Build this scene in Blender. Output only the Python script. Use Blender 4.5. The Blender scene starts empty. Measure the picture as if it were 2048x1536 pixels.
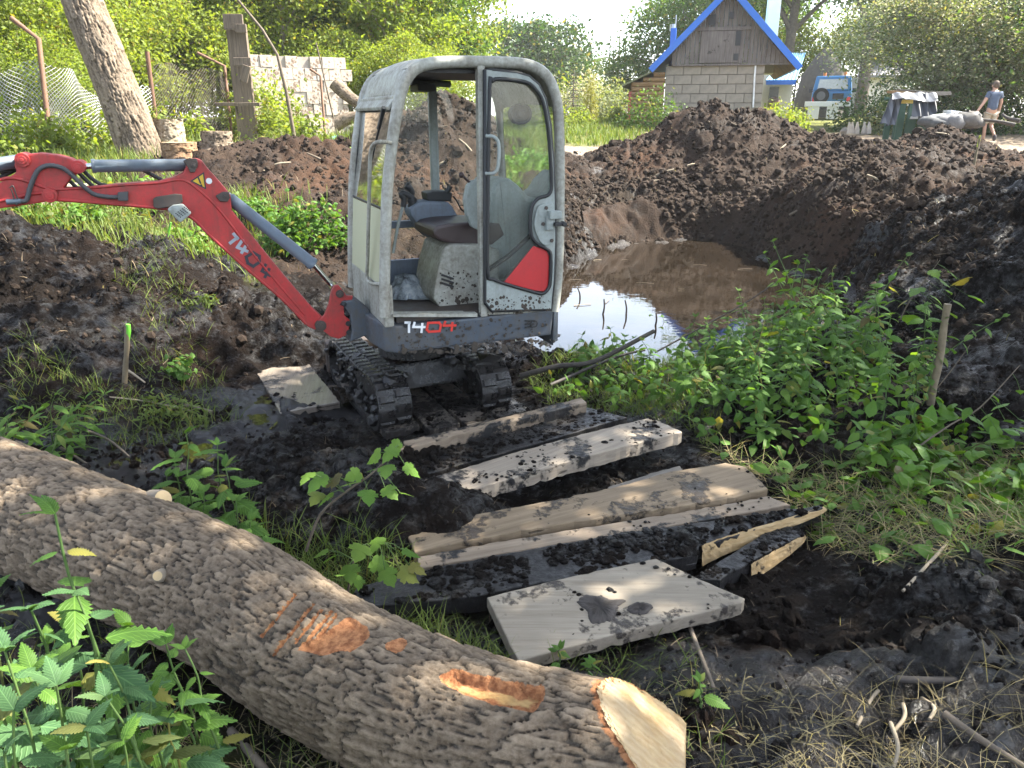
import bpy, math, random
import numpy as np
from mathutils import Vector, Matrix, Euler
S = bpy.context.scene
COL = S.collection
random.seed(7); RNG = np.random.default_rng(7)
R = math.radians
# ---------------------------------------------------------------- camera, sky, sun, exposure
CAM_Z = 1.95; PITCH = R(19.5); FPX = 1500.0
cd = bpy.data.cameras.new('camera'); cam = bpy.data.objects.new('camera', cd); COL.objects.link(cam)
cam.location = (0, 0, CAM_Z); cam.rotation_euler = (R(90) - PITCH, 0, 0)
cd.sensor_width = 36.0; cd.lens = 36.0 * FPX / 2048; cd.clip_start = .05; cd.clip_end = 3000
S.camera = cam
SUN_EL = R(50); SUN_DIR = Vector((math.cos(SUN_EL) * .976, math.cos(SUN_EL) * .218, math.sin(SUN_EL)))
w = bpy.data.worlds.new('World'); S.world = w; w.use_nodes = True
nt = w.node_tree; nt.nodes.clear()
sky = nt.nodes.new('ShaderNodeTexSky'); sky.sky_type = 'NISHITA'; sky.sun_disc = False
sky.sun_elevation = SUN_EL; sky.sun_rotation = math.atan2(SUN_DIR.x, SUN_DIR.y)
sky.air_density = 1.0; sky.dust_density = 1.2; sky.ozone_density = 1.0; sky.altitude = 0
bg = nt.nodes.new('ShaderNodeBackground'); bg.inputs[1].default_value = .125
wo = nt.nodes.new('ShaderNodeOutputWorld')
hs = nt.nodes.new('ShaderNodeHueSaturation'); hs.inputs['Saturation'].default_value = .6
nt.links.new(sky.outputs[0], hs.inputs['Color']); nt.links.new(hs.outputs[0], bg.inputs[0]); nt.links.new(bg.outputs[0], wo.inputs[0])
sl = bpy.data.lights.new('sun', 'SUN'); sl.energy = 5.0; sl.angle = R(.6); sl.color = (1, .94, .82)
so = bpy.data.objects.new('sun', sl); COL.objects.link(so)
so.rotation_euler = (-SUN_DIR).to_track_quat('-Z', 'Y').to_euler(); so.location = (20, 20, 30)
S.view_settings.view_transform = 'Standard'; S.view_settings.look = 'None'
S.view_settings.exposure = 2.6; S.view_settings.gamma = 1.0; S.view_settings.use_curve_mapping = False
S.render.engine = 'CYCLES'
S.cycles.max_bounces = 8; S.cycles.transparent_max_bounces = 12; S.cycles.use_denoising = True
S.cycles.caustics_reflective = False; S.cycles.caustics_refractive = False
S.cycles.sample_clamp_indirect = 4.0
# ---------------------------------------------------------------- photograph geometry -> world
CP, SP = math.cos(PITCH), math.sin(PITCH)
def ray(u, v):
    a = (u - 1024) / FPX; b = (768 - v) / FPX
    return np.array([a, CP + b * SP, -SP + b * CP])
def on_z(u, v, z):
    r = ray(u, v); t = (z - CAM_Z) / r[2]; return Vector((r[0] * t, r[1] * t, z))
def on_y(u, v, y):
    r = ray(u, v); t = y / r[1]; return Vector((r[0] * t, y, CAM_Z + r[2] * t))
# ---------------------------------------------------------------- noise
def _h(*c):
    n = np.zeros(c[0].shape, np.uint32)
    for k, m in zip(c, (374761393, 668265263, 2246822519)):
        n = (n ^ (k.astype(np.int64) & 0xffffffff).astype(np.uint32) * np.uint32(m))
        n = (n ^ (n >> np.uint32(13))) * np.uint32(1274126177)
    n ^= n >> np.uint32(16)
    return n.astype(np.float64) / 4294967295.0
def vn2(x, y):
    x = np.asarray(x, float); y = np.asarray(y, float)
    i = np.floor(x); j = np.floor(y); a = x - i; b = y - j; i = i.astype(np.int64); j = j.astype(np.int64)
    a = a * a * (3 - 2 * a); b = b * b * (3 - 2 * b)
    return (_h(i, j) * (1 - a) + _h(i + 1, j) * a) * (1 - b) + (_h(i, j + 1) * (1 - a) + _h(i + 1, j + 1) * a) * b
def vn3(x, y, z):
    i = np.floor(x); j = np.floor(y); k = np.floor(z); a = x - i; b = y - j; c = z - k
    i, j, k = i.astype(np.int64), j.astype(np.int64), k.astype(np.int64)
    a = a * a * (3 - 2 * a); b = b * b * (3 - 2 * b); c = c * c * (3 - 2 * c)
    def pl(kk): return (_h(i, j, kk) * (1 - a) + _h(i + 1, j, kk) * a) * (1 - b) + (_h(i, j + 1, kk) * (1 - a) + _h(i + 1, j + 1, kk) * a) * b
    return pl(k) * (1 - c) + pl(k + 1) * c
def fbm2(x, y, o=4, g=.5, s=0):
    r = 0; a = 1; t = 0
    for k in range(o):
        r = r + a * (vn2(x * 2 ** k + 17.3 * k + s, y * 2 ** k - 9.7 * k + s) - .5); t += a; a *= g
    return r / t * 2
def worley2(x, y, tilt=False):
    i = np.floor(x).astype(np.int64); j = np.floor(y).astype(np.int64); f1 = np.full(x.shape, 9.); f2 = f1.copy(); idr = np.zeros(x.shape); dx_ = np.zeros(x.shape)
    for di in (-1, 0, 1):
        for dj in (-1, 0, 1):
            a = i + di; b = j + dj; px = a + _h(a, b); py = b + _h(b + 91, a - 37); d = np.hypot(x - px, y - py)
            m = d < f1; f2 = np.where(m, f1, np.minimum(f2, d)); idr = np.where(m, _h(a + 5, b + 11), idr); dx_ = np.where(m, x - px, dx_); f1 = np.where(m, d, f1)
    return (f1, f2, idr, dx_) if tilt else (f1, f2, idr)
def sstep(a, b, x):
    t = np.clip((x - a) / (b - a), 0, 1); return t * t * (3 - 2 * t)
# ---------------------------------------------------------------- object helpers
def tag(o, label=None, cat=None, group=None, kind=None):
    if label: o['label'] = label
    if cat: o['category'] = cat
    if group: o['group'] = group
    if kind: o['kind'] = kind
    return o
def empty(name, loc=(0, 0, 0), rz=0, label=None, cat=None, group=None):
    o = bpy.data.objects.new(name, None); COL.objects.link(o); o.location = loc; o.rotation_euler = (0, 0, rz)
    o.empty_display_size = .1
    return tag(o, label, cat, group)
def link(name, me, parent=None, mat=None):
    o = bpy.data.objects.new(name, me); COL.objects.link(o)
    if parent: o.parent = parent; KIDS.setdefault(parent.name, []).append(o)
    if mat and not me.materials: me.materials.append(mat)
    return o
def np_mesh(name, V, Fq, mat=None, smooth=False, attrs=None, uv=None):
    """V (n,3); Fq (m,k) array of equal-sized faces"""
    me = bpy.data.meshes.new(name); V = np.asarray(V, np.float32); Fq = np.asarray(Fq, np.int32); m, k = Fq.shape
    me.vertices.add(len(V)); me.vertices.foreach_set('co', V.ravel())
    me.loops.add(m * k); me.loops.foreach_set('vertex_index', Fq.ravel())
    me.polygons.add(m); me.polygons.foreach_set('loop_start', np.arange(0, m * k, k, dtype=np.int32))
    me.polygons.foreach_set('use_smooth', np.full(m, smooth))
    for nm, arr in (attrs or {}).items():
        at = me.attributes.new(nm, 'FLOAT', 'POINT'); at.data.foreach_set('value', np.asarray(arr, np.float32).ravel())
    if uv is not None:
        ul = me.uv_layers.new(name='uv'); ul.data.foreach_set('uv', np.asarray(uv, np.float32)[Fq.ravel()].ravel())
    me.update(calc_edges=True)
    if mat: me.materials.append(mat)
    return me
class MB:
    """collects pieces of ONE part"""
    def __init__(s): s.v = []; s.f = []; s.sm = []
    def add(s, vs, fs, smooth=False):
        n = len(s.v); s.v += [tuple(p) for p in vs]; s.f += [tuple(i + n for i in f) for f in fs]; s.sm += [smooth] * len(fs); return s
    def box(s, c, d, M=None, taper=1.0):
        cx, cy, cz = c; a, b, h = d[0] / 2, d[1] / 2, d[2] / 2
        vs = [Vector((x * a * (taper if z > 0 else 1), y * b * (taper if z > 0 else 1), z * h)) for x in (-1, 1) for y in (-1, 1) for z in (-1, 1)]
        if M is not None: vs = [M @ p for p in vs]
        vs = [p + Vector(c) for p in vs]
        return s.add(vs, [(0, 1, 3, 2), (4, 6, 7, 5), (0, 4, 5, 1), (2, 3, 7, 6), (0, 2, 6, 4), (1, 5, 7, 3)])
    def tube(s, pts, r, n=8, cap=True, smooth=True):
        pts = [Vector(p) for p in pts]; rs = r if hasattr(r, '__len__') else [r] * len(pts)
        ups = None; vs = []
        for i, p in enumerate(pts):
            t = (pts[min(i + 1, len(pts) - 1)] - pts[max(i - 1, 0)])
            t = t.normalized() if t.length > 1e-9 else Vector((0, 0, 1))
            if ups is None:
                ups = t.orthogonal().normalized()
            ups = (ups - t * ups.dot(t)); ups = ups.normalized() if ups.length > 1e-6 else t.orthogonal().normalized()
            b = t.cross(ups)
            vs += [p + (ups * math.cos(2 * math.pi * k / n) + b * math.sin(2 * math.pi * k / n)) * rs[i] for k in range(n)]
        fs = [(i * n + k, i * n + (k + 1) % n, (i + 1) * n + (k + 1) % n, (i + 1) * n + k) for i in range(len(pts) - 1) for k in range(n)]
        s.add(vs, fs, smooth)
        if cap:
            s.add(vs[:n], [tuple(range(n - 1, -1, -1))]); s.add(vs[-n:], [tuple(range(n))])
        return s
    def cyl(s, a, b, r, n=14, r2=None): return s.tube([a, b], [r, r if r2 is None else r2], n)
    def prism(s, poly, A, B, smooth=False):
        """poly -> A(p) and B(p) give the two end positions"""
        n = len(poly); a = [A(p) for p in poly]; b = [B(p) for p in poly]
        s.add(a, [tuple(range(n))]); s.add(b, [tuple(range(n - 1, -1, -1))])
        s.add(a + b, [(i, n + i, n + (i + 1) % n, (i + 1) % n) for i in range(n)], smooth); return s
    def sphere(s, c, r, n=10, m=7, sc=(1, 1, 1)):
        vs = []; c = Vector(c)
        for j in range(m + 1):
            th = math.pi * j / m
            for i in range(n):
                ph = 2 * math.pi * i / n
                vs.append(c + Vector((math.sin(th) * math.cos(ph) * sc[0], math.sin(th) * math.sin(ph) * sc[1], math.cos(th) * sc[2])) * r)
        return s.add(vs, [(j * n + i, j * n + (i + 1) % n, (j + 1) * n + (i + 1) % n, (j + 1) * n + i) for j in range(m) for i in range(n)], True)
    def mesh(s, name, mat):
        me = bpy.data.meshes.new(name); me.from_pydata([tuple(p) for p in s.v], [], s.f)
        me.polygons.foreach_set('use_smooth', s.sm); me.update()
        if mat: me.materials.append(mat)
        return me
    def build(s, name, mat, parent=None, bevel=0, seg=2):
        me = s.mesh(name, mat)
        if bevel:
            import bmesh
            bm = bmesh.new(); bm.from_mesh(me); bmesh.ops.remove_doubles(bm, verts=bm.verts, dist=1e-5)
            bmesh.ops.recalc_face_normals(bm, faces=bm.faces)
            ed = [e for e in bm.edges if len(e.link_faces) == 2 and e.calc_face_angle(0) > .5]
            bmesh.ops.bevel(bm, geom=ed, offset=bevel, segments=seg, profile=.6, affect='EDGES', clamp_overlap=True)
            bm.to_mesh(me); bm.free(); me.update()
        return link(name, me, parent)
def smooth_path(pts, n=6, closed=False):
    pts = [Vector(p) for p in pts]; N = len(pts); out = []
    for i in range(N if closed else N - 1):
        p0, p1, p2, p3 = (pts[(i + k) % N] if closed else pts[min(max(i + k, 0), N - 1)] for k in (-1, 0, 1, 2))
        for k in range(n):
            t = k / n
            out.append(.5 * ((2 * p1) + (p2 - p0) * t + (2 * p0 - 5 * p1 + 4 * p2 - p3) * t * t + (3 * p1 - p0 - 3 * p2 + p3) * t ** 3))
    if not closed: out.append(pts[-1])
    return out
KIDS = {}
def dup(o, parent=None):
    c = o.copy(); COL.objects.link(c)
    if parent is not None: c.parent = parent; KIDS.setdefault(parent.name, []).append(c)
    for ch in KIDS.get(o.name, ()): dup(ch, c)
    return c
# ---------------------------------------------------------------- materials
class NB:
    def __init__(s, name):
        s.m = bpy.data.materials.new(name); s.m.use_nodes = True; s.t = s.m.node_tree; s.t.nodes.clear()
        s.out = s.n('OutputMaterial')
    def n(s, t, **k):
        nd = s.t.nodes.new('ShaderNode' + t)
        for a, b in k.items(): setattr(nd, a, b)
        return nd
    def l(s, a, b): s.t.links.new(a, b)
    def set(s, sock, v):
        if hasattr(v, 'is_output') or isinstance(v, bpy.types.NodeSocket): s.l(v, sock)
        else: sock.default_value = v
    def coord(s, which='Object', scale=(1, 1, 1), rot=(0, 0, 0)):
        tc = s.n('TexCoord'); mp = s.n('Mapping'); s.l(tc.outputs[which], mp.inputs[0]); mp.inputs['Scale'].default_value = scale; mp.inputs['Rotation'].default_value = rot
        return mp.outputs[0]
    def noise(s, co, scale, detail=6, rough=.6, dist=0):
        nd = s.n('TexNoise'); s.l(co, nd.inputs['Vector']); nd.inputs['Scale'].default_value = scale; nd.inputs['Detail'].default_value = detail
        nd.inputs['Roughness'].default_value = rough; nd.inputs['Distortion'].default_value = dist; return nd.outputs[0]
    def vor(s, co, scale, feat='F1'):
        nd = s.n('TexVoronoi'); nd.feature = feat; s.l(co, nd.inputs['Vector']); nd.inputs['Scale'].default_value = scale; return nd.outputs[0]
    def ramp(s, f, stops):
        nd = s.n('ValToRGB'); s.l(f, nd.inputs[0]); e = nd.color_ramp.elements
        while len(e) < len(stops): e.new(.5)
        for q, (p, c) in zip(e, stops):
            q.position = p; q.color = (tuple(c) + (1,)) if hasattr(c, '__len__') else (c, c, c, 1)
        return nd.outputs[0]
    def mix(s, f, a, b, mode='MIX'):
        nd = s.n('MixRGB'); nd.blend_type = mode
        s.set(nd.inputs[0], f)
        for i, c in ((1, a), (2, b)):
            if isinstance(c, bpy.types.NodeSocket): s.l(c, nd.inputs[i])
            else: nd.inputs[i].default_value = tuple(c) + (1,) if len(c) == 3 else c
        return nd.outputs[0]
    def math(s, op, a, b=0.0):
        nd = s.n('Math'); nd.operation = op; s.set(nd.inputs[0], a); s.set(nd.inputs[1], b); return nd.outputs[0]
    def attr(s, nm): nd = s.n('Attribute'); nd.attribute_name = nm; return nd.outputs['Fac']
    def bump(s, h, st=.5, dist=.01, nrm=None):
        nd = s.n('Bump'); s.l(h, nd.inputs['Height']); nd.inputs['Strength'].default_value = st; nd.inputs['Distance'].default_value = dist
        if nrm: s.l(nrm, nd.inputs['Normal'])
        return nd.outputs[0]
    def pbr(s, col, rough=.6, metal=0, bump=None, spec=.5, alpha=None, coat=0):
        p = s.n('BsdfPrincipled')
        if isinstance(col, bpy.types.NodeSocket): s.l(col, p.inputs['Base Color'])
        else: p.inputs['Base Color'].default_value = tuple(col) + (1,)
        s.set(p.inputs['Roughness'], rough); s.set(p.inputs['Metallic'], metal); p.inputs['Specular IOR Level'].default_value = spec
        p.inputs['Coat Weight'].default_value = coat
        if bump: s.l(bump, p.inputs['Normal'])
        s.l(p.outputs[0], s.out.inputs[0]); s.p = p; return s.m
def paint(name, col, rough=.45, dirt=(.05, .04, .03), amt=.5, sc=6, metal=0, bump=.0, spec=.5):
    b = NB(name); co = b.coord(); n1 = b.noise(co, sc, 8, .7); n2 = b.noise(co, sc * 9, 4, .6)
    f = b.ramp(b.mix(.35, n1, n2), [(.40, 0), (.66, 1)]); f = b.math('MULTIPLY', f, amt)
    c = b.mix(f, col, dirt); v = b.ramp(n1, [(.3, .85), (.7, 1.0)]); c = b.mix(1, c, v, 'MULTIPLY')
    st = b.noise(b.coord('Object', (26, 26, 1.6)), 1.0, 5, .6); sf = b.math('MULTIPLY', b.ramp(st, [(.52, 0), (.70, 1)]), amt * .55); c = b.mix(sf, c, tuple(q * .8 for q in dirt))
    chip = b.ramp(b.noise(b.coord('Object', (5, 5, 30)), 4.0, 4, .7), [(.70, 0), (.73, 1)]); c = b.mix(b.math('MULTIPLY', chip, amt * .6), c, tuple(q * 1.4 + .03 for q in dirt))
    r = b.math('ADD', b.math('MULTIPLY', b.math('MAXIMUM', f, sf), .4), rough)
    return b.pbr(c, r, metal, b.bump(n2, bump or .08, .003), spec)
def plain(name, col, rough=.6, metal=0, spec=.5, var=.25, sc=12, bump=.15):
    b = NB(name); co = b.coord(); n1 = b.noise(co, sc, 6, .65)
    c = b.mix(1, col, b.ramp(n1, [(.3, 1 - var), (.7, 1.0)]), 'MULTIPLY')
    return b.pbr(c, rough, metal, b.bump(n1, bump, .004), spec)
def leafmat(name, c1, c2, transl=.45, rough=.5, tcol=None, wet=.25, old=.8):
    b = NB(name); oi = b.n('ObjectInfo'); geo = b.n('NewGeometry')
    uv = b.n('UVMap'); uv.uv_map = 'uv'; sx = b.n('SeparateXYZ'); b.l(uv.outputs[0], sx.inputs[0]); ay = b.math('ABSOLUTE', sx.outputs[1])
    ph = b.math('SINE', b.math('MULTIPLY', b.math('SUBTRACT', sx.outputs[0], b.math('MULTIPLY', ay, 1.1)), 62.0)); vein = b.math('MULTIPLY', b.math('POWER', b.math('MAXIMUM', ph, 0.0), 3.0), b.math('MULTIPLY', b.math('MINIMUM', ay, .1), 10.0)); midv = b.math('LESS_THAN', ay, .012); vein = b.math('MAXIMUM', vein, b.math('MULTIPLY', midv, b.math('GREATER_THAN', sx.outputs[0], .001)))
    rnd = b.attr('rnd'); co = b.coord(); n1 = b.noise(co, 3.0, 3, .5)
    f = b.math('ADD', b.math('MULTIPLY', rnd, .55), b.math('MULTIPLY', n1, .45)); f = b.math('ADD', f, b.math('MULTIPLY', b.math('SUBTRACT', oi.outputs['Random'], .5), .4))
    c = b.mix(f, c1, c2); c = b.mix(b.math('MULTIPLY', vein, .35), c, tuple(min(1, q * 1.9) for q in c2)); bp = b.bump(vein, .5, .004)
    fr = b.math('FRACT', b.math('ADD', b.math('MULTIPLY', rnd, 7.13), b.math('MULTIPLY', oi.outputs['Random'], 5.7))); c = b.mix(b.math('MULTIPLY', b.ramp(fr, [(.93, 0), (.97, 1)]), old), c, (.24, .20, .05)); c = b.mix(b.math('MULTIPLY', b.ramp(fr, [(0.0, 1), (.02, 1), (.035, 0)]), old), c, (.10, .06, .03))
    d = b.n('BsdfPrincipled'); b.l(c, d.inputs['Base Color']); b.l(bp, d.inputs['Normal']); d.inputs['Roughness'].default_value = rough; d.inputs['Specular IOR Level'].default_value = wet
    t = b.n('BsdfTranslucent'); tc = b.mix(1, c, tcol or (1.25, 1.2, .45), 'MULTIPLY'); b.l(tc, t.inputs[0])
    mx = b.n('MixShader'); mx.inputs[0].default_value = transl; b.l(d.outputs[0], mx.inputs[1]); b.l(t.outputs[0], mx.inputs[2]); b.l(mx.outputs[0], b.out.inputs[0])
    return b.m
# ================================================================ terrain
CTRL = np.array([(0,0,.33),(-2,0,.35),(2,0,.35),(-2.5,1.5,.2),(0,1.5,.22),(2,1.5,.22),(-1.2,2.6,.06),(0,2.6,.04),(1.2,2.6,.06),(2.5,3,.15),(-2.6,3,.0),
 (-.5,4,-.02),(1.2,4.2,.02),(2.6,4.5,.1),(-1.8,4.3,-.06),(-3,4.6,.03),(-.8,5.2,-.06),(-2,6,-.02),(.5,5.4,-.05),(-1.2,7,.1),(-4.5,5,.25),(-6,5,.5),
 (-3.5,8,.45),(-2,8.2,.35),(-5,9,.85),(-3.2,9.5,.8),(-7,10,1.1),(-6,12,1.33),(-8.5,12.8,1.38),(-4.5,12,1.2),(-2,11,.85),(-1,10,.5),(-7,16,1.35),(-5,18,1.42),
 (-10,16,1.45),(-1,14,1.1),(0,17,1.25),(1,6.2,.02),(3.4,6.2,.06),(4.6,8,.3),(5.2,10,.5),(4,13.6,.5),(2.5,14.4,.7),(1,13.8,.7),(.2,11,.4),(.2,8.5,.1),
 (4,4.5,.2),(5.5,5,.4),(6,7,.6),(7.5,10,.9),(7,14,1.1),(10,18,1.15),(14,22,1.28),(9,22,1.3),(3,20,1.3),(3,24,1.55),(0,24,1.55),(6,26,1.72),(12,28,1.6),
 (10,35,1.95),(15,35,1.95),(0,35,1.95),(-8,25,1.6),(-20,20,1.6),(-15,35,1.9),(25,30,1.7),(40,60,2),(-40,60,2),(0,60,2),(0,140,2),(100,100,2),(-100,100,2),
 (60,0,1.2),(-60,0,1.2),(0,-60,.6),(15,5,.9),(-15,5,1.),(300,300,2),(-300,300,2),(0,-300,1),(0,900,1.),(900,300,1),(-900,300,1)], float)
def _rbf():
    P = CTRL[:, :2]; d = np.hypot(P[:, None, 0] - P[None, :, 0], P[:, None, 1] - P[None, :, 1]); n = len(P)
    A = np.zeros((n + 1, n + 1)); A[:n, :n] = -d - np.eye(n) * .15; A[:n, n] = 1; A[n, :n] = 1
    return np.linalg.solve(A, np.append(CTRL[:, 2], 0))
RBW = _rbf()
def base_z(x, y):
    z = np.full(x.shape, RBW[-1])
    for (px, py, _), w_ in zip(CTRL, RBW[:-1]): z = z - w_ * np.hypot(x - px, y - py)
    return z
WATER = -.10
POND = [on_z(u, v, WATER).xy for u, v in ((1085,640),(1090,560),(1125,538),(1190,502),(1250,488),(1330,482),(1390,480),(1450,486),(1505,500),(1540,525),(1590,545),(1650,560),(1705,580),(1700,615),(1650,650),(1580,690),(1480,715),(1380,735),(1300,735),(1230,722),(1160,706),(1100,690))]
def poly_sdf(x, y, poly):
    d = np.full(x.shape, 1e9); ins = np.zeros(x.shape, bool); n = len(poly)
    for i in range(n):
        ax, ay = poly[i]; bx, by = poly[(i + 1) % n]; ex, ey = bx - ax, by - ay
        t = np.clip(((x - ax) * ex + (y - ay) * ey) / (ex * ex + ey * ey + 1e-12), 0, 1)
        d = np.minimum(d, np.hypot(x - ax - t * ex, y - ay - t * ey))
        c = (ay > y) != (by > y); ins ^= c & (x < (bx - ax) * (y - ay) / ((by - ay) if by != ay else 1e-12) + ax)
    return np.where(ins, -d, d)
# puddles: (x, y, rx, ry, rot, level)
PUD = []
for u, v, z, rx, ry, rot in ((240,940,.02,.16,.30,.3),(60,1190,.18,.30,.16,-.3),(520,842,-.02,.11,.22,.4),(400,905,.0,.10,.25,.35),(1820,800,.10,.0,.0,0),(615,800,-.04,.35,.22,.2)):
    if rx: p = on_z(u, v, z); PUD.append((p.x, p.y, rx, ry, rot, z))
def ell(x, y, cx, cy, rx, ry, rot=0):
    c, s_ = math.cos(rot), math.sin(rot); dx, dy = x - cx, y - cy
    return np.hypot((dx * c + dy * s_) / rx, (-dx * s_ + dy * c) / ry)
def zones(x, y):
    wob = fbm2(x * .6, y * .6, 4) * 1.1
    g = sstep(7.3, 8.1, y + wob * .6) * sstep(-2.3, -3.0, x + wob * .4)          # left bank
    g *= 1 - sstep(1.15, .8, ell(x, y, -3.4, 12.0, 2.1, 2.4, 0) + wob * .2) - 0
    g = np.maximum(g, sstep(19.0, 20.2, y + wob) * sstep(4.6, 3.2, x + wob + np.clip(22 - y, 0, 3) * .3))
    g = np.maximum(g, sstep(24, 25.5, y + wob))
    g = np.maximum(g, .9 * sstep(14, 16, y + wob) * sstep(-3.4, -4.4, x + wob))
    g = np.maximum(g, .85 * sstep(1.2, .7, ell(x, y, -.6, -.2, 1.7, 1.95) + wob * .25))  # litter by the camera
    dry = sstep(15.8, 17.2, y + wob) * (1 - g)
    dry = np.maximum(dry, sstep(12.2, 13.4, y + wob * .6) * sstep(1.0, 1.8, x + wob * .3) * sstep(3.2, 2.5, x + wob * .3) * .12)
    return np.clip(g, 0, 1), np.clip(dry, 0, 1)
def clods(x, y, sc=1.0):
    d = .10 * fbm2(x * 1.4, y * 1.4, 4)
    gm = .55 + .9 * vn2(x * .9 + 3, y * .9)
    for L, a in ((.85, .13), (.42, .22), (.19, .30), (.085, .38), (.042, .36)):
        wx = x + .3 * L * fbm2(x / L, y / L, 2, s=3.1); wy = y + .3 * L * fbm2(x / L, y / L, 2, s=8.7)
        f1, f2, idr = worley2(wx / L, wy / L)
        d = d + a * L * (np.clip(1 - f1 * f1 * 1.5, 0, 1) * (.25 + idr) - .3) * (gm if L < .5 else 1)
    return d * sc
TRK = (-.80, 5.45, math.atan2(-.89, .45))
def ground_z(x, y):
    x = np.asarray(x, float); y = np.asarray(y, float); shp = x.shape; x = x.ravel(); y = y.ravel()
    z = base_z(x, y); g, dry = zones(x, y)
    near = sstep(45, 22, y) * sstep(-3, 0, y)
    amp = (1 - .8 * g) * (1 - .6 * dry); pl = sstep(1.25, .85, ell(x, y, .45, 3.4, 1.35, 1.35, -.4)); tr = sstep(1.2, .9, ell(x, y, TRK[0], TRK[1], 1.25, .85, TRK[2])); amp = amp * (1 - .6 * pl) * (1 - .75 * tr)
    m = near > 0; c = np.zeros_like(x); c[m] = clods(x[m], y[m])
    z = z - .03 * pl - .02 * tr + c * amp * near * .9 + .03 * fbm2(x * .8, y * .8, 3)
    sd = poly_sdf(x, y, POND) + .14 * fbm2(x * 2.2, y * 2.2, 3)
    t = sstep(1.15, -.05, sd); z = z * (1 - t) + np.minimum(z, WATER - .03 + .8 * c) * t
    z = z - np.clip(-sd, 0, 1) * .5
    for cx, cy, rx, ry, rot, lv in PUD:
        e = ell(x, y, cx, cy, rx, ry, rot) + .25 * fbm2(x * 6, y * 6, 3); t = sstep(1.5, .95, e); z = z * (1 - t) + (lv - .025 + .8 * c * (.3 + e)) * t
    return z.reshape(shp)
# heaps: name -> (list of bumps (x,y,rx,ry,rot,top,power), grid step)
HEAPS = {
 'soil_heap': ([(4.45,16.6,2.6,2.6,0,2.30,1.0),(3.4,15.8,1.6,1.7,0,1.5,1.1),(5.9,16.2,2.2,1.8,.1,1.62,1.1),(7.4,16.2,2.0,2.0,0,1.42,1.1),(9.1,16.8,1.25,1.6,0,1.72,1.0),(8.3,14.6,1.9,1.8,.2,1.22,1.2),(6.6,14.4,2.4,1.7,0,1.25,1.2)], .034),
 'mud_mound': ([(5.15,11.7,1.75,2.3,.1,1.36,1.1),(6.3,12.3,1.7,1.6,0,1.2,1.1),(4.5,10.6,1.0,1.5,-.3,.55,1.1)], .032),
 'soil_bank': ([(6.3,8.2,2.9,2.3,-.3,1.42,.9),(5.6,6.3,2.3,1.8,-.2,1.0,.95),(4.7,5.6,1.7,1.2,0,.6,1.0),(8.0,8.6,3,3,0,1.5,1.0)], .028),
 'peat_heap': ([(-4.9,6.7,2.5,1.7,.15,.98,.9),(-3.6,6.3,1.7,1.35,-.2,.68,1.0),(-4.6,5.6,1.9,1.2,0,.62,1.0)], .020),
 'earth_heap': ([(-1.2,14.6,2.15,2.2,0,2.42,.95),(-.3,15.2,1.8,1.8,0,1.75,1.1)], .032),
 'low_soil_heap': ([(-3.4,12.2,2.3,2.3,0,1.62,1.2),(-2.2,11.0,1.8,1.9,0,1.12,1.2),(-1.6,9.4,1.2,1.4,0,.62,1.2)], .035),
 'pond_side_mound': ([(.85,11.0,1.15,1.3,0,.78,1.1),(.25,9.8,.8,.9,0,.45,1.1)], .03),
 'root_clod': ([(-.92,3.62,.62,.5,.2,.30,1.1),(-.55,3.2,.55,.42,0,.25,1.1),(-1.15,3.3,.5,.4,0,.18,1.1)], .011),
}
def heap_z(name, x, y):
    z = np.full(x.shape, -9.0); b0 = base_z(x, y)
    rough = clods(x, y, 1.0); wv = .16 * fbm2(x * 1.1, y * 1.1, 4, s=5)
    for cx, cy, rx, ry, rot, top, pw in HEAPS[name][0]:
        bz = float(base_z(np.array([cx]), np.array([cy]))[0])
        e = np.clip(ell(x, y, cx, cy, rx, ry, rot) + wv, 0, 3)
        prof = np.where(e < 1, (1 - np.sqrt(e * e + .02) + .012), 1 - e); prof = np.sign(prof) * np.abs(prof) ** pw
        h = (top - bz) * prof; z = np.maximum(z, np.minimum(b0 + h, 99))
    sd = poly_sdf(x, y, POND) + .10 * fbm2(x * 2, y * 2, 3)
    return z - sstep(.55, -.25, sd) * np.maximum(z - WATER + .28, 0) + rough * (1.3 if name not in ('root_clod',) else .9) * (1 - .35 * sstep(.2, -.3, sd))
def surf_z(x, y):
    x = np.atleast_1d(np.asarray(x, float)); y = np.atleast_1d(np.asarray(y, float)); z = ground_z(x, y)
    for nm in HEAPS:
        b = HEAPS[nm][0]; m = np.zeros(x.shape, bool)
        for q in b: m |= ell(x, y, *q[:5]) < 1.3
        if m.any(): z[m] = np.maximum(z[m], heap_z(nm, x[m], y[m]))
    return z
def sz(x, y): return float(surf_z([x], [y])[0])
def axis(segs):
    out = [segs[0][0]]
    for a, b, s0, s1 in segs:
        p = a; 
        while p < b - 1e-6:
            t = (p - a) / (b - a); p = min(p + s0 * (s1 / s0) ** t, b); out.append(p)
    return np.array(out)
gy = axis([(-300, -20, 90, 20), (-20, .9, 5, .1), (.9, 4.8, .016, .018), (4.8, 14, .02, .06), (14, 45, .07, .9), (45, 900, 1, 200)])
gxp = axis([(0, 2.6, .017, .017), (2.6, 9, .02, .09), (9, 40, .1, 2.5), (40, 900, 3, 200)]); gx = np.concatenate([-gxp[:0:-1], gxp])
X, Y = np.meshgrid(gx, gy); Zg = ground_z(X, Y); gG, gD = zones(X.ravel(), Y.ravel())
ny, nx = X.shape; ii = np.arange(ny * nx).reshape(ny, nx)
FQ = np.stack([ii[:-1, :-1], ii[:-1, 1:], ii[1:, 1:], ii[1:, :-1]], -1).reshape(-1, 4)
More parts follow.
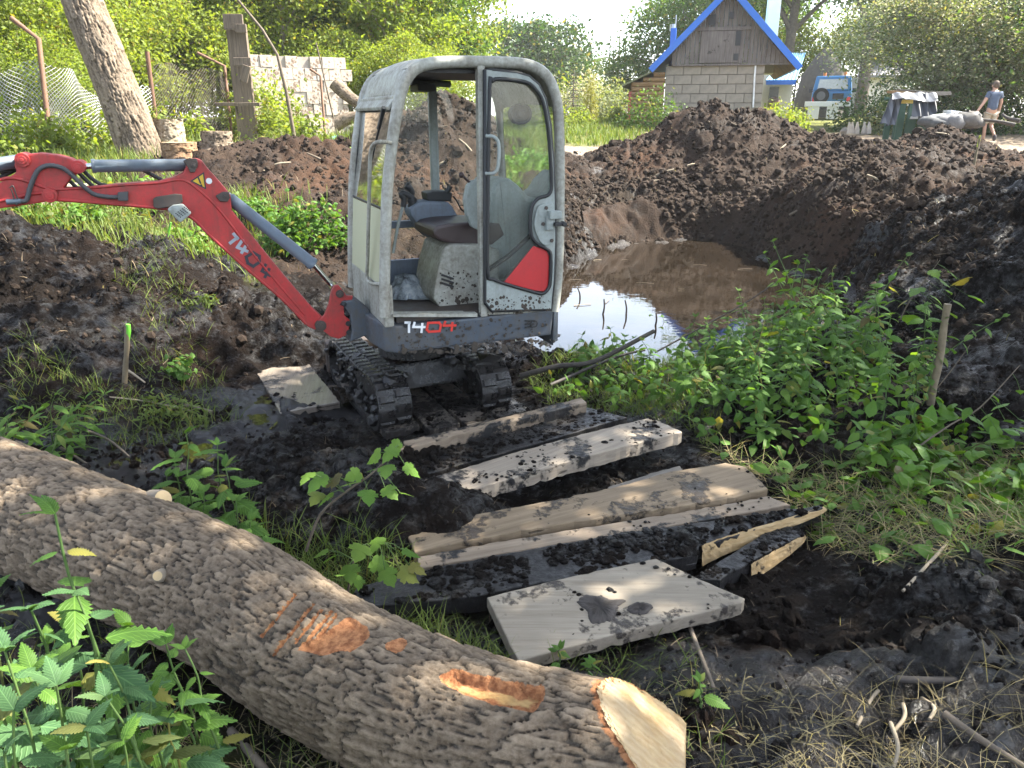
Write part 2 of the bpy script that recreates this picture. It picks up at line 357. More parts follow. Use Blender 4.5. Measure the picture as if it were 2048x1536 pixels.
def peat_material(name, lo, hi, sunk=1.0, zoned=False):
    b = NB(name); co = b.coord('Object'); n1 = b.noise(co, 1.3, 5, .6); n2 = b.noise(co, 17, 8, .72); n3 = b.noise(co, 85, 6, .78); v = b.vor(b.mix(.03, co, b.n('TexNoise').outputs[1]), 48)
    f = b.math('ADD', b.math('MULTIPLY', n1, .5), b.math('MULTIPLY', n2, .5)); c = b.ramp(f, [(.36, lo), (.62, hi)])
    n4 = b.noise(co, .55, 3, .5); c = b.mix(b.math('MULTIPLY', b.ramp(n4, [(.5, 0), (.68, .8)]), n2), c, tuple(q * k for q, k in zip(hi, (1.9, 1.35, 1.0))))
    fl = b.ramp(n3, [(.66, 0), (.74, 1)]); c = b.mix(b.math('MULTIPLY', fl, .25), c, (.06, .045, .032))       # root fibres and chips
    wet = b.ramp(n1, [(.42, 0), (.66, 1)]); rough = b.ramp(b.mix(.5, n1, n2), [(.40, .30 if sunk > .5 else .62), (.55, .85)])
    bp = b.bump(b.math('ADD', b.math('MULTIPLY', n2, .7), b.math('MULTIPLY', n3, .45)), 1.0, .034)
    bp = b.bump(v, .6, .012, bp)
    if zoned:
        g = b.attr('grass'); d = b.attr('dry'); w_ = b.attr('wet')
        gc = b.ramp(n2, [(.3, (.05, .06, .018)), (.5, (.10, .11, .032)), (.7, (.16, .14, .06))])
        dc = b.ramp(n2, [(.3, (.13, .10, .075)), (.6, (.24, .19, .14)), (.75, (.30, .25, .19))])
        c = b.mix(d, c, dc); c = b.mix(g, c, gc); c = b.mix(b.math('MULTIPLY', w_, .6), c, (.010, .009, .009))
        rough = b.mix(b.math('MAXIMUM', g, d), rough, (.9, .9, .9)); rough = b.mix(w_, rough, (.16, .16, .16))
    m = b.pbr(c, rough, 0, bp, .2)
    sp_ = b.ramp(b.mix(.5, n1, n2), [(.40, .5 if sunk > .5 else .16), (.50, .05)])
    if zoned: sp_ = b.mix(w_, sp_, (.5, .5, .5))
    b.l(sp_, b.p.inputs['Specular IOR Level']); return m
M_GROUND = peat_material('wet_peat_ground', (.0036, .0031, .0029), (.0125, .0093, .0076), 1, True)
M_PEAT = peat_material('black_peat', (.0034, .0030, .0028), (.0120, .0090, .0074))
M_SOIL = peat_material('drier_brown_soil', (.012, .0088, .007), (.046, .032, .024), .3)
wetf = np.zeros(X.size)
for cx, cy, rx, ry, rot, lv in PUD: wetf = np.maximum(wetf, sstep(2.6, 1.2, ell(X.ravel(), Y.ravel(), cx, cy, rx, ry, rot)))
wetf = np.maximum(wetf, .5 * sstep(.3, .0, poly_sdf(X.ravel(), Y.ravel(), POND)))
wetf = np.maximum(wetf, .75 * sstep(.1, .45, fbm2(X.ravel() * 1.1, Y.ravel() * 1.1, 3, s=40)) * sstep(7, 5.5, Y.ravel()) * (1 - gG))
tag(link('ground', np_mesh('ground', np.stack([X.ravel(), Y.ravel(), Zg.ravel()], 1), FQ, M_GROUND, True, {'grass': gG, 'dry': gD, 'wet': wetf})), kind='structure')
HLAB = {'soil_heap': ('large sunlit heap of brown soil and roots with ridge running right behind the pond', M_SOIL),
 'mud_mound': ('dark wet mud mound dropping into the right edge of the pond', M_SOIL),
 'soil_bank': ('high dark soil bank at the right behind the slanted grey stake', M_PEAT),
 'peat_heap': ('black peat heap at the left under the red digger arm', M_PEAT),
 'earth_heap': ('tall pointed brown earth heap seen through the cab windows', M_SOIL),
 'low_soil_heap': ('low spread soil heap behind the digger beside the tree stumps', M_SOIL),
 'pond_side_mound': ('small dark mound on the pond edge just right of the digger cab', M_PEAT),
 'root_clod': ('clump of black peat with torn roots in front of the left track', M_PEAT)}
for nm, (bumps, st) in HEAPS.items():
    x0 = min(b[0] - max(b[2], b[3]) * 1.25 for b in bumps); x1 = max(b[0] + max(b[2], b[3]) * 1.25 for b in bumps)
    y0 = min(b[1] - max(b[2], b[3]) * 1.25 for b in bumps); y1 = max(b[1] + max(b[2], b[3]) * 1.25 for b in bumps)
    hx, hy = np.meshgrid(np.arange(x0, x1, st), np.arange(y0, y1, st)); hz = heap_z(nm, hx.ravel(), hy.ravel()).reshape(hx.shape)
    gz = ground_z(hx, hy); keep = hz > gz - .10; k4 = keep[:-1, :-1] | keep[1:, :-1] | keep[:-1, 1:] | keep[1:, 1:]
    hz = np.maximum(hz, gz - .14); n0, n1_ = hx.shape; ii = np.arange(n0 * n1_).reshape(n0, n1_)
    F4 = np.stack([ii[:-1, :-1], ii[:-1, 1:], ii[1:, 1:], ii[1:, :-1]], -1)[k4]
    used = np.unique(F4); rm = np.full(n0 * n1_, -1); rm[used] = np.arange(len(used))
    V = np.stack([hx.ravel(), hy.ravel(), hz.ravel()], 1)[used]
    tag(link(nm, np_mesh(nm, V, rm[F4], HLAB[nm][1], True)), HLAB[nm][0], 'soil heap')
# water
b = NB('muddy_water'); co = b.coord(); n1 = b.noise(co, 1.2, 4, .6); n2 = b.noise(co, 5, 3, .5)
M_WATER = b.pbr(b.ramp(n1, [(.35, (.010, .0075, .005)), (.65, (.019, .014, .010))]), .025, 0, b.bump(n2, .06, .02), .5)
wm = MB(); px = [p.x for p in POND]; py = [p.y for p in POND]; cx, cy = sum(px) / len(px), sum(py) / len(py)
wm.add([(cx + (p.x - cx) * 1.16 , cy + (p.y - cy) * 1.12, WATER) for p in POND], [tuple(range(len(POND)))])
tag(wm.build('pond_water', M_WATER), kind='structure')
for cx, cy, rx, ry, rot, lv in PUD:
    wm = MB(); pts = []
    for k in range(24):
        a = k * math.pi / 12; ex, ey = 1.1 * rx * math.cos(a), 1.1 * ry * math.sin(a)
        pts.append((cx + ex * math.cos(rot) - ey * math.sin(rot), cy + ex * math.sin(rot) + ey * math.cos(rot), lv + .018))
    wm.add(pts, [tuple(range(24))]); tag(wm.build('puddle_water', M_WATER), kind='structure')
M_CRUMB = plain('peat_crumbs', (.014, .0105, .0088), .9, var=.6, sc=9, bump=.2, spec=.15)
M_CLOD = plain('soil_clods', (.042, .030, .0225), .92, var=.65, sc=5, bump=.5, spec=.12)
# loose crumbs and clods on the bare soil (past counting)
def scatter_mesh(name, pos, size, mat, proto_v, proto_f, rot=None, attrs=None):
    n = len(pos); pv = np.asarray(proto_v, float); pf = np.asarray(proto_f)
    a = RNG.uniform(0, 6.283, (n, 3)) if rot is None else rot
    ca, sa = np.cos(a), np.sin(a); Rz = np.zeros((n, 3, 3)); Rx = Rz.copy(); Ry = Rz.copy()
    Rz[:, 0, 0] = ca[:, 2]; Rz[:, 0, 1] = -sa[:, 2]; Rz[:, 1, 0] = sa[:, 2]; Rz[:, 1, 1] = ca[:, 2]; Rz[:, 2, 2] = 1
    Rx[:, 0, 0] = 1; Rx[:, 1, 1] = ca[:, 0]; Rx[:, 1, 2] = -sa[:, 0]; Rx[:, 2, 1] = sa[:, 0]; Rx[:, 2, 2] = ca[:, 0]
    Ry[:, 1, 1] = 1; Ry[:, 0, 0] = ca[:, 1]; Ry[:, 0, 2] = sa[:, 1]; Ry[:, 2, 0] = -sa[:, 1]; Ry[:, 2, 2] = ca[:, 1]
    M = Rz @ Ry @ Rx; sizes = np.asarray(size); sizes = np.repeat(sizes[:, None], 3, 1) if sizes.ndim == 1 else sizes
    V = np.einsum('nij,nkj->nki', M, pv[None] * sizes[:, None, :]) + np.asarray(pos)[:, None, :]
    Fa = (pf[None] + (np.arange(n) * len(pv))[:, None, None]).reshape(-1, pf.shape[1])
    rnd = np.repeat(RNG.random(n), len(pv))
    return np_mesh(name, V.reshape(-1, 3), Fa, mat, False, {'rnd': rnd})
_ph = (1 + 5 ** .5) / 2
ICO_V = np.array([(-1,_ph,0),(1,_ph,0),(-1,-_ph,0),(1,-_ph,0),(0,-1,_ph),(0,1,_ph),(0,-1,-_ph),(0,1,-_ph),(_ph,0,-1),(_ph,0,1),(-_ph,0,-1),(-_ph,0,1)]) / 1.9 * (1 + .35 * (RNG.random((12, 1)) - .5))
ICO_F = [(0,11,5),(0,5,1),(0,1,7),(0,7,10),(0,10,11),(1,5,9),(5,11,4),(11,10,2),(10,7,6),(7,1,8),(3,9,4),(3,4,2),(3,2,6),(3,6,8),(3,8,9),(4,9,5),(2,4,11),(6,2,10),(8,6,7),(9,8,1)]
def bare_points(n, x0, x1, y0, y1, gmax=.4):
    x = RNG.uniform(x0, x1, n); y = RNG.uniform(y0, y1, n); g, d = zones(x, y); m = (g < gmax) & (poly_sdf(x, y, POND) > .05); return x[m], y[m]
xs, ys = [], []
for n, a in ((5200, (-3, 3.2, 1.2, 4.6)), (4200, (-7, 9, 4.6, 9.5)), (6500, (-6, 12, 9.5, 18))):
    q = bare_points(n, *a); xs.append(q[0]); ys.append(q[1])
xs = np.concatenate(xs); ys = np.concatenate(ys); zz = surf_z(xs, ys)
s_ = RNG.gamma(1.5, .0030, len(xs)) * (1 + np.clip(ys - 4, 0, 10) * .16) + .004
tag(link('soil_crumbs', scatter_mesh('soil_crumbs', np.stack([xs, ys, zz + s_ * .2], 1), s_, M_CRUMB, ICO_V, ICO_F)), kind='stuff')
# clods on the far heaps: nearer the size of a fist
hx_, hy_ = [], []
for nm in ('soil_heap', 'earth_heap', 'low_soil_heap', 'mud_mound', 'pond_side_mound', 'soil_bank', 'peat_heap'):
    for q in HEAPS[nm][0]:
        n = int(150 * q[2] * q[3]); a = RNG.uniform(0, 6.283, n); r_ = np.sqrt(RNG.random(n)) * 1.05; hx_.append(q[0] + q[2] * r_ * np.cos(a)); hy_.append(q[1] + q[3] * r_ * np.sin(a))
rx_ = RNG.uniform(-.5, 6.2, 16000); ry_ = RNG.uniform(5.5, 15, 16000); sdr = poly_sdf(rx_, ry_, POND); k_ = (sdr > .03) & (sdr < 1.3) & (ry_ > 7.5); hx_.append(rx_[k_][:5200]); hy_.append(ry_[k_][:5200])
rx_ = RNG.uniform(.2, 3.6, 2600); ry_ = RNG.uniform(11.4, 14.8, 2600); k_ = vn2(rx_ * 1.7, ry_ * 1.7) > .38; hx_.append(rx_[k_]); hy_.append(ry_[k_])
hx_ = np.concatenate(hx_); hy_ = np.concatenate(hy_); k_ = poly_sdf(hx_, hy_, POND) > .02; hx_, hy_ = hx_[k_], hy_[k_]; s_ = (RNG.gamma(2.0, .0105, len(hx_)) + .008) * np.clip(hy_ / 13, .45, 1.1)
tag(link('heap_clods', scatter_mesh('heap_clods', np.stack([hx_, hy_, surf_z(hx_, hy_) + s_ * .15], 1), s_, M_CLOD, ICO_V, ICO_F)), kind='stuff')
px_, py_ = bare_points(26000, -4.5, 4.5, 1.6, 7.2); k_ = (vn2(px_ * 2.3 + 5, py_ * 2.3) > .52) & (ell(px_, py_, TRK[0], TRK[1], .9, .55, TRK[2]) > 1); px_, py_ = px_[k_][:6500], py_[k_][:6500]; s_ = RNG.gamma(1.7, .0075, len(px_)) + .006
tag(link('peat_clods', scatter_mesh('peat_clods', np.stack([px_, py_, surf_z(px_, py_) + s_ * .1], 1), np.stack([s_ * RNG.uniform(.8, 1.5, len(s_)), s_, s_ * RNG.uniform(.5, .9, len(s_))], 1), M_PEAT, ICO_V, ICO_F)), kind='stuff')
# ================================================================ mini excavator
EX_O = Vector((-.54, 5.09, 0)); EX_A = R(203)
EX_M = Matrix.Translation(EX_O) @ Matrix.Rotation(EX_A, 4, 'Z'); EX_I = EX_M.inverted()
_c0 = EX_I @ Vector((0, 0, CAM_Z))
def loc_y(u, v, y):
    """photograph pixel -> excavator-local point on the plane local y"""
    d = EX_I.to_3x3() @ Vector(ray(u, v)); t = (y - _c0.y) / d.y; return _c0 + d * t
def loc_x(u, v, x):
    d = EX_I.to_3x3() @ Vector(ray(u, v)); t = (x - _c0.x) / d.x; return _c0 + d * t
def TR(pts, y): return [loc_y(u, v, y) for u, v in pts]
def slab(mb, pts, y0, y1):
    P = TR(pts, y0); return mb.prism(P, lambda p: Vector((p.x, y0, p.z)), lambda p: Vector((p.x, y1, p.z)))
M_CREAM = paint('cream_grey_cab_paint', (.37, .375, .335), .45, (.12, .10, .075), .85, 5)
M_GREY = paint('pale_grey_moulding', (.29, .33, .32), .5, (.10, .09, .075), .5, 6)
M_BLUEG = paint('slate_blue_grey_paint', (.060, .078, .105), .5, (.085, .072, .055), .85, 5)
M_CONS = paint('blue_grey_console_plastic', (.16, .20, .26), .55, (.09, .08, .07), .4, 7)
M_RED = paint('weathered_red_paint', (.42, .022, .024), .42, (.085, .04, .03), .7, 6, spec=.45)
M_REDP = paint('red_panel_paint', (.44, .018, .022), .4, (.08, .02, .02), .25, 4)
M_RUBBER = plain('black_rubber_seal', (.012, .013, .015), .55)
M_DARK = paint('dark_greasy_steel', (.035, .03, .028), .5, (.09, .05, .03), .5, 14)
M_STEEL = plain('bright_steel_rod', (.55, .56, .57), .18, 1.0, var=.1)
M_CYL = paint('blue_grey_cylinder_paint', (.10, .135, .175), .35, (.08, .07, .06), .4, 9)
M_SEAT = plain('brown_black_vinyl', (.045, .028, .028), .45, var=.3)
M_HOSE = plain('ribbed_grey_hose', (.055, .055, .06), .6)
M_WHITEM = plain('white_decal', (.62, .64, .66), .5, var=.15)
M_REDM = plain('red_decal', (.55, .03, .02), .5, var=.15)
M_GREYM = plain('grey_marking', (.30, .33, .38), .6); M_BLKM = plain('black_marking', (.02, .02, .03), .6)
M_YEL = plain('yellow_sticker', (.62, .40, .02), .5)
M_TAIL = plain('red_tail_lens', (.62, .015, .015), .2)
def glass(name, tint, dirt=.15):
    b = NB(name); co = b.coord(); n = b.noise(co, 4, 6, .7)
    g = b.n('BsdfGlossy'); g.inputs['Roughness'].default_value = .03
    tr = b.n('BsdfTransparent'); tr.inputs[0].default_value = tuple(tint) + (1,)
    df = b.n('BsdfDiffuse'); df.inputs[0].default_value = (.45, .46, .42, 1)
    fr = b.n('Fresnel'); fr.inputs[0].default_value = 1.45
    m1 = b.n('MixShader'); b.l(b.ramp(n, [(.35, dirt * .25), (.75, dirt)]), m1.inputs[0]); b.l(tr.outputs[0], m1.inputs[1]); b.l(df.outputs[0], m1.inputs[2])
    m2 = b.n('MixShader'); b.l(fr.outputs[0], m2.inputs[0]); b.l(m1.outputs[0], m2.inputs[1]); b.l(g.outputs[0], m2.inputs[2]); b.l(m2.outputs[0], b.out.inputs[0]); return b.m
M_GLASS = glass('dusty_cab_glass', (.96, .975, .965), .07); M_GLASSD = glass('dusty_door_glass', (.93, .955, .945), .06)
b = NB('muddy_rubber_track'); co = b.coord(); n1 = b.noise(co, 5, 6, .7); n2 = b.noise(co, 40, 5, .7)
M_TRACK = b.pbr(b.ramp(b.mix(.4, n1, n2), [(.4, (.006, .006, .0065)), (.62, (.020, .016, .0135))]), b.ramp(n1, [(.42, .22), (.6, .7)]), 0, b.bump(n2, .7, .01), .5)
EX = empty('mini_excavator', EX_O, EX_A, 'red and cream mini excavator with an open cab standing on boards by the pond', 'excavator')
NY = .475; FY = -.475
# --- cab side frames: bent tubes
frame_px = [(769,634),(769,580),(770,520),(772,440),(775,373),(785,280),(798,200),(812,160),(832,137),(860,127),(905,124),(960,124),(1025,126),(1062,132),(1089,148),(1106,176),(1116,222),(1119,300),(1119,400),(1118,480),(1115,560),(1108,622)]
FR = TR(frame_px, NY)
def side_frame(y):
    mb = MB(); mb.tube(smooth_path([(p.x, y, p.z) for p in FR], 3), .034, 10); return mb
side_frame(NY).build('cab_frame', M_CREAM, EX); side_frame(FY).build('cab_frame', M_CREAM, EX)
# roof skin between the frames
roofp = [p for p in smooth_path(FR[6:17], 4)]
m = MB(); vs = []; NYD = 9
for p in roofp:
    for j in range(NYD):
        t = j / (NYD - 1) * 2 - 1; vs.append((p.x, t * .475, p.z + .022 + .022 * (1 - t * t)))
vs += [(x, y, z - .03) for x, y, z in vs]; nn = len(roofp) * NYD
fs = []
for i in range(len(roofp) - 1):
    for j in range(NYD - 1):
        a = i * NYD + j; fs.append((a, a + 1, a + NYD + 1, a + NYD)); fs.append((nn + a, nn + a + NYD, nn + a + NYD + 1, nn + a + 1))
for j in range(NYD - 1):
    fs.append((j, nn + j, nn + j + 1, j + 1)); a = (len(roofp) - 1) * NYD + j; fs.append((a, a + 1, nn + a + 1, nn + a))
m.add(vs, fs, True); m.build('roof', M_CREAM, EX)
# headliner and roof cross beams
m = MB(); zt = FR[11].z
m.box((-.12, 0, zt - .05), (.72, .86, .02)); m.build('headliner', M_RUBBER, EX)
m = MB(); m.tube(smooth_path([(.30, FY + .03, zt - .20), (.22, FY + .05, zt - .10), (.05, FY + .05, zt - .075), (-.3, FY + .05, zt - .085)], 5), .022, 8); m.build('roof_rail', M_GREY, EX)
fx = loc_y(798, 200, NY)
m = MB(); m.box((fx.x - .005, 0, fx.z + .0), (.05, .90, .05)); m.build('front_header', M_CREAM, EX, .008)
# sun visor lip
m = MB(); v0 = [(fx.x + .055, -.47, fx.z - .035), (fx.x + .055, .43, fx.z - .035), (fx.x - .05, .45, fx.z + .09), (fx.x - .05, -.45, fx.z + .09)]
m.add(v0 + [(x - .01, y, z - .02) for x, y, z in v0], [(0, 1, 2, 3), (7, 6, 5, 4), (0, 4, 5, 1), (1, 5, 6, 2), (2, 6, 7, 3), (3, 7, 4, 0)]); m.build('roof_visor', M_CREAM, EX, .006)
# posts
def post(px0, px1, y, w_, name, mat, d=.05):
    a, b_ = loc_y(*px0, NY), loc_y(*px1, NY); mb = MB()
    mb.box(((a.x + b_.x) / 2, y, (a.z + b_.z) / 2), (w_, d, abs(a.z - b_.z))); return mb.build(name, mat, EX, .006)
post((962,130), (964,632), NY, .045, 'door_pillar', M_CREAM)
post((962,130), (964,520), FY, .055, 'door_pillar', M_GREY)
m = MB(); a = loc_y(786, 300, NY); bb = loc_y(1118, 300, NY)
bz = loc_y(800, 492, NY).z
m.box(((a.x + bb.x) / 2 - .02, FY, bz), (a.x - bb.x, .05, .05)); m.build('window_rail', M_CONS, EX, .006)
zfloor = loc_y(960, 632, NY).z; ztop = FR[10].z
# far side lower wall (blue grey) and rear wall
m = MB(); m.box(((-.12), FY + .005, zfloor + .11), (.78, .03, .24)); m.build('side_panel', M_CONS, EX, .006)
m = MB(); m.box((FR[-3].x + .02, 0, zfloor + .34), (.05, .9, .70)); m.build('rear_wall', M_GREY, EX, .01)
# window panes
def pane(name, pts3, mat, d=.006, off=(0, 1, 0)):
    mb = MB(); o = Vector(off) * d; P = [Vector(p) for p in pts3]; n = len(P)
    mb.add(P + [p + o for p in P], [tuple(range(n)), tuple(range(2 * n - 1, n - 1, -1))] + [(i, n + i, n + (i + 1) % n, (i + 1) % n) for i in range(n)])
    return mb.build(name, mat, EX)
xr = FR[-4].x + .02; xm = loc_y(963, 300, NY).x
pane('side_window', [(xm - .03, FY, bz + .03), (xr, FY, bz + .03), (xr + .01, FY, ztop - .12), (xm - .03, FY, ztop - .06)], M_GLASS)
pane('side_window', [(FR[4].x - .03, FY, bz + .03), (xm + .03, FY, bz + .03), (xm + .03, FY, ztop - .06), (FR[6].x - .05, FY, ztop - .18)], M_GLASS)
pane('side_window', [(FR[3].x - .03, FY, zfloor + .30), (xm + .03, FY, zfloor + .24), (xm + .03, FY, bz - .03), (FR[4].x - .03, FY, bz - .03)], M_GLASS)
pane('rear_window', [(xr - .03, -.42, bz + .1), (xr - .03, .42, bz + .1), (xr + .01, .42, ztop - .1), (xr + .01, -.42, ztop - .1)], M_GLASS, off=(1, 0, 0))
# windscreen (upper glass) and the yellowed lower panel
def fr_at(z):
    q = [p for p in FR[:8]]
    for a, b_ in zip(q, q[1:]):
        if a.z <= z <= b_.z: return a.x + (b_.x - a.x) * (z - a.z) / (b_.z - a.z)
    return q[0].x if z < q[0].z else q[-1].x
zA = loc_y(780, 420, NY).z; zB = FR[6].z - .02; zC = loc_y(770, 575, NY).z
pane('windscreen', [(fr_at(zA) - .0, -.44, zA), (fr_at(zA), .44, zA), (fr_at(zB), .44, zB), (fr_at(zB), -.44, zB)], M_GLASS, off=(1, 0, 0))
b = NB('yellowed_clear_plastic'); tr = b.n('BsdfTransparent'); tr.inputs[0].default_value = (.8, .8, .62, 1); df = b.n('BsdfDiffuse'); df.inputs[0].default_value = (.50, .50, .36, 1)
mx = b.n('MixShader'); mx.inputs[0].default_value = .72; b.l(tr.outputs[0], mx.inputs[1]); b.l(df.outputs[0], mx.inputs[2]); b.l(mx.outputs[0], b.out.inputs[0]); M_PLAST = b.m
pane('lower_screen', [(fr_at(zC) + .004, -.43, zC), (fr_at(zC) + .004, .43, zC), (fr_at(zA) + .004, .43, zA - .01), (fr_at(zA) + .004, -.43, zA - .01)], M_PLAST, off=(1, 0, 0))
m = MB(); xg = fr_at(zA)
for y in (-.455, .435):
    m.tube([(fr_at(z), y, z) for z in np.linspace(zC, zB, 9)], .014, 6)
m.tube([(xg, -.45, zA), (xg, .44, zA)], .010, 6); m.build('screen_seal', M_RUBBER, EX)
# cream front apron under the screen
m = MB(); zf0 = zfloor - .005
m.box((fr_at(zC) - .02, 0, (zC + zf0) / 2), (.06, .95, zC - zf0 + .02)); m.build('front_apron', M_CREAM, EX, .012)
# door: swung back flat along the cab side
DY = NY + .055
door_px = [(972,606),(984,622),(1103,619),(1108,560),(1111,480),(1110,400),(1107,320),(1101,250),(1091,198),(1078,170),(1058,153),(1035,146),(985,141),(972,139)]
seal_px = [(979,175),(985,163),(998,158),(1050,164),(1070,178),(1086,205),(1097,265),(1102,340),(1102,378),(1094,391),(1077,396),(1066,408),(1061,428),(1060,455),(1064,475),(1075,488),(1093,498),(1101,510),(1100,560),(1096,577),(1085,587),(1068,584),(1025,572),(985,558),(975,545),(975,420)]
def ringslab(outer, inner, y0, y1, name, mat):
    # fills between a smooth outer outline and an inner hole, both traced on local plane y0
    import bmesh
    O = TR(outer, y0); I = TR(inner, y0)
    bm = bmesh.new()
    def loop(P): 
        vs = [bm.verts.new((p.x, y0, p.z)) for p in P]; return vs, [bm.edges.new((vs[i], vs[(i + 1) % len(vs)])) for i in range(len(vs))]
    ov, oe = loop(O); iv, ie = loop(I)
    r = bmesh.ops.triangle_fill(bm, edges=oe + ie, use_beauty=True)
    fcs = list(bm.faces); ex = bmesh.ops.extrude_face_region(bm, geom=fcs)
    for v in ex['geom']:
        if isinstance(v, bmesh.types.BMVert): v.co.y = y1
    bmesh.ops.recalc_face_normals(bm, faces=bm.faces)
    me = bpy.data.meshes.new(name); bm.to_mesh(me); bm.free(); me.materials.append(mat); return link(name, me, EX)
sp = lambda px, n=3: [(p.x, p.y) for p in smooth_path([(a, b_, 0) for a, b_ in px], n, True)]
seal_s = sp(seal_px); door = ringslab(door_px, seal_s, DY, DY - .03, 'door', M_GREY)
def door_part(o):
    KIDS[EX.name].remove(o); o.parent = door; KIDS.setdefault(door.name, []).append(o); return o
m = MB(); m.tube([(p.x, DY + .004, p.z) for p in TR(seal_s + seal_s[:1], DY)], .012, 6, False); door_part(m.build('seal', M_RUBBER, EX))
m = MB(); m.tube([(p.x, DY - .012, p.z) for p in TR(door_px + door_px[:1], DY)], .014, 6, False); door_part(m.build('edge_rubber', M_RUBBER, EX))
m = MB(); slab(m, seal_s, DY - .012, DY - .018); door_part(m.build('glass', M_GLASSD, EX))
m = MB(); m.tube(smooth_path([loc_y(972, 272, DY) , loc_y(985, 274, DY) + Vector((0, .03, 0)), loc_y(993, 289, DY) + Vector((0, .035, 0)), loc_y(992, 330, DY) + Vector((0, .035, 0)), loc_y(985, 345, DY) + Vector((0, .03, 0)), loc_y(971, 347, DY)], 4), .011, 8)
door_part(m.build('handle', M_GREY, EX))
latch = [(1074,420),(1082,410),(1098,408),(1109,412),(1110,470),(1107,484),(1096,491),(1084,487),(1074,470),(1069,448)]
m = MB(); slab(m, sp(latch), DY + .022, DY); lp = door_part(m.build('latch_plate', M_GREY, EX, .006))
m = MB(); c = loc_y(1103, 428, DY); m.box((c.x, DY + .045, c.z), (.085, .05, .05)); m.box((c.x + .03, DY + .035, c.z - .05), (.05, .03, .09)); o = m.build('latch_bracket', M_GREY, EX, .008); door_part(o)
m = MB(); c = loc_y(1110, 446, DY); m.box((c.x, DY + .06, c.z), (.07, .03, .022)); m.cyl((c.x - .03, DY + .04, c.z), (c.x - .03, DY + .085, c.z), .016); door_part(m.build('latch_catch', M_RUBBER, EX, .004))
m = MB()
for u, v in ((1089,415),(1083,447),(1100,480)):
    m = MB(); c = loc_y(u, v, DY); m.cyl((c.x, DY + .005, c.z), (c.x, DY + .03, c.z), .012, 8); door_part(m.build('bolt', M_DARK, EX))
# cab side wall behind the door: lower cream panel, diagonal bar, red panel
m = MB(); slab(m, [(968,630),(1108,624),(1110,500),(1080,492),(1060,505),(1010,560),(975,585)], NY + .01, NY - .03); m.build('side_panel', M_CREAM, EX)
m = MB(); slab(m, [(1067,492),(1092,500),(1098,512),(1097,574),(1090,583),(1070,581),(1008,565)], DY - .004, DY - .011); door_part(m.build('red_panel', M_REDP, EX, .002))
m = MB(); P = TR([(976,540),(1020,510),(1062,470)], NY); m.tube(P, .016, 8); m.build('window_brace', M_RUBBER, EX)
# grab rail in front of the cab
gx_ = fr_at(loc_y(770, 470, NY).z) + .06
def gp(u, v): p = loc_x(u, v, gx_); return p
m = MB(); m.tube(smooth_path([loc_y(782,285,NY+.02), gp(758,284), gp(746,291), gp(741,310), gp(739,360), gp(737,440), gp(735,520), gp(734,555), gp(741,566), gp(755,568), loc_y(772,566,NY+.02)], 4), .0115, 8); m.build('grab_rail', M_CREAM, EX)
# wiper
m = MB(); m.tube([loc_x(768,215,gx_-.05), loc_x(757,262,gx_-.035), loc_x(744,318,gx_-.03)], [.014,.007,.006], 6); m.tube([loc_x(766,222,gx_-.05), loc_x(757,258,gx_-.035)], .011, 6); m.build('wiper', M_RUBBER, EX)
# --- interior
m = MB(); m.box((-.10, 0, zfloor + .015), (.96, .88, .03)); m.build('floor_plate', M_DARK, EX)
m = MB(); slab(m, [(786,634),(955,634),(955,627),(786,629)], NY + .02, NY - .06); m.build('door_sill', M_CREAM, EX)
def islab(pts, y0, y1, name, mat, bev=.012):
    mb = MB(); slab(mb, pts, y0, y1); return mb.build(name, mat, EX, bev)
# seat base, cushion and backrest
sb = islab([(868,585),(876,540),(889,497),(900,488),(965,488),(1000,500),(1000,640),(900,640),(868,600)], .24, -.22, 'seat_base', M_CREAM, .02)
m = MB(); slab(m, [(889,502),(921,512),(912,548),(884,535)], .246, .24); o = m.build('cover_plate', M_CREAM, EX, .002)
KIDS[EX.name].remove(o); o.parent = sb; KIDS.setdefault(sb.name, []).append(o)
m = MB()
for q in range(3):
    slab(m, [(884,548+q*8),(908,556+q*8),(907,560+q*8),(883,552+q*8)], .25, .236)
o = m.build('vent_slot', M_RUBBER, EX); KIDS[EX.name].remove(o); o.parent = sb; KIDS[sb.name].append(o)
islab([(866,462),(872,453),(900,447),(948,444),(1000,446),(1010,470),(985,490),(950,493),(910,489),(880,482),(868,474)], .21, -.24, 'seat_cushion', M_SEAT, .03)
islab([(930,400),(936,372),(944,362),(952,360),(966,365),(972,400),(970,450),(960,462),(945,455),(934,430)], .33, .27, 'armrest', M_GREY, .025)
islab([(984,385),(998,362),(1020,356),(1040,372),(1058,394),(1085,398),(1086,470),(1080,560),(980,560),(978,440)], .20, -.26, 'seat_back', M_GREY, .03)
m = MB(); slab(m, [(1000,364),(1016,360),(1036,378),(1044,430),(1050,500),(1056,540),(1020,545)], .206, .2); m.build('seat_back_trim', M_GREY, EX, .003)
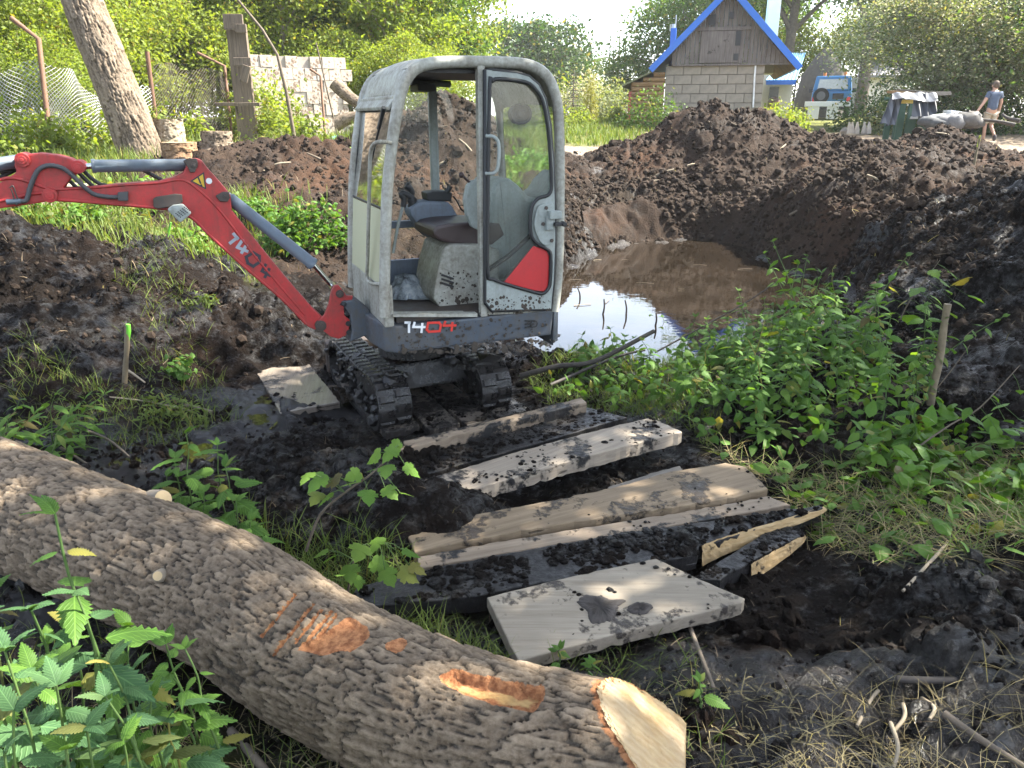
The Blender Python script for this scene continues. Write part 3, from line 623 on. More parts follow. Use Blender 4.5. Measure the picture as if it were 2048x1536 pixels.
# right hand console with joystick, lever and box
islab([(820,418),(840,404),(862,402),(898,404),(905,412),(926,448),(928,478),(885,482),(858,476),(842,462),(832,444),(823,432)], -.18, -.36, 'console', M_CONS, .02)
islab([(853,386),(866,383),(897,382),(905,386),(903,403),(856,402)], -.2, -.34, 'console_box', M_RUBBER, .008)
m = MB(); y = -.26
def lp_(u, v): return loc_y(u, v, y)
rad = [.05,.038,.046,.034,.041,.030,.036,.026,.022]; P = [lp_(832 - k * 1.4, 430 - k * 5.0) for k in range(9)]; m.tube(P, rad, 12); m.build('joystick_boot', M_RUBBER, EX)
m = MB(); m.tube(smooth_path([lp_(822, 396), lp_(824, 386), lp_(819, 376), lp_(811, 370)], 4), [.018]*4 + [.022]*4 + [.024]*4 + [.016], 8); m.build('joystick', M_RUBBER, EX)
m = MB(); y = -.05; m.tube([lp_(786, 506), lp_(796, 450), lp_(806, 412)], [.011,.011,.011], 8); m.build('travel_lever', M_GREY, EX)
m = MB(); m.tube(smooth_path([lp_(806, 414), lp_(808, 398), lp_(802, 388), lp_(812, 388), lp_(822, 395)], 3), .02, 8); m.build('lever_grip', M_RUBBER, EX)
m = MB(); y = -.2; m.tube([lp_(893, 384), lp_(898, 378), lp_(900, 372)], [.016,.018,.02], 8); m.build('switch', M_RUBBER, EX)
m = MB(); y = .30; m.tube([lp_(940, 365), lp_(928, 354)], .009, 7); m.sphere(lp_(923, 350), .019); m.build('knob_lever', M_SEAT, EX)
m = MB(); m.tube(smooth_path([loc_y(906,392,-.3), loc_y(914,402,-.3), loc_y(922,418,-.3), loc_y(930,424,-.3)], 4), .006, 6); m.build('cable', M_RUBBER, EX)
# speakers hung in the rear corner
for u, v, r_, y in ((1037,228,.066,-.10),(1063,204,.040,.0)):
    c = loc_y(u, v, y); m = MB(); m.cyl(c + Vector((0, -.03, 0)), c + Vector((0, .02, 0)), r_, 20); m.tube([c + Vector((math.cos(a) * r_ * .92, .022, math.sin(a) * r_ * .92)) for a in np.linspace(0, 6.283, 21)], .008, 6)
    m.cyl(c + Vector((0, .02, 0)), c + Vector((0, .03, 0)), r_ * .45, 14, r_ * .2); m.build('speaker', M_RUBBER, EX)
m = MB(); c = loc_y(1063, 204, 0); m.tube(smooth_path([c, c + Vector((-.06, .02, -.12)), c + Vector((-.12, .05, -.22)), c + Vector((-.17, .1, -.3))], 4), .003, 5); m.tube([(c.x, c.y - .02, c.z + .02), (c.x + .02, c.y - .05, ztop - .06)], .008, 6); m.build('speaker_wire', M_RUBBER, EX)
m = MB(); c = loc_y(845, 176, -.3); m.box(c, (.12, .2, .045)); m.build('radio', M_RUBBER, EX, .01)
# --- body: skirt in plan
z1 = zfloor - .004; z0 = loc_y(830, 704, .49).z
def skirt(z0_, z1_, pl): 
    mb = MB(); mb.prism(pl, lambda p: Vector((p[0], p[1], z1_)), lambda p: Vector((p[0] * .985, p[1] * .97, z0_))); return mb
xN = loc_y(790, 650, .49).x; xR = loc_y(1108, 640, .49).x
plan = [(xN, .49), (xN + .06, .43), (xN + .10, .2), (xN + .11, 0), (xN + .10, -.2), (xN + .06, -.43), (xN, -.49), (xR, -.49), (xR, .49)]
skirt(z0, z1, plan).build('body', M_BLUEG, EX, .015, 2)
# counterweight: rounded tail
zc1 = loc_y(1128, 462, .3).z; arc = [(xR - .003, .485)] + [(xR - .003 - .17 * math.cos(a), .43 * math.sin(a)) for a in np.linspace(math.pi / 2 * .97, -math.pi / 2 * .97, 15)] + [(xR - .003, -.485)]
zl = loc_y(1115, 688, .45).z
mb = MB(); mb.prism(arc, lambda p: Vector((p[0] + .0, p[1], zc1)), lambda p: Vector((p[0], p[1] * .99, zl))); mb.build('counterweight', M_BLUEG, EX, .03, 3)
m = MB(); m.prism([(xR - .01, .487)] + [(q[0] - .006, q[1] * 1.012) for q in arc[1:6]] + [(arc[5][0] + .05, arc[5][1] - .03), (xR - .01, .44)], lambda p: Vector((p[0], p[1], loc_y(1112, 595, .49).z)), lambda p: Vector((p[0], p[1], loc_y(1112, 625, .49).z))); m.build('tail_light', M_TAIL, EX, .006)
m = MB(); p0 = loc_y(1112, 560, .49); p1 = loc_y(1112, 600, .49); m.box((xR - .02, .482, (p0.z + p1.z) / 2), (.03, .02, abs(p0.z - p1.z))); m.build('tail_light', M_TAIL, EX, .004)
# vents and holes on the skirt
m = MB()
for q in range(3): slab(m, [(1051,641+q*6.5),(1068,640+q*6.5),(1068,642.5+q*6.5),(1051,643.5+q*6.5)], .494, .48)
m.build('vent_slot', M_RUBBER, EX)
m = MB(); c = loc_y(1068, 648, .493); m.tube([c + Vector((math.cos(a) * .024, 0, math.sin(a) * .024)) for a in np.linspace(0, 6.283, 17)], .0035, 5, False); m.build('lock_ring', M_RUBBER, EX)
m = MB()
for u, v in ((811,652),(915,647)): c = loc_y(u, v, .49); m = MB(); m.cyl(c + Vector((0, -.01, 0)), c + Vector((0, .004, 0)), .012, 10); m.build('body_bolt', M_RUBBER, EX)
def strokes(lines, y, wpx, name, mat, up):
    mb = MB()
    for ln in lines:
        P = TR(ln, y); hw = wpx
        for i in range(len(P) - 1):
            d = (P[i + 1] - P[i]).normalized(); nrm = Vector((-d.z, 0, d.x)) * hw; e = d * hw * .9; yy = Vector((0, up * (1 + .25 * i), 0))
            a, b_ = P[i] - e, P[i + 1] + e
            mb.add([a + nrm + yy, b_ + nrm + yy, b_ - nrm + yy, a - nrm + yy], [(3, 2, 1, 0)])
    return mb.build(name, mat, EX)
def K(q, k): return [(640 + a / 3.657, 440 + b_ / 3.657) for a, b_ in q]
strokes([K([(625,750),(655,750)],1), K([(650,750),(650,818)],1), K([(690,752),(682,782),(764,782)],1), K([(748,760),(742,818)],1)], .494, .0075, 'number_decal', M_WHITEM, .002)
strokes([K([(790,752),(870,750),(884,768),(874,812),(795,816),(780,800),(790,752)],1), K([(915,745),(905,772),(990,770)],1), K([(968,752),(962,806)],1)], .494, .0075, 'number_decal', M_REDM, .002)
# --- swing bracket and boom
def zslab(pts, ya, yb, name, mat, bev=0): return islab(pts, ya, yb, name, mat, bev)
post_px = [(683,603),(707,600),(722,606),(740,620),(742,668),(700,684),(704,660),(700,628),(690,616)]
islab(post_px, .10, -.10, 'swing_post', M_BLUEG, .012)
c = loc_y(700, 640, 0); m = MB()
for dz in (.075, .0, -.06): m.tube([(c.x + .03, -.09, c.z + dz), (c.x + .03, .09, c.z + dz)], .018, 8)
m.tube(smooth_path([loc_y(705,608,.06), loc_y(690,606,.08), loc_y(686,612,.09)], 3), .022, 8)
for q in range(4): m.tube(smooth_path([(c.x - .1, .06 - q * .035, c.z + .05 - .03 * q), (c.x - .02, .07 - q * .03, c.z + .06 - .035 * q), (c.x + .06, .05 - q * .03, c.z + .04 - .03 * q)], 4), .012, 7)
m.build('hydraulic_hose', M_RUBBER, EX)
brk = [(677,570),(688,584),(694,592),(706,592),(705,601),(687,606),(689,631),(700,640),(698,664),(691,672),(677,678),(661,673),(647,662),(634,655),(637,640),(649,631),(658,608),(663,582),(669,571)]
islab(brk, .085, .055, 'swing_bracket', M_RED, .006); islab(brk, -.055, -.085, 'swing_bracket', M_RED, .006)
boom_px = [(629,660),(642,654),(650,640),(626,617),(595,582),(563,544),(527,500),(492,456),(464,421),(461,389),(440,364),(415,336),(404,322),(394,318),(376,319),(373,332),(366,346),(345,356),(316,363),(246,368),(190,373),(158,375),(130,377),(112,378),(95,380),(88,392),(96,402),(141,405),(190,408),(246,412),(290,416),(320,419),(352,424),(370,432),(387,442),(405,457),(422,477),(456,508),(492,540),(530,572),(563,600),(600,638),(615,653)]
islab(boom_px, .062, -.062, 'boom', M_RED, .008)
# rolled edge beads of the boom casting
m = MB(); m.tube(smooth_path(TR([(112,379),(190,375),(246,370),(316,366),(350,360),(372,362),(395,378),(425,405),(455,440),(500,500),(560,572),(610,630)], .06), 3), .008, 6); m.tube(smooth_path(TR([(110,399),(190,405),(316,416),(352,421),(387,438),(422,473),(492,536),(563,597),(612,648)], .06), 3), .009, 6); m.build('boom_rib', M_RED, EX)
def pin(u, v, r_, ya, name='pivot_pin', mat=M_DARK):
    c = loc_y(u, v, ya); mb = MB(); mb.cyl((c.x, -ya, c.z), (c.x, ya, c.z), r_, 18); mb.cyl((c.x, ya - .001, c.z), (c.x, ya + .012, c.z), r_ * .62, 12); mb.cyl((c.x, ya + .01, c.z), (c.x, ya + .016, c.z), r_ * .28, 6); return mb.build(name, mat, EX, .002)
pin(642, 652, .036, .092); pin(680, 588, .026, .095); pin(387, 330, .024, .075); pin(450, 392, .024, .075)
AY = .062
arm_px = [(-175,452),(-140,430),(-60,392),(0,365),(14,357),(33,344),(28,330),(33,316),(49,309),(79,306),(114,310),(141,317),(158,326),(164,334),(158,345),(141,358),(130,372),(126,381),(112,400),(98,403),(53,410),(0,417),(-80,438),(-140,462),(-170,468)]
islab(arm_px, AY, -AY, 'arm', M_RED, .008)
m = MB(); m.tube(smooth_path(TR([(0,360),(16,356),(38,358),(70,368),(98,378),(112,380)], AY), 3), .009, 6); m.tube(smooth_path(TR([(0,402),(30,396),(62,388),(92,386)], AY), 3), .009, 6); m.build('arm_rib', M_RED, EX)
pin(44, 320, .036, .085, mat=M_RED); pin(156, 334, .034, .085, mat=M_RED); pin(99, 391, .038, .088, mat=M_RED)
# cylinders
def cyl(a, b_, c, r0, r1, name, y=0):
    A, B, C = loc_y(*a, y), loc_y(*b_, y), loc_y(*c, y); mb = MB(); mb.tube([A, A + (B - A) * .03, A + (B - A) * .031, B - (B - A) * .035, B - (B - A) * .034, B], [r0 * .8, r0 * .8, r0, r0, r0 * 1.1, r0 * 1.1], 16)
    o = mb.build(name, M_CYL, EX); mr = MB(); mr.cyl(B, C, r1, 12); mr.cyl((C.x, -.05 + y, C.z), (C.x, .05 + y, C.z), r1 * 1.9, 12)
    q = mr.build('rod', M_STEEL, EX); KIDS[EX.name].remove(q); q.parent = o; KIDS.setdefault(o.name, []).append(q); return o
cyl((453,392), (627,529), (668,576), .037, .017, 'boom_cylinder'); cyl((388,330), (184,332), (157,334), .034, .016, 'arm_cylinder'); cyl((44,321), (-80,340), (-140,352), .034, .016, 'bucket_cylinder')
m = MB()
islab([(366,322),(374,317),(393,317),(396,326),(390,345),(380,345),(376,335)], .082, .062, 'cylinder_lug', M_DARK, .004); islab([(431,392),(445,384),(458,384),(460,396),(455,404),(440,403)], .082, .062, 'cylinder_lug', M_DARK, .004)
# hoses on the arm
hose = smooth_path(TR([(40,402),(53,400),(60,376),(70,351),(79,338),(97,331),(119,334),(137,344),(158,364),(177,381),(193,390),(220,394),(236,394)], .085), 6)
m = MB(); m.tube(hose, [.0115 + .0018 * (i % 2) for i in range(len(hose))], 8); m.build('ribbed_hose', M_HOSE, EX)
islab([(235,385),(256,384),(256,402),(236,402)], .105, .062, 'connector_box', M_HOSE, .004)
m = MB(); P = TR([(13,404),(42,402)], .085); m.tube(P, .014, 8); m.build('hose_fitting', M_CYL, EX)
m = MB(); m.tube(smooth_path(TR([(20,376),(26,372),(32,388),(37,406),(30,408),(26,390),(22,378)], .09), 4), .004, 5); m.build('tie_wire', M_DARK, EX)
m = MB()
for q, pts in enumerate(([(140,362),(150,372),(158,378)], [(158,346),(172,360),(186,372)], [(166,340),(180,354),(200,368),(214,371)], [(286,340),(305,350),(324,360)], [(0,345),(20,340),(34,336)], [(0,355),(20,345),(36,338)])):
    m = MB(); m.tube(smooth_path(TR(pts, -.01 - .01 * q), 4), .011, 7); m.build('hydraulic_hose', M_RUBBER, EX)
# warning sticker, work light, markings
m = MB(); slab(m, [(383,362),(407,346),(411,377)], .0645, .0625); m.build('warning_sticker', M_YEL, EX)
strokes([[(397,356),(401,366)], [(402.6,370),(403,371)]], .0645, .0045, 'warning_mark', M_BLKM, .0015)
strokes([[(383,362),(407,346),(411,377),(383,362)]], .0645, .0035, 'warning_border', M_BLKM, .001)
m = MB(); c = loc_y(418, 362, .062); m.cyl(c, c + Vector((0, .003, 0)), .017, 14); m.build('reflector', M_WHITEM, EX)
islab([(306,398),(312,394),(350,388),(364,389),(366,404),(352,412),(316,418),(307,414)], .085, .062, 'lamp_bracket', M_DARK, .004)
m = MB(); P = [(334,420),(346,412),(366,409),(384,427),(361,446)]; slab(m, P, .15, .075); lamp = m.build('work_light', M_GREY, EX, .012)
m = MB()
for i in range(5):
    for j in range(4):
        c = loc_y(352 + i * 4.4 + j * 3.0, 431 - i * 3.2 + j * 2.4 - 4, .152); m.box(c, (.006, .004, .006))
o = m.build('lamp_hole', M_RUBBER, EX); KIDS[EX.name].remove(o); o.parent = lamp; KIDS.setdefault(lamp.name, []).append(o)
Q = lambda a: [(x / 2.844, 280 + y_ / 2.844) for x, y_ in a]
strokes([Q([(1330,535),(1350,560)]), Q([(1350,555),(1310,585)]), Q([(1378,570),(1350,610),(1405,632)]), Q([(1400,600),(1375,640)])], .063, .009, 'number_marking', M_GREYM, .002)
strokes([Q([(1400,665),(1440,640),(1475,660),(1475,695),(1440,718),(1410,700),(1400,665)]), Q([(1510,710),(1490,745),(1535,770)]), Q([(1530,735),(1508,778)])], .063, .009, 'number_marking', M_BLKM, .002)
# --- undercarriage
TO = Vector((-.745, 5.42, -.055)); TA = math.atan2(-.89, .45)
TM = EX_I @ (Matrix.Translation(TO) @ Matrix.Rotation(TA, 4, 'Z'))
def track(y):
    # loop in local x,z: front idler and rear sprocket
    L, r0 = .50, .165; pts = []
    for a in np.linspace(-math.pi / 2, math.pi / 2, 9): pts.append((L + r0 * math.cos(a), r0 + .012 + r0 * math.sin(a)))
    for t in np.linspace(0, 1, 8)[1:-1]: pts.append((L - 2 * L * t, 2 * r0 + .012 - .012 * math.sin(math.pi * t)))
    for a in np.linspace(math.pi / 2, 3 * math.pi / 2, 9): pts.append((-L + r0 * math.cos(a), r0 + .012 + r0 * math.sin(a)))
    pts = [Vector((p[0], 0, p[1])) for p in pts]; th = .022; W = .115
    n = len(pts); cx = [p * 1 for p in pts]; mb = MB(); vs = []
    for i, p in enumerate(pts):
        t = (pts[(i + 1) % n] - pts[i - 1]).normalized(); nr = Vector((t.z, 0, -t.x))
        for w_, o_ in ((-W, th), (W, th), (W, -.005), (-W, -.005)): vs.append(TM @ (p + nr * o_ + Vector((0, y + w_, 0))))
    mb.add(vs, [(i * 4 + k, i * 4 + (k + 1) % 4, ((i + 1) % n) * 4 + (k + 1) % 4, ((i + 1) % n) * 4 + k) for i in range(n) for k in range(4)])
    tr = mb.build('track', M_TRACK, EX)
    # tread lugs
    seg = []; tot = 0
    for i in range(n): seg.append((tot, pts[i], pts[(i + 1) % n])); tot += (pts[(i + 1) % n] - pts[i]).length
    NL = 36
    lug = None
    for k in range(NL):
        s_ = tot * k / NL
        st, a, b_ = [q for q in seg if q[0] <= s_][-1]; t = (b_ - a).normalized(); p = a + t * (s_ - st); nr = Vector((t.z, 0, -t.x))
        M = Matrix((t, (0, 1, 0), nr)).transposed()
        for side in (-1, 1):
            mb = MB(); mb.box((0, 0, 0), (.052 + .006 * RNG.random(), .106, .018), taper=.8)
            me = mb.mesh('tread_lug', M_TRACK); o = link('tread_lug', me, tr)
            mm = TM @ (Matrix.Translation(p + nr * (th + .006) + Vector((0, y + side * .056, 0)) + t * (.018 if side > 0 else -.012)) @ M.to_4x4()); o.matrix_local = mm
    mb = MB()
    for x, rr in ((L, .135), (-L, .14)): mb.cyl(TM @ Vector((x, y - .05, r0 + .012)), TM @ Vector((x, y + .05, r0 + .012)), rr, 24); mb.cyl(TM @ Vector((x, y - .075, r0 + .012)), TM @ Vector((x, y + .075, r0 + .012)), rr * .45, 14)
    for x in (-.25, 0, .25): mb.cyl(TM @ Vector((x, y - .06, .085)), TM @ Vector((x, y + .06, .085)), .06, 14)
    mb.build('track_wheel', M_TRACK, EX)
    mb = MB(); mb.prism([(-L, .12), (L, .11), (L, .22), (.3, .255), (-.3, .255), (-L, .22)], lambda p: TM @ Vector((p[0], y - .045, p[1])), lambda p: TM @ Vector((p[0], y + .045, p[1]))); mb.build('track_frame', M_TRACK, EX, .01)
    n = 240; xs_ = RNG.uniform(-.6, .62, n); ys_ = y + RNG.normal(0, .075, n); zz_ = np.where(RNG.random(n) < .5, .34, RNG.uniform(.02, .3, n)); ys_ = np.where(zz_ < .33, y + np.where(RNG.random(n) < .5, -1, 1) * .10, ys_); s_ = RNG.gamma(2, .007, n) + .005; pt = np.array([tuple(TM @ Vector((a, b2, c2))) for a, b2, c2 in zip(xs_, ys_, zz_)]); q = link('caked_mud', scatter_mesh('caked_mud', pt, s_, M_TRACK, ICO_V, ICO_F), EX); q['kind'] = 'stuff'
track(.375); track(-.375)
m = MB(); P8 = [Vector((-.3, -.32, .16)), Vector((.3, -.32, .16)), Vector((.3, .32, .16)), Vector((-.3, .32, .16))]
m.prism(P8, lambda p: TM @ p, lambda p: TM @ Vector((p.x * .8, p.y, .34))); m.build('undercarriage', M_TRACK, EX, .02)  # shade under the body put into the colour, using the near-black track material
c = TM @ Vector((0, 0, 0)); m = MB(); m.cyl((c.x, c.y, .30), (c.x, c.y, z0 + .03), .26, 28); m.build('slew_ring', M_TRACK, EX)  # same near-black colour carries the shade under the body
m = MB(); m.prism([(-.80, .10), (-.78, .02), (-.72, .02), (-.735, .12), (-.735, .27), (-.79, .30)], lambda p: TM @ Vector((p[0], -.49, p[1])), lambda p: TM @ Vector((p[0], .49, p[1]))); m.build('dozer_blade', M_DARK, EX, .01)
m = MB()
for y in (-.22, .22): m.tube([TM @ Vector((-.75, y, .14)), TM @ Vector((-.3, y, .22))], .035, 8)
m.build('blade_arm', M_DARK, EX)
# bucket (beyond the frame, at the end of the arm)
bk = [loc_y(-165, 455, 0) + Vector(o) for o in ((0, 0, .05), (.16, 0, -.02), (.25, 0, -.2), (.18, 0, -.38), (-.02, 0, -.42), (.08, 0, -.34), (.13, 0, -.2), (.06, 0, -.06))]
m = MB(); m.prism(bk, lambda p: Vector((p.x, -.2, p.z)), lambda p: Vector((p.x, .2, p.z))); m.build('bucket', M_DARK, EX, .008)
# mud thrown up on the skirt, door foot and apron
M_SPLASH = plain('dried_mud_splash', (.055, .043, .033), .9, var=.5, sc=40, bump=.3)
def splash(n, u0, u1, v0, v1, y, bias):
    rg = np.random.default_rng(int(u0 + v0)); P = []
    for _ in range(n): v = v1 - (v1 - v0) * rg.random() ** bias; p = loc_y(rg.uniform(u0, u1), v, y); P.append((p.x, y, p.z))
    s_ = rg.gamma(1.2, .0035, n) + .0015; a = np.zeros((n, 3)); a[:, 1] = rg.uniform(0, 6.28, n)
    q = link('mud_splash', scatter_mesh('mud_splash', np.array(P), np.stack([s_, np.full(n, .0016), s_ * rg.uniform(.7, 1.6, n)], 1), M_SPLASH, ICO_V, ICO_F, a), EX); q['kind'] = 'stuff'
splash(420, 795, 1108, 640, 704, .4895, 2.2); splash(120, 975, 1100, 592, 621, DY + .0005, 1.6); splash(90, 960, 1110, 600, 632, NY + .011, 1.2); splash(160, 878, 960, 540, 630, .2415, 1.8)
# crumpled cloth lying on the cab floor
b = NB('blue_grey_cloth'); co = b.coord(); n1 = b.noise(co, 9, 5, .7); M_CLOTH = b.pbr(b.ramp(n1, [(.35, (.05, .055, .06)), (.5, (.22, .25, .28)), (.68, (.42, .44, .44))]), .9, 0, b.bump(n1, .6, .01), .2)
cc = EX_M @ Vector((.15, -.14, zfloor + .035)); gx2, gy2 = np.meshgrid(np.linspace(-1, 1, 30), np.linspace(-1, 1, 30)); r_ = np.sqrt(gx2 ** 2 + gy2 ** 2)
hh = np.clip(.13 * (1 - r_ ** 2) + .09 * np.abs(fbm2(gx2 * 2.2 + 3, gy2 * 2.2, 3)) * np.clip(1.1 - r_, 0, 1), .004, 1)
V = np.stack([gx2 * .17 + .03 * fbm2(gx2 * 3, gy2 * 3, 2), gy2 * .15 + .03 * fbm2(gx2 * 3 + 9, gy2 * 3, 2), hh], -1).reshape(-1, 3); ii = np.arange(900).reshape(30, 30)
o = link('crumpled_cloth', np_mesh('crumpled_cloth', V, np.stack([ii[:-1, :-1], ii[:-1, 1:], ii[1:, 1:], ii[1:, :-1]], -1).reshape(-1, 4), M_CLOTH, True)); o.location = cc
tag(o, 'crumpled blue grey cloth lying on the muddy cab floor', 'cloth')
# ================================================================ timber
def wood_mat(name, c1, c2, mud=.3, mudc=(.012, .011, .011), grain=(2.2, 38, 38), rough=.75, mudscale=3.2, knots=True):
    b = NB(name); co = b.coord('Object', grain); n = b.noise(co, 1.0, 7, .65, .6); co2 = b.coord(); n1 = b.noise(co2, mudscale, 7, .68); n2 = b.noise(co2, 22, 6, .7)
    c = b.mix(b.ramp(n, [(.32, 0), (.68, 1)]), c1, c2); st = b.noise(co2, 1.3, 4, .6); c = b.mix(1, c, b.ramp(st, [(.3, .68), (.65, 1.0)]), 'MULTIPLY')
    oi = b.n('ObjectInfo'); ck = b.ramp(b.noise(b.coord('Object', (grain[0] * .35, grain[1] * .8, grain[2] * .8)), 1.0, 3, .5, .3), [(.27, 1), (.325, 0)]); c = b.mix(b.math('MULTIPLY', ck, .75), c, tuple(q * .16 for q in c1))
    mm = b.ramp(b.math('ADD', b.math('ADD', b.math('MULTIPLY', n1, .72), b.math('MULTIPLY', n2, .28)), b.math('MULTIPLY', b.math('SUBTRACT', oi.outputs['Random'], .5), .06)), [(.62 - mud * .42, 0), (.66 - mud * .42, 1)])
    sp = b.ramp(n2, [(.62, 0), (.70, 1)]); mm2 = b.math('MAXIMUM', mm, b.math('MULTIPLY', sp, .55 if mud > .1 else .15))
    c = b.mix(mm2, c, mudc); r = b.mix(mm, (rough,) * 3, b.ramp(n2, [(.4, .3), (.6, .75)]))
    h = b.math('ADD', b.math('SUBTRACT', b.math('MULTIPLY', n, .35), ck), b.math('ADD', b.math('MULTIPLY', mm, .8), b.math('MULTIPLY', b.math('MULTIPLY', n2, mm), 1.3)))
    return b.pbr(c, r, 0, b.bump(h, .8, .008), .35)
W_PALE = wood_mat('weathered_pale_board', (.195, .160, .118), (.30, .258, .20), .17, (.045, .036, .03))
W_CLEAN = wood_mat('dry_brown_board', (.135, .095, .056), (.25, .185, .118), .15, (.04, .03, .022))
W_TAN = wood_mat('tan_board', (.165, .122, .084), (.275, .215, .155), .25)
W_MUD = wood_mat('half_muddy_board', (.20, .160, .122), (.32, .27, .21), .13)
W_BLACK = wood_mat('mud_blackened_board', (.17, .135, .105), (.31, .26, .21), .66)
W_YEL = wood_mat('fresh_split_wood', (.31, .20, .085), (.44, .315, .165), .10, grain=(3, 60, 60))
W_DAMP = wood_mat('wet_dirty_board', (.12, .10, .08), (.20, .165, .135), .45, (.02, .017, .015), rough=.35)
W_WETP = wood_mat('wet_pale_board', (.15, .125, .10), (.25, .21, .17), .25, (.02, .017, .015), rough=.22)
W_GREY = wood_mat('grey_old_timber', (.11, .095, .08), (.20, .175, .145), .05, (.05, .04, .03))
def plank(name, pxs, ztop, th, mat, label, group='boards laid over the mud', ztilt=0.0, rough_edge=.006, top3=None):
    P = [on_z(u, v, ztop) for u, v in pxs] if top3 is None else [Vector(p) for p in top3]
    c = sum(P, Vector()) / len(P); dx = max(((a - b_) for a in P for b_ in P), key=lambda d: d.length); ang = math.atan2(dx.y, dx.x)
    if abs(ang) > math.pi / 2: ang -= math.copysign(math.pi, ang)
    M = Matrix.Rotation(-ang, 3, 'Z'); Q = [M @ (p - c) for p in P]
    # outline, subdivided and a little uneven
    O = []
    for i, a in enumerate(Q):
        b_ = Q[(i + 1) % len(Q)]; n = max(1, int((b_ - a).length / .035))
        for k in range(n): O.append(a.lerp(b_, k / n))
    O = [p + Vector((0, 0, 0)) + Vector((RNG.normal(0, rough_edge * .5), RNG.normal(0, rough_edge * .5), 0)) for p in O]
    import bmesh
    bm = bmesh.new(); vs = [bm.verts.new(p) for p in O]; f = bm.faces.new(vs)
    if f.normal.z < 0: bmesh.ops.reverse_faces(bm, faces=[f])
    r = bmesh.ops.extrude_face_region(bm, geom=[f]); dn = [g for g in r['geom'] if isinstance(g, bmesh.types.BMVert)]
    for v in dn: v.co.z += 0
    for v in vs: v.co.z -= th
    bmesh.ops.recalc_face_normals(bm, faces=bm.faces)
    ed = [e for e in bm.edges if len(e.link_faces) == 2 and all(abs(v.co.z) < 1e-6 for v in e.verts) and e.calc_face_angle(0) > .8]
    bmesh.ops.bevel(bm, geom=ed, offset=.005, segments=2, profile=.5, affect='EDGES', clamp_overlap=True)
    for v in bm.verts:
        v.co.z += ztilt * v.co.x + .006 * math.sin(v.co.x * 3.1 + c.x * 7)
        if v.co.z < -th * .5: v.co.z += RNG.normal(0, .004)
    me = bpy.data.meshes.new(name); bm.to_mesh(me); bm.free(); me.materials.append(mat)
    o = link(name, me); o.location = c; o.rotation_euler = (0, 0, ang); tag(o, label, 'board', group); o['_q'] = 0; del o['_q']; return o, Q, ang
def mud_on(o, Q, n, spread=1.0, size=.010, seed=0):
    size *= .42
    """lumps of mud left on a board: one part, too many to count"""
    rg = np.random.default_rng(seed + 3); xs = np.array([q.x for q in Q]); ys = np.array([q.y for q in Q]); pts = []
    pol = [(q.x, q.y) for q in Q]; X_ = rg.uniform(xs.min(), xs.max(), n * 6); Y_ = rg.uniform(ys.min(), ys.max(), n * 6)
    m = (poly_sdf(X_, Y_, pol) < -.008) & (vn2(X_ * 7 + seed * 9, Y_ * 11 + seed) > .60 - .35 * spread); X_, Y_ = X_[m][:n], Y_[m][:n]
    if not len(X_): return
    s_ = rg.gamma(2, size / 2, len(X_)) + .003; ax = np.stack([s_ * 1.3, s_ * 1.1, s_ * .6], 1)
    rot = np.stack([rg.normal(0, .2, len(X_)), rg.normal(0, .2, len(X_)), rg.uniform(0, 6.3, len(X_))], 1)
    me = scatter_mesh('mud_lumps', np.stack([X_, Y_, s_ * .15], 1), ax, M_PEAT, ICO_V, ICO_F, rot); q = link('mud_lumps', me, o); q['kind'] = 'stuff'
o, Q, _ = plank('plank', [(773,889),(900,858),(1030,828),(1163,797),(1172,806),(1040,838),(905,870),(790,902)], .17, .07, W_TAN, 'narrow tan board on edge, the farthest of the boards before the digger')
o, Q, _ = plank('plank', [(760,948),(785,915),(980,868),(1170,815),(1255,836),(1100,880),(940,922),(800,962)], .10, .06, W_BLACK, 'board coated in black mud between the narrow tan board and the pale speckled one'); mud_on(o, Q, 700, 1, .014, 1)
o, Q, _ = plank('plank', [(752,1018),(768,980),(1020,908),(1301,834),(1366,863),(1080,940),(900,990),(757,1036)], .19, .075, W_MUD, 'thick pale plank speckled with mud, rough brown edge, third from the digger', ztilt=.0); mud_on(o, Q, 170, .5, .009, 2)
o, Q, _ = plank('plank', [(814,1068),(937,1034),(1111,1000),(1255,966),(1342,940),(1450,925),(1491,932),(1537,976),(1480,990),(1330,1015),(1150,1044),(980,1075),(829,1105)], .17, .055, W_CLEAN, 'dry brown board with a wavy bark edge and rounded right end'); mud_on(o, Q, 18, .1, .007, 3)
o, Q, _ = plank('plank', [(835,1114),(1200,1050),(1537,991),(1580,1008),(1230,1070),(837,1138)], .155, .05, W_TAN, 'narrow straight tan board just below the wavy edged one'); mud_on(o, Q, 22, .2, .007, 4)
o, Q, ang6 = plank('plank', [(704,1191),(717,1170),(827,1145),(1040,1104),(1265,1062),(1470,1032),(1645,1009),(1648,1016),(1520,1052),(1400,1090),(1395,1108),(1163,1152),(958,1193),(727,1213)], .16, .075, W_BLACK, 'long mud blackened beam with a fresh yellow split at its right end'); mud_on(o, Q, 900, .8, .016, 5)
sp_ = [on_z(u, v, .158) for u, v in ((1401,1091),(1440,1076),(1500,1058),(1560,1040),(1646,1013))]
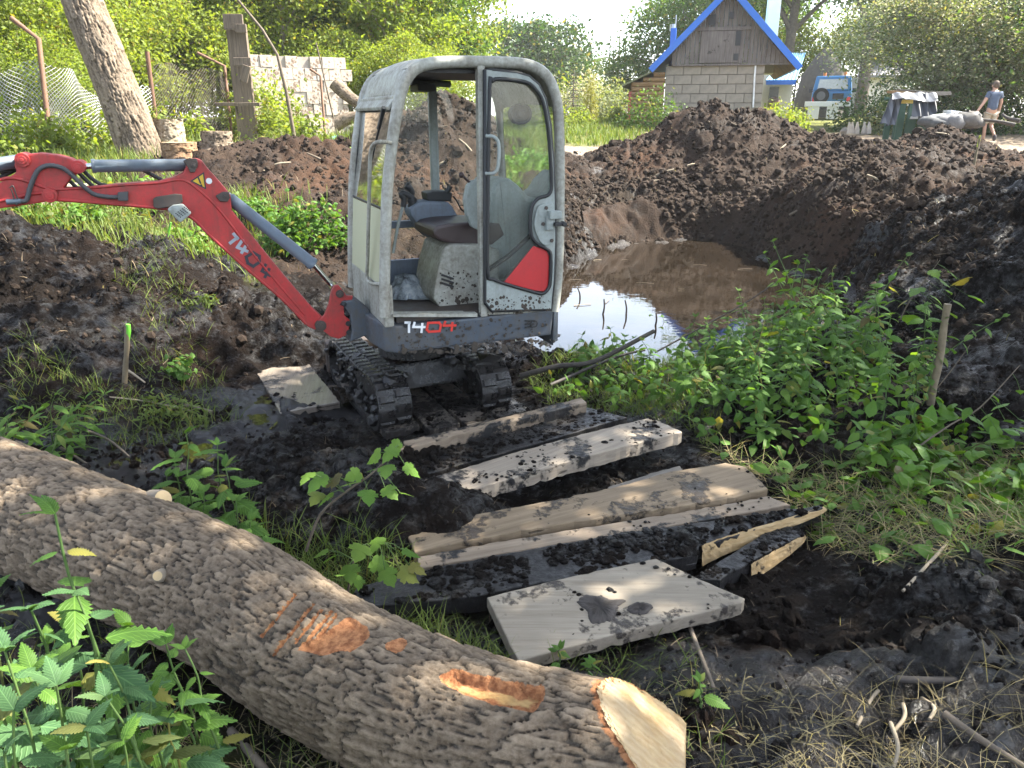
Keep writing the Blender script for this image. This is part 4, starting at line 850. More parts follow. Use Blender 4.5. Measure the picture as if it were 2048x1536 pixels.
def split_face(parent, top, depth, out, mat):
    Mi = (Matrix.Translation(parent.location) @ Matrix.Rotation(parent.rotation_euler.z, 4, 'Z')).inverted(); mb = MB(); n = 26; vs = []
    seg = smooth_path(top, 8)
    for i, p in enumerate(seg):
        t = i / (len(seg) - 1); d = depth * (1 - t) ** .6 + .012; nd = (seg[min(i + 1, len(seg) - 1)] - seg[max(i - 1, 0)]).normalized(); nn_ = Vector((nd.y, -nd.x, 0))
        for k in range(6):
            f = k / 5; j = RNG.normal(0, .004); q_ = Mi @ (p + nn_ * (out * f ** .8 + .004)); w1 = float(vn2(np.array([q_.x * 38]), np.array([f * 3 + 7]))[0]) - .5; w2 = float(vn2(np.array([q_.x * 120]), np.array([f * 5]))[0]) - .5; vs.append(q_ + Vector((0, 0, .002 - d * f + (w1 * .006 + w2 * .004) * f)) + (Mi.to_3x3() @ nn_) * (w1 * .006 + w2 * .004))
    m_ = len(seg); mb.add(vs, [(i * 6 + k, i * 6 + k + 1, (i + 1) * 6 + k + 1, (i + 1) * 6 + k) for i in range(m_ - 1) for k in range(5)]); return mb.build('split_face', mat, parent)
split_face(o, sp_, .085, .02, W_YEL)
o, Q, _ = plank('plank', [(1385,1158),(1400,1147),(1480,1098),(1560,1050),(1601,1059),(1606,1071),(1520,1115),(1440,1160)], .12, .07, W_BLACK, 'short black beam with a splintered orange end, between the long beam and pale slab'); mud_on(o, Q, 300, .8, .012, 6)
split_face(o, [on_z(u, v, .12) for u, v in ((1500,1128),(1540,1106),(1580,1084),(1607,1068))], .075, .015, W_YEL)
o, Q, _ = plank('plank', [(974,1196),(1127,1158),(1312,1116),(1400,1156),(1490,1194),(1484,1203),(1260,1262),(1040,1324),(1027,1304),(1000,1250)], .21, .05, W_PALE, 'wide pale grey board slab nearest the log with dark mud stains', ztilt=0, rough_edge=.0025); mud_on(o, Q, 26, .2, .010, 8); P8 = o
def mud_patch(o, px, z, h=.006):
    Mi = (Matrix.Translation(o.location) @ Matrix.Rotation(o.rotation_euler.z, 4, 'Z')).inverted(); E2 = smooth_path([Mi @ on_z(u, v, z) for u, v in px], 22, True); c = sum(E2, Vector()) / len(E2); rings = []; n = len(E2)
    for k, f in enumerate((1.0, .93, .75, .5, .25)): rings += [c + (p - c) * f * (1 + (.26 if k < 2 else .15) * float(fbm2(np.array([p.x * 40]), np.array([p.y * 40]), 3)[0])) + Vector((0, 0, (-.002, h * .6, h, h * (1 + RNG.random()), h * (1 + .6 * RNG.random()))[k] + .004)) for p in E2]
    mb = MB(); mb.add(rings + [c + Vector((0, 0, h * 1.5))], [(k * n + i, k * n + (i + 1) % n, (k + 1) * n + (i + 1) % n, (k + 1) * n + i) for k in range(4) for i in range(n)] + [(4 * n + i, 4 * n + (i + 1) % n, 5 * n) for i in range(n)], True); mb.build('mud_stain', M_MUDST, o)
M_MUDST = plain('drying_brown_mud', (.05, .04, .034), .8, var=.5, sc=30, bump=.6)
for px in ([(1155,1205),(1185,1192),(1215,1200),(1245,1205),(1232,1228),(1215,1245),(1180,1243),(1175,1222)], [(1256,1216),(1272,1206),(1290,1208),(1304,1216),(1296,1226),(1278,1231),(1262,1226)]): mud_patch(P8, px, .21)
o, Q, _ = plank('plank', [(1215,972),(1290,948),(1360,930),(1366,938),(1300,960),(1230,985)], .12, .04, W_GREY, 'grey board end peeping out behind the wavy edged board')
# boards under the digger, running along its tracks
TDIR = Vector((math.cos(TA), math.sin(TA), 0)); TPER = Vector((-TDIR.y, TDIR.x, 0))
def tp(a, b_, z): p = TO + TDIR * a + TPER * b_; return (p.x, p.y, z)
for k, (b0, w_, a0, a1, mt, lab) in enumerate(((-.80, .44, -1.38, .02, W_WETP, 'wet pale board left of the digger, water lying on it'), (-.34, .26, -1.0, .70, W_DAMP, 'dirty wet board under the left track of the digger'), (-.07, .24, -.95, .78, W_DAMP, 'dark wet board between the two digger tracks'), (.19, .24, -.9, .80, W_DAMP, 'dark wet board just inside the right track'), (.46, .27, -.85, .78, W_DAMP, 'dirty board under the right track of the digger'))):
    b1 = -b0; top = [tp(a0 + .05 * (k % 2), b1 - w_ / 2, -.01), tp(a1, b1 - w_ / 2 + .01, -.01), tp(a1 + .03, b1 + w_ / 2, -.01), tp(a0, b1 + w_ / 2, -.01)]
    # local left of the machine's track axis is the image's right side, so mirror
    top = [tp(a, -bb, -.01) for a, bb in ((a0 + .05 * (k % 2), -b0 - w_ / 2), (a1, -b0 - w_ / 2 + .01), (a1 + .03, -b0 + w_ / 2), (a0, -b0 + w_ / 2))]
    o, Q, _ = plank('plank', None, 0, .05, mt, lab, 'boards under the digger', top3=top)
    if mt is W_DAMP: mud_on(o, Q, 250, .7, .013, 20 + k)
# ---------------------------------------------------------------- bark covered logs
def bark_mat(name, lo, mid, hi, cut=True):
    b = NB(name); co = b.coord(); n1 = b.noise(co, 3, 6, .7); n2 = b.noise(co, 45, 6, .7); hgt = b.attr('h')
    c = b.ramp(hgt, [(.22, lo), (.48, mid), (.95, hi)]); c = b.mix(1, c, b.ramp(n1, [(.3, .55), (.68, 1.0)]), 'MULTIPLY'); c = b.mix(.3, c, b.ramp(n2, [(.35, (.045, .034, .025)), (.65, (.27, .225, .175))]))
    rough = .9; hb = n2
    if cut:
        ct = b.attr('cut'); inner = b.attr('inner'); yl = b.noise(b.coord('Object', (4, 30, 30)), 1, 5, .6)
        wood = b.mix(b.ramp(yl, [(.35, 0), (.65, 1)]), (.36, .21, .075), (.48, .34, .16)); wood = b.mix(b.math('MULTIPLY', b.ramp(n1, [(.38, .2), (.6, .8)]), b.ramp(inner, [(.8, 0), (.95, 1)])), wood, (.40, .325, .225))
        ring = b.n('TexWave'); ring.bands_direction = 'DIAGONAL'; b.l(b.coord('Object', (1, 1, 1)), ring.inputs[0]); ring.inputs['Scale'].default_value = 26; ring.inputs['Distortion'].default_value = 5; ring.inputs['Detail'].default_value = 3; wood = b.mix(b.math('MULTIPLY', ring.outputs[1], .28), wood, (.24, .15, .07)); wood = b.mix(b.math('MULTIPLY', b.ramp(n2, [(.6, 0), (.7, 1)]), .5), wood, (.16, .11, .07))
        red = b.mix(b.ramp(n2, [(.4, 0), (.6, 1)]), (.17, .065, .028), (.34, .155, .07)); wood = b.mix(b.ramp(inner, [(.35, 0), (.7, 1)]), red, wood)
        c = b.mix(b.ramp(b.math('ADD', ct, b.math('MULTIPLY', b.math('SUBTRACT', n2, .5), 1.1)), [(.40, 0), (.58, 1)]), c, wood)
    return b.pbr(c, rough, 0, b.bump(hb, .8, .012), .15)
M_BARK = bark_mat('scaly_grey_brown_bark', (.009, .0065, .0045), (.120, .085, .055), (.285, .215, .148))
M_BARKL = bark_mat('furrowed_pale_bark', (.030, .022, .015), (.15, .11, .076), (.28, .22, .16), False)
def sweep_log(axis_pts, radii, ns, nt_, end_fn=None, plate=(.095, .023), amp=.017, seed=0, capn=0, warp=.55, twist=0):
    """returns V, F, attributes; bark plates are displaced geometry"""
    A = [Vector(p) for p in axis_pts]; fine = smooth_path(A, 24); Ls = [0]
    for a, b_ in zip(fine, fine[1:]): Ls.append(Ls[-1] + (b_ - a).length)
    Ls = np.array(Ls); T = Ls[-1]; fx_ = np.array([tuple(p) for p in fine]); rad_src = np.linspace(0, T, len(radii))
    s_ = np.linspace(0, T, ns); th = np.linspace(0, 2 * math.pi, nt_, endpoint=False)
    def at(s): return np.stack([np.interp(s, Ls, fx_[:, k]) for k in range(3)], -1)
    def frame(s):
        e = .02; t = at(np.minimum(s + e, T)) - at(np.maximum(s - e, 0)); t /= np.linalg.norm(t, axis=-1, keepdims=True)
        up = np.array([0, 0, 1.0]) if abs(fx_[-1, 2] - fx_[0, 2]) < .7 * T else np.array([0, 1.0, 0]); side = np.cross(t, up); side /= np.linalg.norm(side, axis=-1, keepdims=True); u2 = np.cross(side, t); return t, side, u2
    Sg, Tg = np.meshgrid(s_, th, indexing='ij'); r0 = np.interp(Sg, rad_src, radii)
    rr = r0.mean(); u = Sg; w_ = (Tg + twist * Sg) * rr; per = 2 * math.pi * rr
    # periodic worley: blend over the seam by mirroring the coordinate
    wv = np.abs(((w_ / per) % 1) * 2 - 1) * per / 2; sd_ = np.where(np.sin(Tg) >= 0, 0, 50)
    wx = u / plate[0] + warp * fbm2(u * 9, wv * 9, 3, s=seed) + .6 * wv / plate[1] * .25; wy = wv / plate[1] + warp * fbm2(u * 9 + 40, wv * 9, 3, s=seed)
    f1, f2, idr, dxx = worley2(wx + seed, wy, True); f1b, f2b, idb = worley2(wx * 2.3 + 9, wy * 2.1 + seed)
    h = sstep(.005, .13, f2 - f1) * (.50 + .35 * idr + .55 * np.clip(-dxx, -.5, .6)) * .78 + .22 * sstep(.01, .16, f2b - f1b) * (.3 + .7 * idb)
    h = np.clip(h + .14 * fbm2(u * 30, wv * 30, 3), 0, 1)
    return dict(S=Sg, T=Tg, r=r0, h=h, at=at, frame=frame, len=T, amp=amp, ns=ns, nt=nt_)
def log_verts(D, h, cutmask=None, dent=None, end_fn=None, capn=0):
    S_, T_, r = D['S'], D['T'], D['r']; R_ = r + D['amp'] * (h - .6) * (1 if cutmask is None else (1 - cutmask)); R_ = R_ if dent is None else R_ - dent
    t, sd, u2 = D['frame'](S_); cy, cz = R_ * np.cos(T_), R_ * np.sin(T_)
    if end_fn is not None:
        S2 = np.minimum(S_, end_fn(cy, cz, D['len'])); P = D['at'](np.clip(S2, 0, D['len']))
    else: P = D['at'](S_)
    V = P + sd * cy[..., None] + u2 * cz[..., None]; V = V.reshape(-1, 3); n0, n1_ = D['ns'], D['nt']
    ii = np.arange(n0 * n1_).reshape(n0, n1_); j = np.roll(ii, -1, axis=1); F_ = np.stack([ii[:-1], ii[1:], j[1:], j[:-1]], -1).reshape(-1, 4)
    extra = []
    if capn:
        # concentric cap rings on the far end (follow the saw cut)
        Se = np.full((capn, n1_), D['len']); Te = np.repeat(T_[-1:], capn, 0); k = np.linspace(1, 0.0, capn + 1)[1:, None]; Re = R_[-1:] * k
        cy, cz = Re * np.cos(Te), Re * np.sin(Te); S2 = np.minimum(Se, end_fn(cy, cz, D['len'])) if end_fn else Se; P = D['at'](np.clip(S2, 0, D['len'])); t, sd, u2 = D['frame'](Se)
        Vc = (P + sd * cy[..., None] + u2 * cz[..., None]).reshape(-1, 3); st = len(V) - n1_; V = np.concatenate([V, Vc]); jj = st + np.arange((capn + 1) * n1_).reshape(capn + 1, n1_); j2 = np.roll(jj, -1, axis=1)
        F_ = np.concatenate([F_, np.stack([jj[:-1], jj[1:], j2[1:], j2[:-1]], -1).reshape(-1, 4)])
    return V, F_
def pix(V):
    x, y, z = V[..., 0], V[..., 1], V[..., 2] - CAM_Z; zc = y * CP - z * SP; up = y * SP + z * CP; return 1024 + FPX * x / zc, 768 - FPX * up / zc
# the felled log in front
AX = [on_z(-330, 905, .40), on_z(-60, 980, .40), on_z(150, 1066, .40), on_z(435, 1190, .39), on_z(640, 1322, .385), on_z(860, 1430, .385), on_z(1060, 1492, .39), on_z(1395, 1556, .40)]
D = sweep_log(AX, [.30, .275, .255, .245, .235, .225, .21, .20, .195], 620, 250, seed=2)
def log_end(cy, cz, L): return np.minimum(L - .03 - .05 * (cz + .1) + .0 * cy, L - .0 - 1.25 * np.maximum(cz - .0 - .2 * cy, 0) + .003 * np.sin(cz * 160 + cy * 60))
LOG = empty('felled_log', (0, 0, 0), 0, 'thick felled log with scaly bark lying across the foreground, sawn at its right end', 'log')
V0, _f = log_verts(D, D['h']); pu, pv = pix(V0); t, sd, u2 = D['frame'](D['S']); facing = (np.sin(D['T']) > -.35).ravel()
cut = np.zeros(len(V0)); inner = np.ones(len(V0)); dent = np.zeros(len(V0))
pn = 10 * fbm2(pu / 26, pv / 26, 3)
for poly, dp in (([(880,1352),(905,1338),(960,1350),(1085,1372),(1090,1385),(1066,1424),(1010,1410),(950,1396),(905,1380)], .032), ([(588,1300),(640,1275),(680,1245),(700,1236),(735,1250),(738,1272),(700,1300),(640,1308)], .012), ([(775,1290),(800,1278),(815,1284),(800,1300),(785,1302)], .006)):
    sdp = poly_sdf(pu, pv, poly) + pn * .6; mk = facing & (sdp < 6); cut = np.maximum(cut, np.where(mk, sstep(5, -2, sdp), 0)); inner = np.where(mk, np.minimum(inner, sstep(-4, -20, sdp + pn * .7) * (.74 if dp > .02 else .3)), inner); dent = np.maximum(dent, np.where(mk, dp * sstep(4, -10, sdp), 0))
for a, b_ in (((522,1272),(590,1188)), ((560,1292),(627,1206)), ((590,1284),(642,1218)), ((606,1290),(664,1220)), ((626,1285),(672,1228)), ((545,1310),(560,1285))):
    ax_, ay_ = a; ex_, ey_ = b_[0] - ax_, b_[1] - ay_; tt = np.clip(((pu - ax_) * ex_ + (pv - ay_) * ey_) / (ex_ ** 2 + ey_ ** 2), 0, 1); dd = np.hypot(pu - ax_ - tt * ex_, pv - ay_ - tt * ey_)
    mk = facing & (dd < 5); cut = np.maximum(cut, np.where(mk, sstep(4.2, 2.2, dd), 0)); inner = np.where(mk & (dd < 4), 0.0, inner); dent = np.maximum(dent, np.where(mk, .012 * sstep(4.5, 1, dd), 0))
shp = D['S'].shape; V, F_ = log_verts(D, D['h'], cut.reshape(shp), dent.reshape(shp), log_end, 24)
cyl_ = np.concatenate([cut, np.ones(24 * 250)]); inn = np.concatenate([inner, np.ones(24 * 250)])
R_ = D['r'] + D['amp'] * (D['h'] - .6); cy_, cz_ = R_ * np.cos(D['T']), R_ * np.sin(D['T']); over = (D['S'] - log_end(cy_, cz_, D['len'])).ravel()
cyl_[:len(over)] = np.where(over > 0, 1, np.maximum(cyl_[:len(over)], sstep(-.05, -.0, over) * .8)); inn[:len(over)] = np.where(over > .05, 1, np.where(over > -.05, sstep(-.01, .05, over), inn[:len(over)]))
hh = np.concatenate([D['h'].ravel(), np.full(24 * 250, .6)])
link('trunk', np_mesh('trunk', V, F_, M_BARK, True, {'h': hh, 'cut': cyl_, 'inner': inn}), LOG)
def stub(p, d, r0, r1, ln, name='branch_stub'):
    d = Vector(d).normalized(); mb = MB(); mb.tube([p - d * .06, p + d * ln * .3, p + d * ln], [r0 * 1.6, r0 * 1.1, r1], 14, False); o = mb.build(name, M_STUB, LOG)
    m2 = MB(); q = p + d * ln; u_ = d.orthogonal().normalized(); w2 = d.cross(u_); m2.add([q + (u_ * math.cos(k * .449) + w2 * math.sin(k * .449)) * r1 for k in range(14)], [tuple(range(14))]); o2 = m2.build('cut_face', M_FRESH, o); return o
M_STUB = plain('stub_bark', (.20, .165, .125), .9, var=.5, sc=20, bump=.5); M_FRESH = plain('fresh_cut_wood', (.36, .27, .15), .8, var=.25, sc=20); M_ORANGE = plain('orange_cut_wood', (.34, .17, .08), .85, var=.4, sc=40)
stub(on_z(322, 1000, .585), (.42, -.28, .32), .036, .032, .022); stub(on_z(316, 1152, .56), (.1, -.8, .5), .017, .015, .004)
# ---------------------------------------------------------------- stakes, sticks, stumps
def stake(a, b_, r0, r1, mat, label, cat='stake', name='stake', tip=None, group=None, bend=.015):
    a, b_ = Vector(a), Vector(b_); mb = MB(); P = [a.lerp(b_, t) + Vector((RNG.normal(0, bend * r0 * 8), RNG.normal(0, bend * r0 * 8), 0)) for t in np.linspace(0, 1, 8)]; P[0] = a - (b_ - a).normalized() * .15
    root = empty(name, a, 0, label, cat, group); mb.tube([p - a for p in P], [r0 + (r1 - r0) * t + RNG.normal(0, r0 * .06) for t in np.linspace(0, 1, 8)], 10); mb.build('shaft', mat, root)
    if tip: 
        mt = MB(); d = (b_ - a).normalized(); mt.tube([b_ - a - d * tip[0], b_ - a - d * tip[0] * .4 + Vector((r1 * .2, 0, 0)), b_ - a + d * .012], [r1 * 1.1, r1 * 1.15, r1 * .9], 8); mt.build(tip[2] if len(tip) > 2 else 'painted_tip', tip[1], root)
    return root
M_STAKE = bark_mat('x', (.1,.08,.06), (.2,.16,.12), (.3,.26,.2), False); M_STAKE = plain('weathered_stake_wood', (.185, .145, .09), .85, var=.45, sc=14, bump=.4); M_MOSS = plain('bright_green_paint', (.12, .42, .03), .7, var=.3); M_YTIP = plain('yellow_green_paint', (.45, .50, .05), .7)
def col(u, v0, v1, z0, u1=None):
    p = on_z(u, v0, z0); q = on_y(u1 if u1 else u, v1, p.y); return p, q
p, q = col(1858, 832, 608, .16, 1896); stake(p, q, .025, .021, M_STAKE, 'slanted grey wooden stake at the right beside the nettles')
p, q = col(248, 792, 652, .06, 256); stake(p, q, .020, .017, M_STAKE, 'short wooden stake with a bright green top in front of the black peat heap', tip=(.10, M_MOSS))
p = on_y(1943, 352, 12.0); q = on_y(1960, 272, 12.0); stake(p, q, .022, .015, M_STAKE, 'thin leaning stake with a yellow green tip on the far soil ridge', tip=(.16, M_YTIP))
p = on_y(324, 526, 7.6); q = on_y(341, 447, 7.6); stake(p, q, .014, .01, M_STAKE, 'thin dark stake with a green tip by the half buried grey beam', tip=(.14, M_MOSS))
M_STICK = [plain('dark_wet_twig', (.045, .036, .03), .75, var=.5, sc=30, bump=.4), plain('pale_stripped_twig', (.32, .26, .18), .8, var=.4, sc=25, bump=.3), plain('brown_twig', (.13, .10, .07), .85, var=.5, sc=25, bump=.4)]
def stick3(P, r0, r1, mt, label, group=None, name='stick', fork=True):
    mb = MB(); P = smooth_path(P, 5); c = P[0].copy(); n = len(P); mb.tube([p - c for p in P], [r0 + (r1 - r0) * i / (n - 1) for i in range(n)], 7)
    o = mb.build(name, M_STICK[mt], None); o.location = c; return tag(o, label, 'stick', group)
def stick(px, r0, r1, mt, label, group=None, lift=.012, bow=.02):
    P = []
    for (u, v) in px:
        z = .2
        for _ in range(4):
            p = on_z(u, v, z); z = sz(p.x, p.y) + lift
        P.append(on_z(u, v, z))
    if len(P) == 2: mid = (P[0] + P[1]) / 2 + Vector((RNG.normal(0, bow), RNG.normal(0, bow), abs(RNG.normal(0, bow)))); P = [P[0], mid, P[1]]
    return stick3(P, r0, r1, mt, label, group)
stick([(462,1462),(500,1505),(545,1560)], .014, .012, 2, 'thick broken brown stick at the bottom edge below the log')
stick([(1378,1250),(1402,1312),(1428,1378)], .009, .006, 2, 'grey twig slanting down from under the pale slab board')
stick([(1897,1085),(1850,1135),(1806,1182)], .008, .006, 1, 'pale straight stick lying on the dark soil right of the boards')
stick([(1918,1040),(1985,1046),(2060,1055)], .012, .011, 0, 'long dark stick at the right edge below the sunlit leaves')
stick([(1781,1358),(1850,1361),(1930,1360)], .013, .011, 0, 'dark muddy stick lying level in the lower right soil')
stick([(1888,1427),(1960,1478),(2055,1538)], .012, .009, 2, 'long brown stick running into the bottom right corner')
stick([(1624,1461),(1690,1498),(1762,1540)], .008, .006, 0, 'thin dark stick in the grass at the bottom right')
stick([(564,783),(640,776),(722,770)], .020, .012, 2, 'ragged root lying across the pale board left of the track')
stick([(371,811),(398,818),(425,826)], .018, .016, 2, 'short thick cut branch on the muddy grass left of the digger')
stick([(208,793),(295,803),(384,822)], .006, .005, 1, 'long thin pale stick behind the green topped stake')
for px, mt in (([(1777,1370),(1714,1452)],1), ([(1806,1408),(1785,1465)],1), ([(1844,1397),(1859,1438)],1), ([(1781,1446),(1786,1540)],1)):
    stick(px, .007, .005, mt, 'short pale twig among the dry grass at the lower right', 'pale twigs in the lower right grass')
for px, mt in (([(41,570),(111,566)],2), ([(193,607),(212,640)],1), ([(212,640),(240,668)],1), ([(148,681),(215,715)],2), ([(256,741),(290,765)],1), ([(167,859),(258,913)],2), ([(122,896),(180,932)],2), ([(50,775),(74,714)],2), ([(60,668),(108,700)],2), ([(300,520),(330,560)],2), ([(20,640),(60,655)],2), ([(150,590),(200,570)],2)):
    stick(px, .010, .006, mt, 'root or stick half buried in the black peat at the left', 'sticks in the left peat')
# the branch poking over the pond edge
p0_, p1_, p2_ = on_z(1040, 752, .06), on_z(1190, 722, .16), on_z(1308, 662, .34)
stick3([p0_, (p0_ + p1_) / 2 + Vector((0, 0, .02)), p1_, p2_], .024, .017, 0, 'thick bare branch rising from the bank over the pond')
stick3([on_z(1100, 770, .05), on_z(1230, 715, .12), on_z(1290, 700, .15)], .014, .009, 0, 'second bare branch under the thick one at the pond edge')
a = on_z(1310, 705, .12); stick3([a, on_y(1420, 645, a.y + .1), on_y(1500, 600, a.y + .2), on_y(1565, 555, a.y + .25), on_y(1598, 541, a.y + .3)], .008, .003, 0, 'long thin twig arching over the pond with withered leaves')
# sticks standing in the water
for u, v0, v1, u1 in ((1205,632,598,1208),(1252,632,600,1250),(1160,600,575,1155),(1310,655,625,1312)):
    p = on_z(u, v0, WATER - .02); stick3([p, on_y((u + u1) / 2 + 2, (v0 + v1) / 2, p.y), on_y(u1, v1, p.y)], .012, .008, 0, 'short dark stick poking up out of the pond water', 'sticks standing in the pond')
for u, v, a in ((1165,610,.3),(1215,603,1.2),(1250,520,.1),(1290,566,2.8),(1490,538,.2),(1150,560,.2),(1195,520,.4),(1400,530,2.9)):
    p = on_z(u, v, WATER + .006); d = Vector((math.cos(a), math.sin(a), 0)) * RNG.uniform(.04, .13); stick3([p - d, p + Vector((0, 0, .004)), p + d], .005, .003, 1 if RNG.random() < .6 else 2, 'small pale stick floating on the pond water', 'sticks floating on the pond')
# sticks in the far heaps
heap_px = [(1430,300,.3),(1475,255,2.4),(1560,215,2.2),(1385,330,.2),(1330,345,.5),(1480,390,1.2),(1600,420,.6),(1695,325,.3),(1750,360,2.5),(1830,300,.2),(1420,250,2.0),(1540,335,2.6),(1300,365,.4),(1650,285,.5),(1890,270,2.8),(1560,300,.9),(870,260,.4),(930,290,2.2),(880,330,.8),(560,330,.3),(640,320,2.5),(520,345,.2),(1000,330,.7)]
for u, v, a in heap_px:
    best = None
    for y in np.arange(9, 18, .15):
        p = on_y(u, v, y)
        if p.z < sz(p.x, p.y) + .02: best = p; break
    if best is None: continue
    L_ = RNG.uniform(.18, .5); d = Vector((math.cos(a), RNG.uniform(-.3, .3), math.sin(a) * .7)).normalized() * L_ / 2
    stick3([best - d, best + Vector((0, -.03, .02)), best + d], .022, .012, 1 if RNG.random() < .7 else 2, 'pale root or stick poking out of a far soil heap', 'sticks in the far soil heaps')
def stump(u, v0, v1, wpx, y, label, mat, top_mat, flare=1.25):
    p = on_y(u, v0, y); q = on_y(u, v1, y); r = wpx / 2 * y * 1.02 / FPX; z = sz(p.x, p.y) - .05; h = q.z - z; root = empty('tree_stump', (p.x, p.y, z), 0, label, 'stump', 'sawn stumps by the fence')
    DD = sweep_log([(0, 0, 0), (0, 0, h * .5), (0, 0, h)], [r * flare, r * 1.05, r, r, r], 50, 72, plate=(.14, .05), amp=.03, seed=int(u)); V_, F2 = log_verts(DD, DD['h']); link('bark', np_mesh('bark', V_, F2, mat, True, {'h': DD['h'].ravel()}), root)
    mt = MB(); mt.add([(r * .985 * math.cos(k * .2618), r * .985 * math.sin(k * .2618), h - .004) for k in range(24)], [tuple(range(24))]); mt.build('sawn_top', top_mat, root)
M_STOP = plain('sawn_stump_top', (.42, .31, .19), .85, var=.3, sc=9); M_BARKO = bark_mat('debarked_orange_wood', (.14, .07, .035), (.24, .13, .065), (.34, .20, .10), False); M_BARKP = bark_mat('pale_peeled_wood', (.22, .16, .10), (.40, .32, .22), (.50, .42, .32), False)
stump(343, 292, 238, 52, 12.6, 'pale peeled stump standing behind the orange one', M_BARKP, M_STOP); stump(361, 318, 284, 62, 11.6, 'low orange stump in front of the pale stump', M_BARKO, M_STOP, 1.05); stump(438, 312, 262, 54, 12.2, 'grey barked stump with a flared base, right of the other stumps', M_BARKL, M_STOP, 1.5)
# leaning trunk
yb = 12.2; P = [on_y(292, 330, yb), on_y(255, 230, yb), on_y(208, 110, yb + .1), on_y(172, 20, yb + .2), on_y(120, -120, yb + .3), on_y(60, -300, yb + .4)]
LT = empty('leaning_tree', P[0], 0, 'leaning bare tree trunk with furrowed bark beside the chain link fence', 'tree'); P = [p - P[0] for p in P]
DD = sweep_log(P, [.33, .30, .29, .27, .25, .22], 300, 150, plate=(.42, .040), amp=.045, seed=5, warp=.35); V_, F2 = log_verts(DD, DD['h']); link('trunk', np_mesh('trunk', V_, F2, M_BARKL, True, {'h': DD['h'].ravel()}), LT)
# beam and blocks
o, Q, _ = plank('beam', [(296,522),(330,510),(383,500),(388,508),(345,526),(312,534)], .60, .16, W_GREY, 'half buried grey beam on the bank behind the black peat heap', None)
o['category'] = 'beam'
def block(u, v, y, dims, rz, label, mat):
    p = on_y(u, v, y); mb = MB(); mb.box((0, 0, 0), dims); o = mb.build('wood_block', mat, None, .012); o.location = (p.x, p.y, max(p.z, sz(p.x, p.y) + dims[2] * .32)); o.rotation_euler = (.05, .08, rz); tag(o, label, 'block', 'sawn blocks on the left bank')
block(30, 452, 8.2, (.42, .34, .2), .2, 'sawn wood block at the left edge under the red arm', M_BARKP); block(50, 412, 9.2, (.62, .4, .26), -.2, 'larger pale block behind the sawn block at the left edge', W_PALE); block(165, 405, 9.6, (.5, .3, .24), .15, 'sunlit pale block on the grass under the red arm', W_PALE)
# ================================================================ plants
L_NET = leafmat('nettle_leaf_green', (.052, .122, .022), (.112, .205, .038), .44, .5, wet=.18)
L_NETP = leafmat('pale_nettle_leaf', (.040, .095, .040), (.085, .160, .060), .35, .55, wet=.15)
L_LIME = leafmat('lime_green_leaf', (.075, .170, .022), (.150, .250, .035), .45, .45, wet=.3)
L_GRASS = leafmat('grass_blade', (.060, .110, .020), (.150, .190, .045), .40, .6)
L_STRAW = leafmat('dry_straw', (.13, .105, .05), (.28, .235, .125), .15, .8, tcol=(1, .9, .6))
L_ROOT = leafmat('brown_root_fibre', (.06, .045, .03), (.17, .13, .085), .05, .85, tcol=(1, .9, .7))
L_STEM = leafmat('green_stem', (.06, .11, .03), (.11, .16, .05), .1, .6)
def leaf_shape(kind, n=9, seed=0):
    """unit leaf along +x (length 1), folded along the midrib and drooping"""
    rg = np.random.default_rng(seed); V = []; F_ = []
    if kind == 'lobed':
        out = [(0,0),(-.06,.18),(.02,.42),(.14,.40),(.16,.55),(.30,.50),(.36,.56),(.42,.42),(.40,.30),(.55,.36),(.62,.30),(.74,.26),(.80,.14),(1.0,0)]
        side = out[1:-1]; ring = [out[0]] + side + [out[-1]] + [(x, -y) for x, y in side[::-1]]
        c = (.32, 0); V = [(c[0], 0, 0)] + [(x, y, -.10 * abs(y) - .18 * x * x + .02 * rg.normal()) for x, y in ring]; m = len(ring)
        F_ = [(0, 1 + i, 1 + (i + 1) % m) for i in range(m)]; return np.array(V), F_
    teeth = 9 if kind == 'nettle' else 0; N = 2 * teeth + 2 if teeth else n
    wmax = {'nettle': .27, 'oval': .30, 'lance': .12}[kind]
    mid, le, ri = [], [], []
    for i in range(N + 1):
        t = i / N; wv = wmax * (math.sin(math.pi * min(1, t ** .62)) ** .9 if kind != 'lance' else math.sin(math.pi * t) ** .8); wv = max(wv, 0)
        tooth = (1.06 if i % 2 else .78) if teeth and 0 < i < N else 1
        z = -.30 * t * t + .05 * math.sin(t * 3); xx = t - (.0 if i % 2 == 0 else -.025)
        mid.append((t, 0, z)); le.append((xx, wv * tooth, z - .25 * wv + .012 * rg.normal())); ri.append((xx, -wv * tooth, z - .25 * wv + .012 * rg.normal()))
    V = mid + le + ri; k = N + 1
    for i in range(N): F_ += [(i, i + 1, k + i + 1, k + i), (i + 1, i, 2 * k + i, 2 * k + i + 1)]
    return np.array(V), F_
def leaf_mesh(name, kind, mat, seed):
    V, F_ = leaf_shape(kind, seed=seed); me = bpy.data.meshes.new(name); me.from_pydata([tuple(p) for p in V], [], F_); at = me.attributes.new('rnd', 'FLOAT', 'POINT'); r = random.random(); at.data.foreach_set('value', np.full(len(V), r, np.float32)); me.materials.append(mat); me.polygons.foreach_set('use_smooth', [True] * len(me.polygons)); ul = me.uv_layers.new(name='uv'); vi = np.zeros(len(me.loops), np.int32); me.loops.foreach_get('vertex_index', vi); ul.data.foreach_set('uv', np.asarray(V, np.float32)[vi, :2].ravel()) if kind == 'nettle' else None; return me
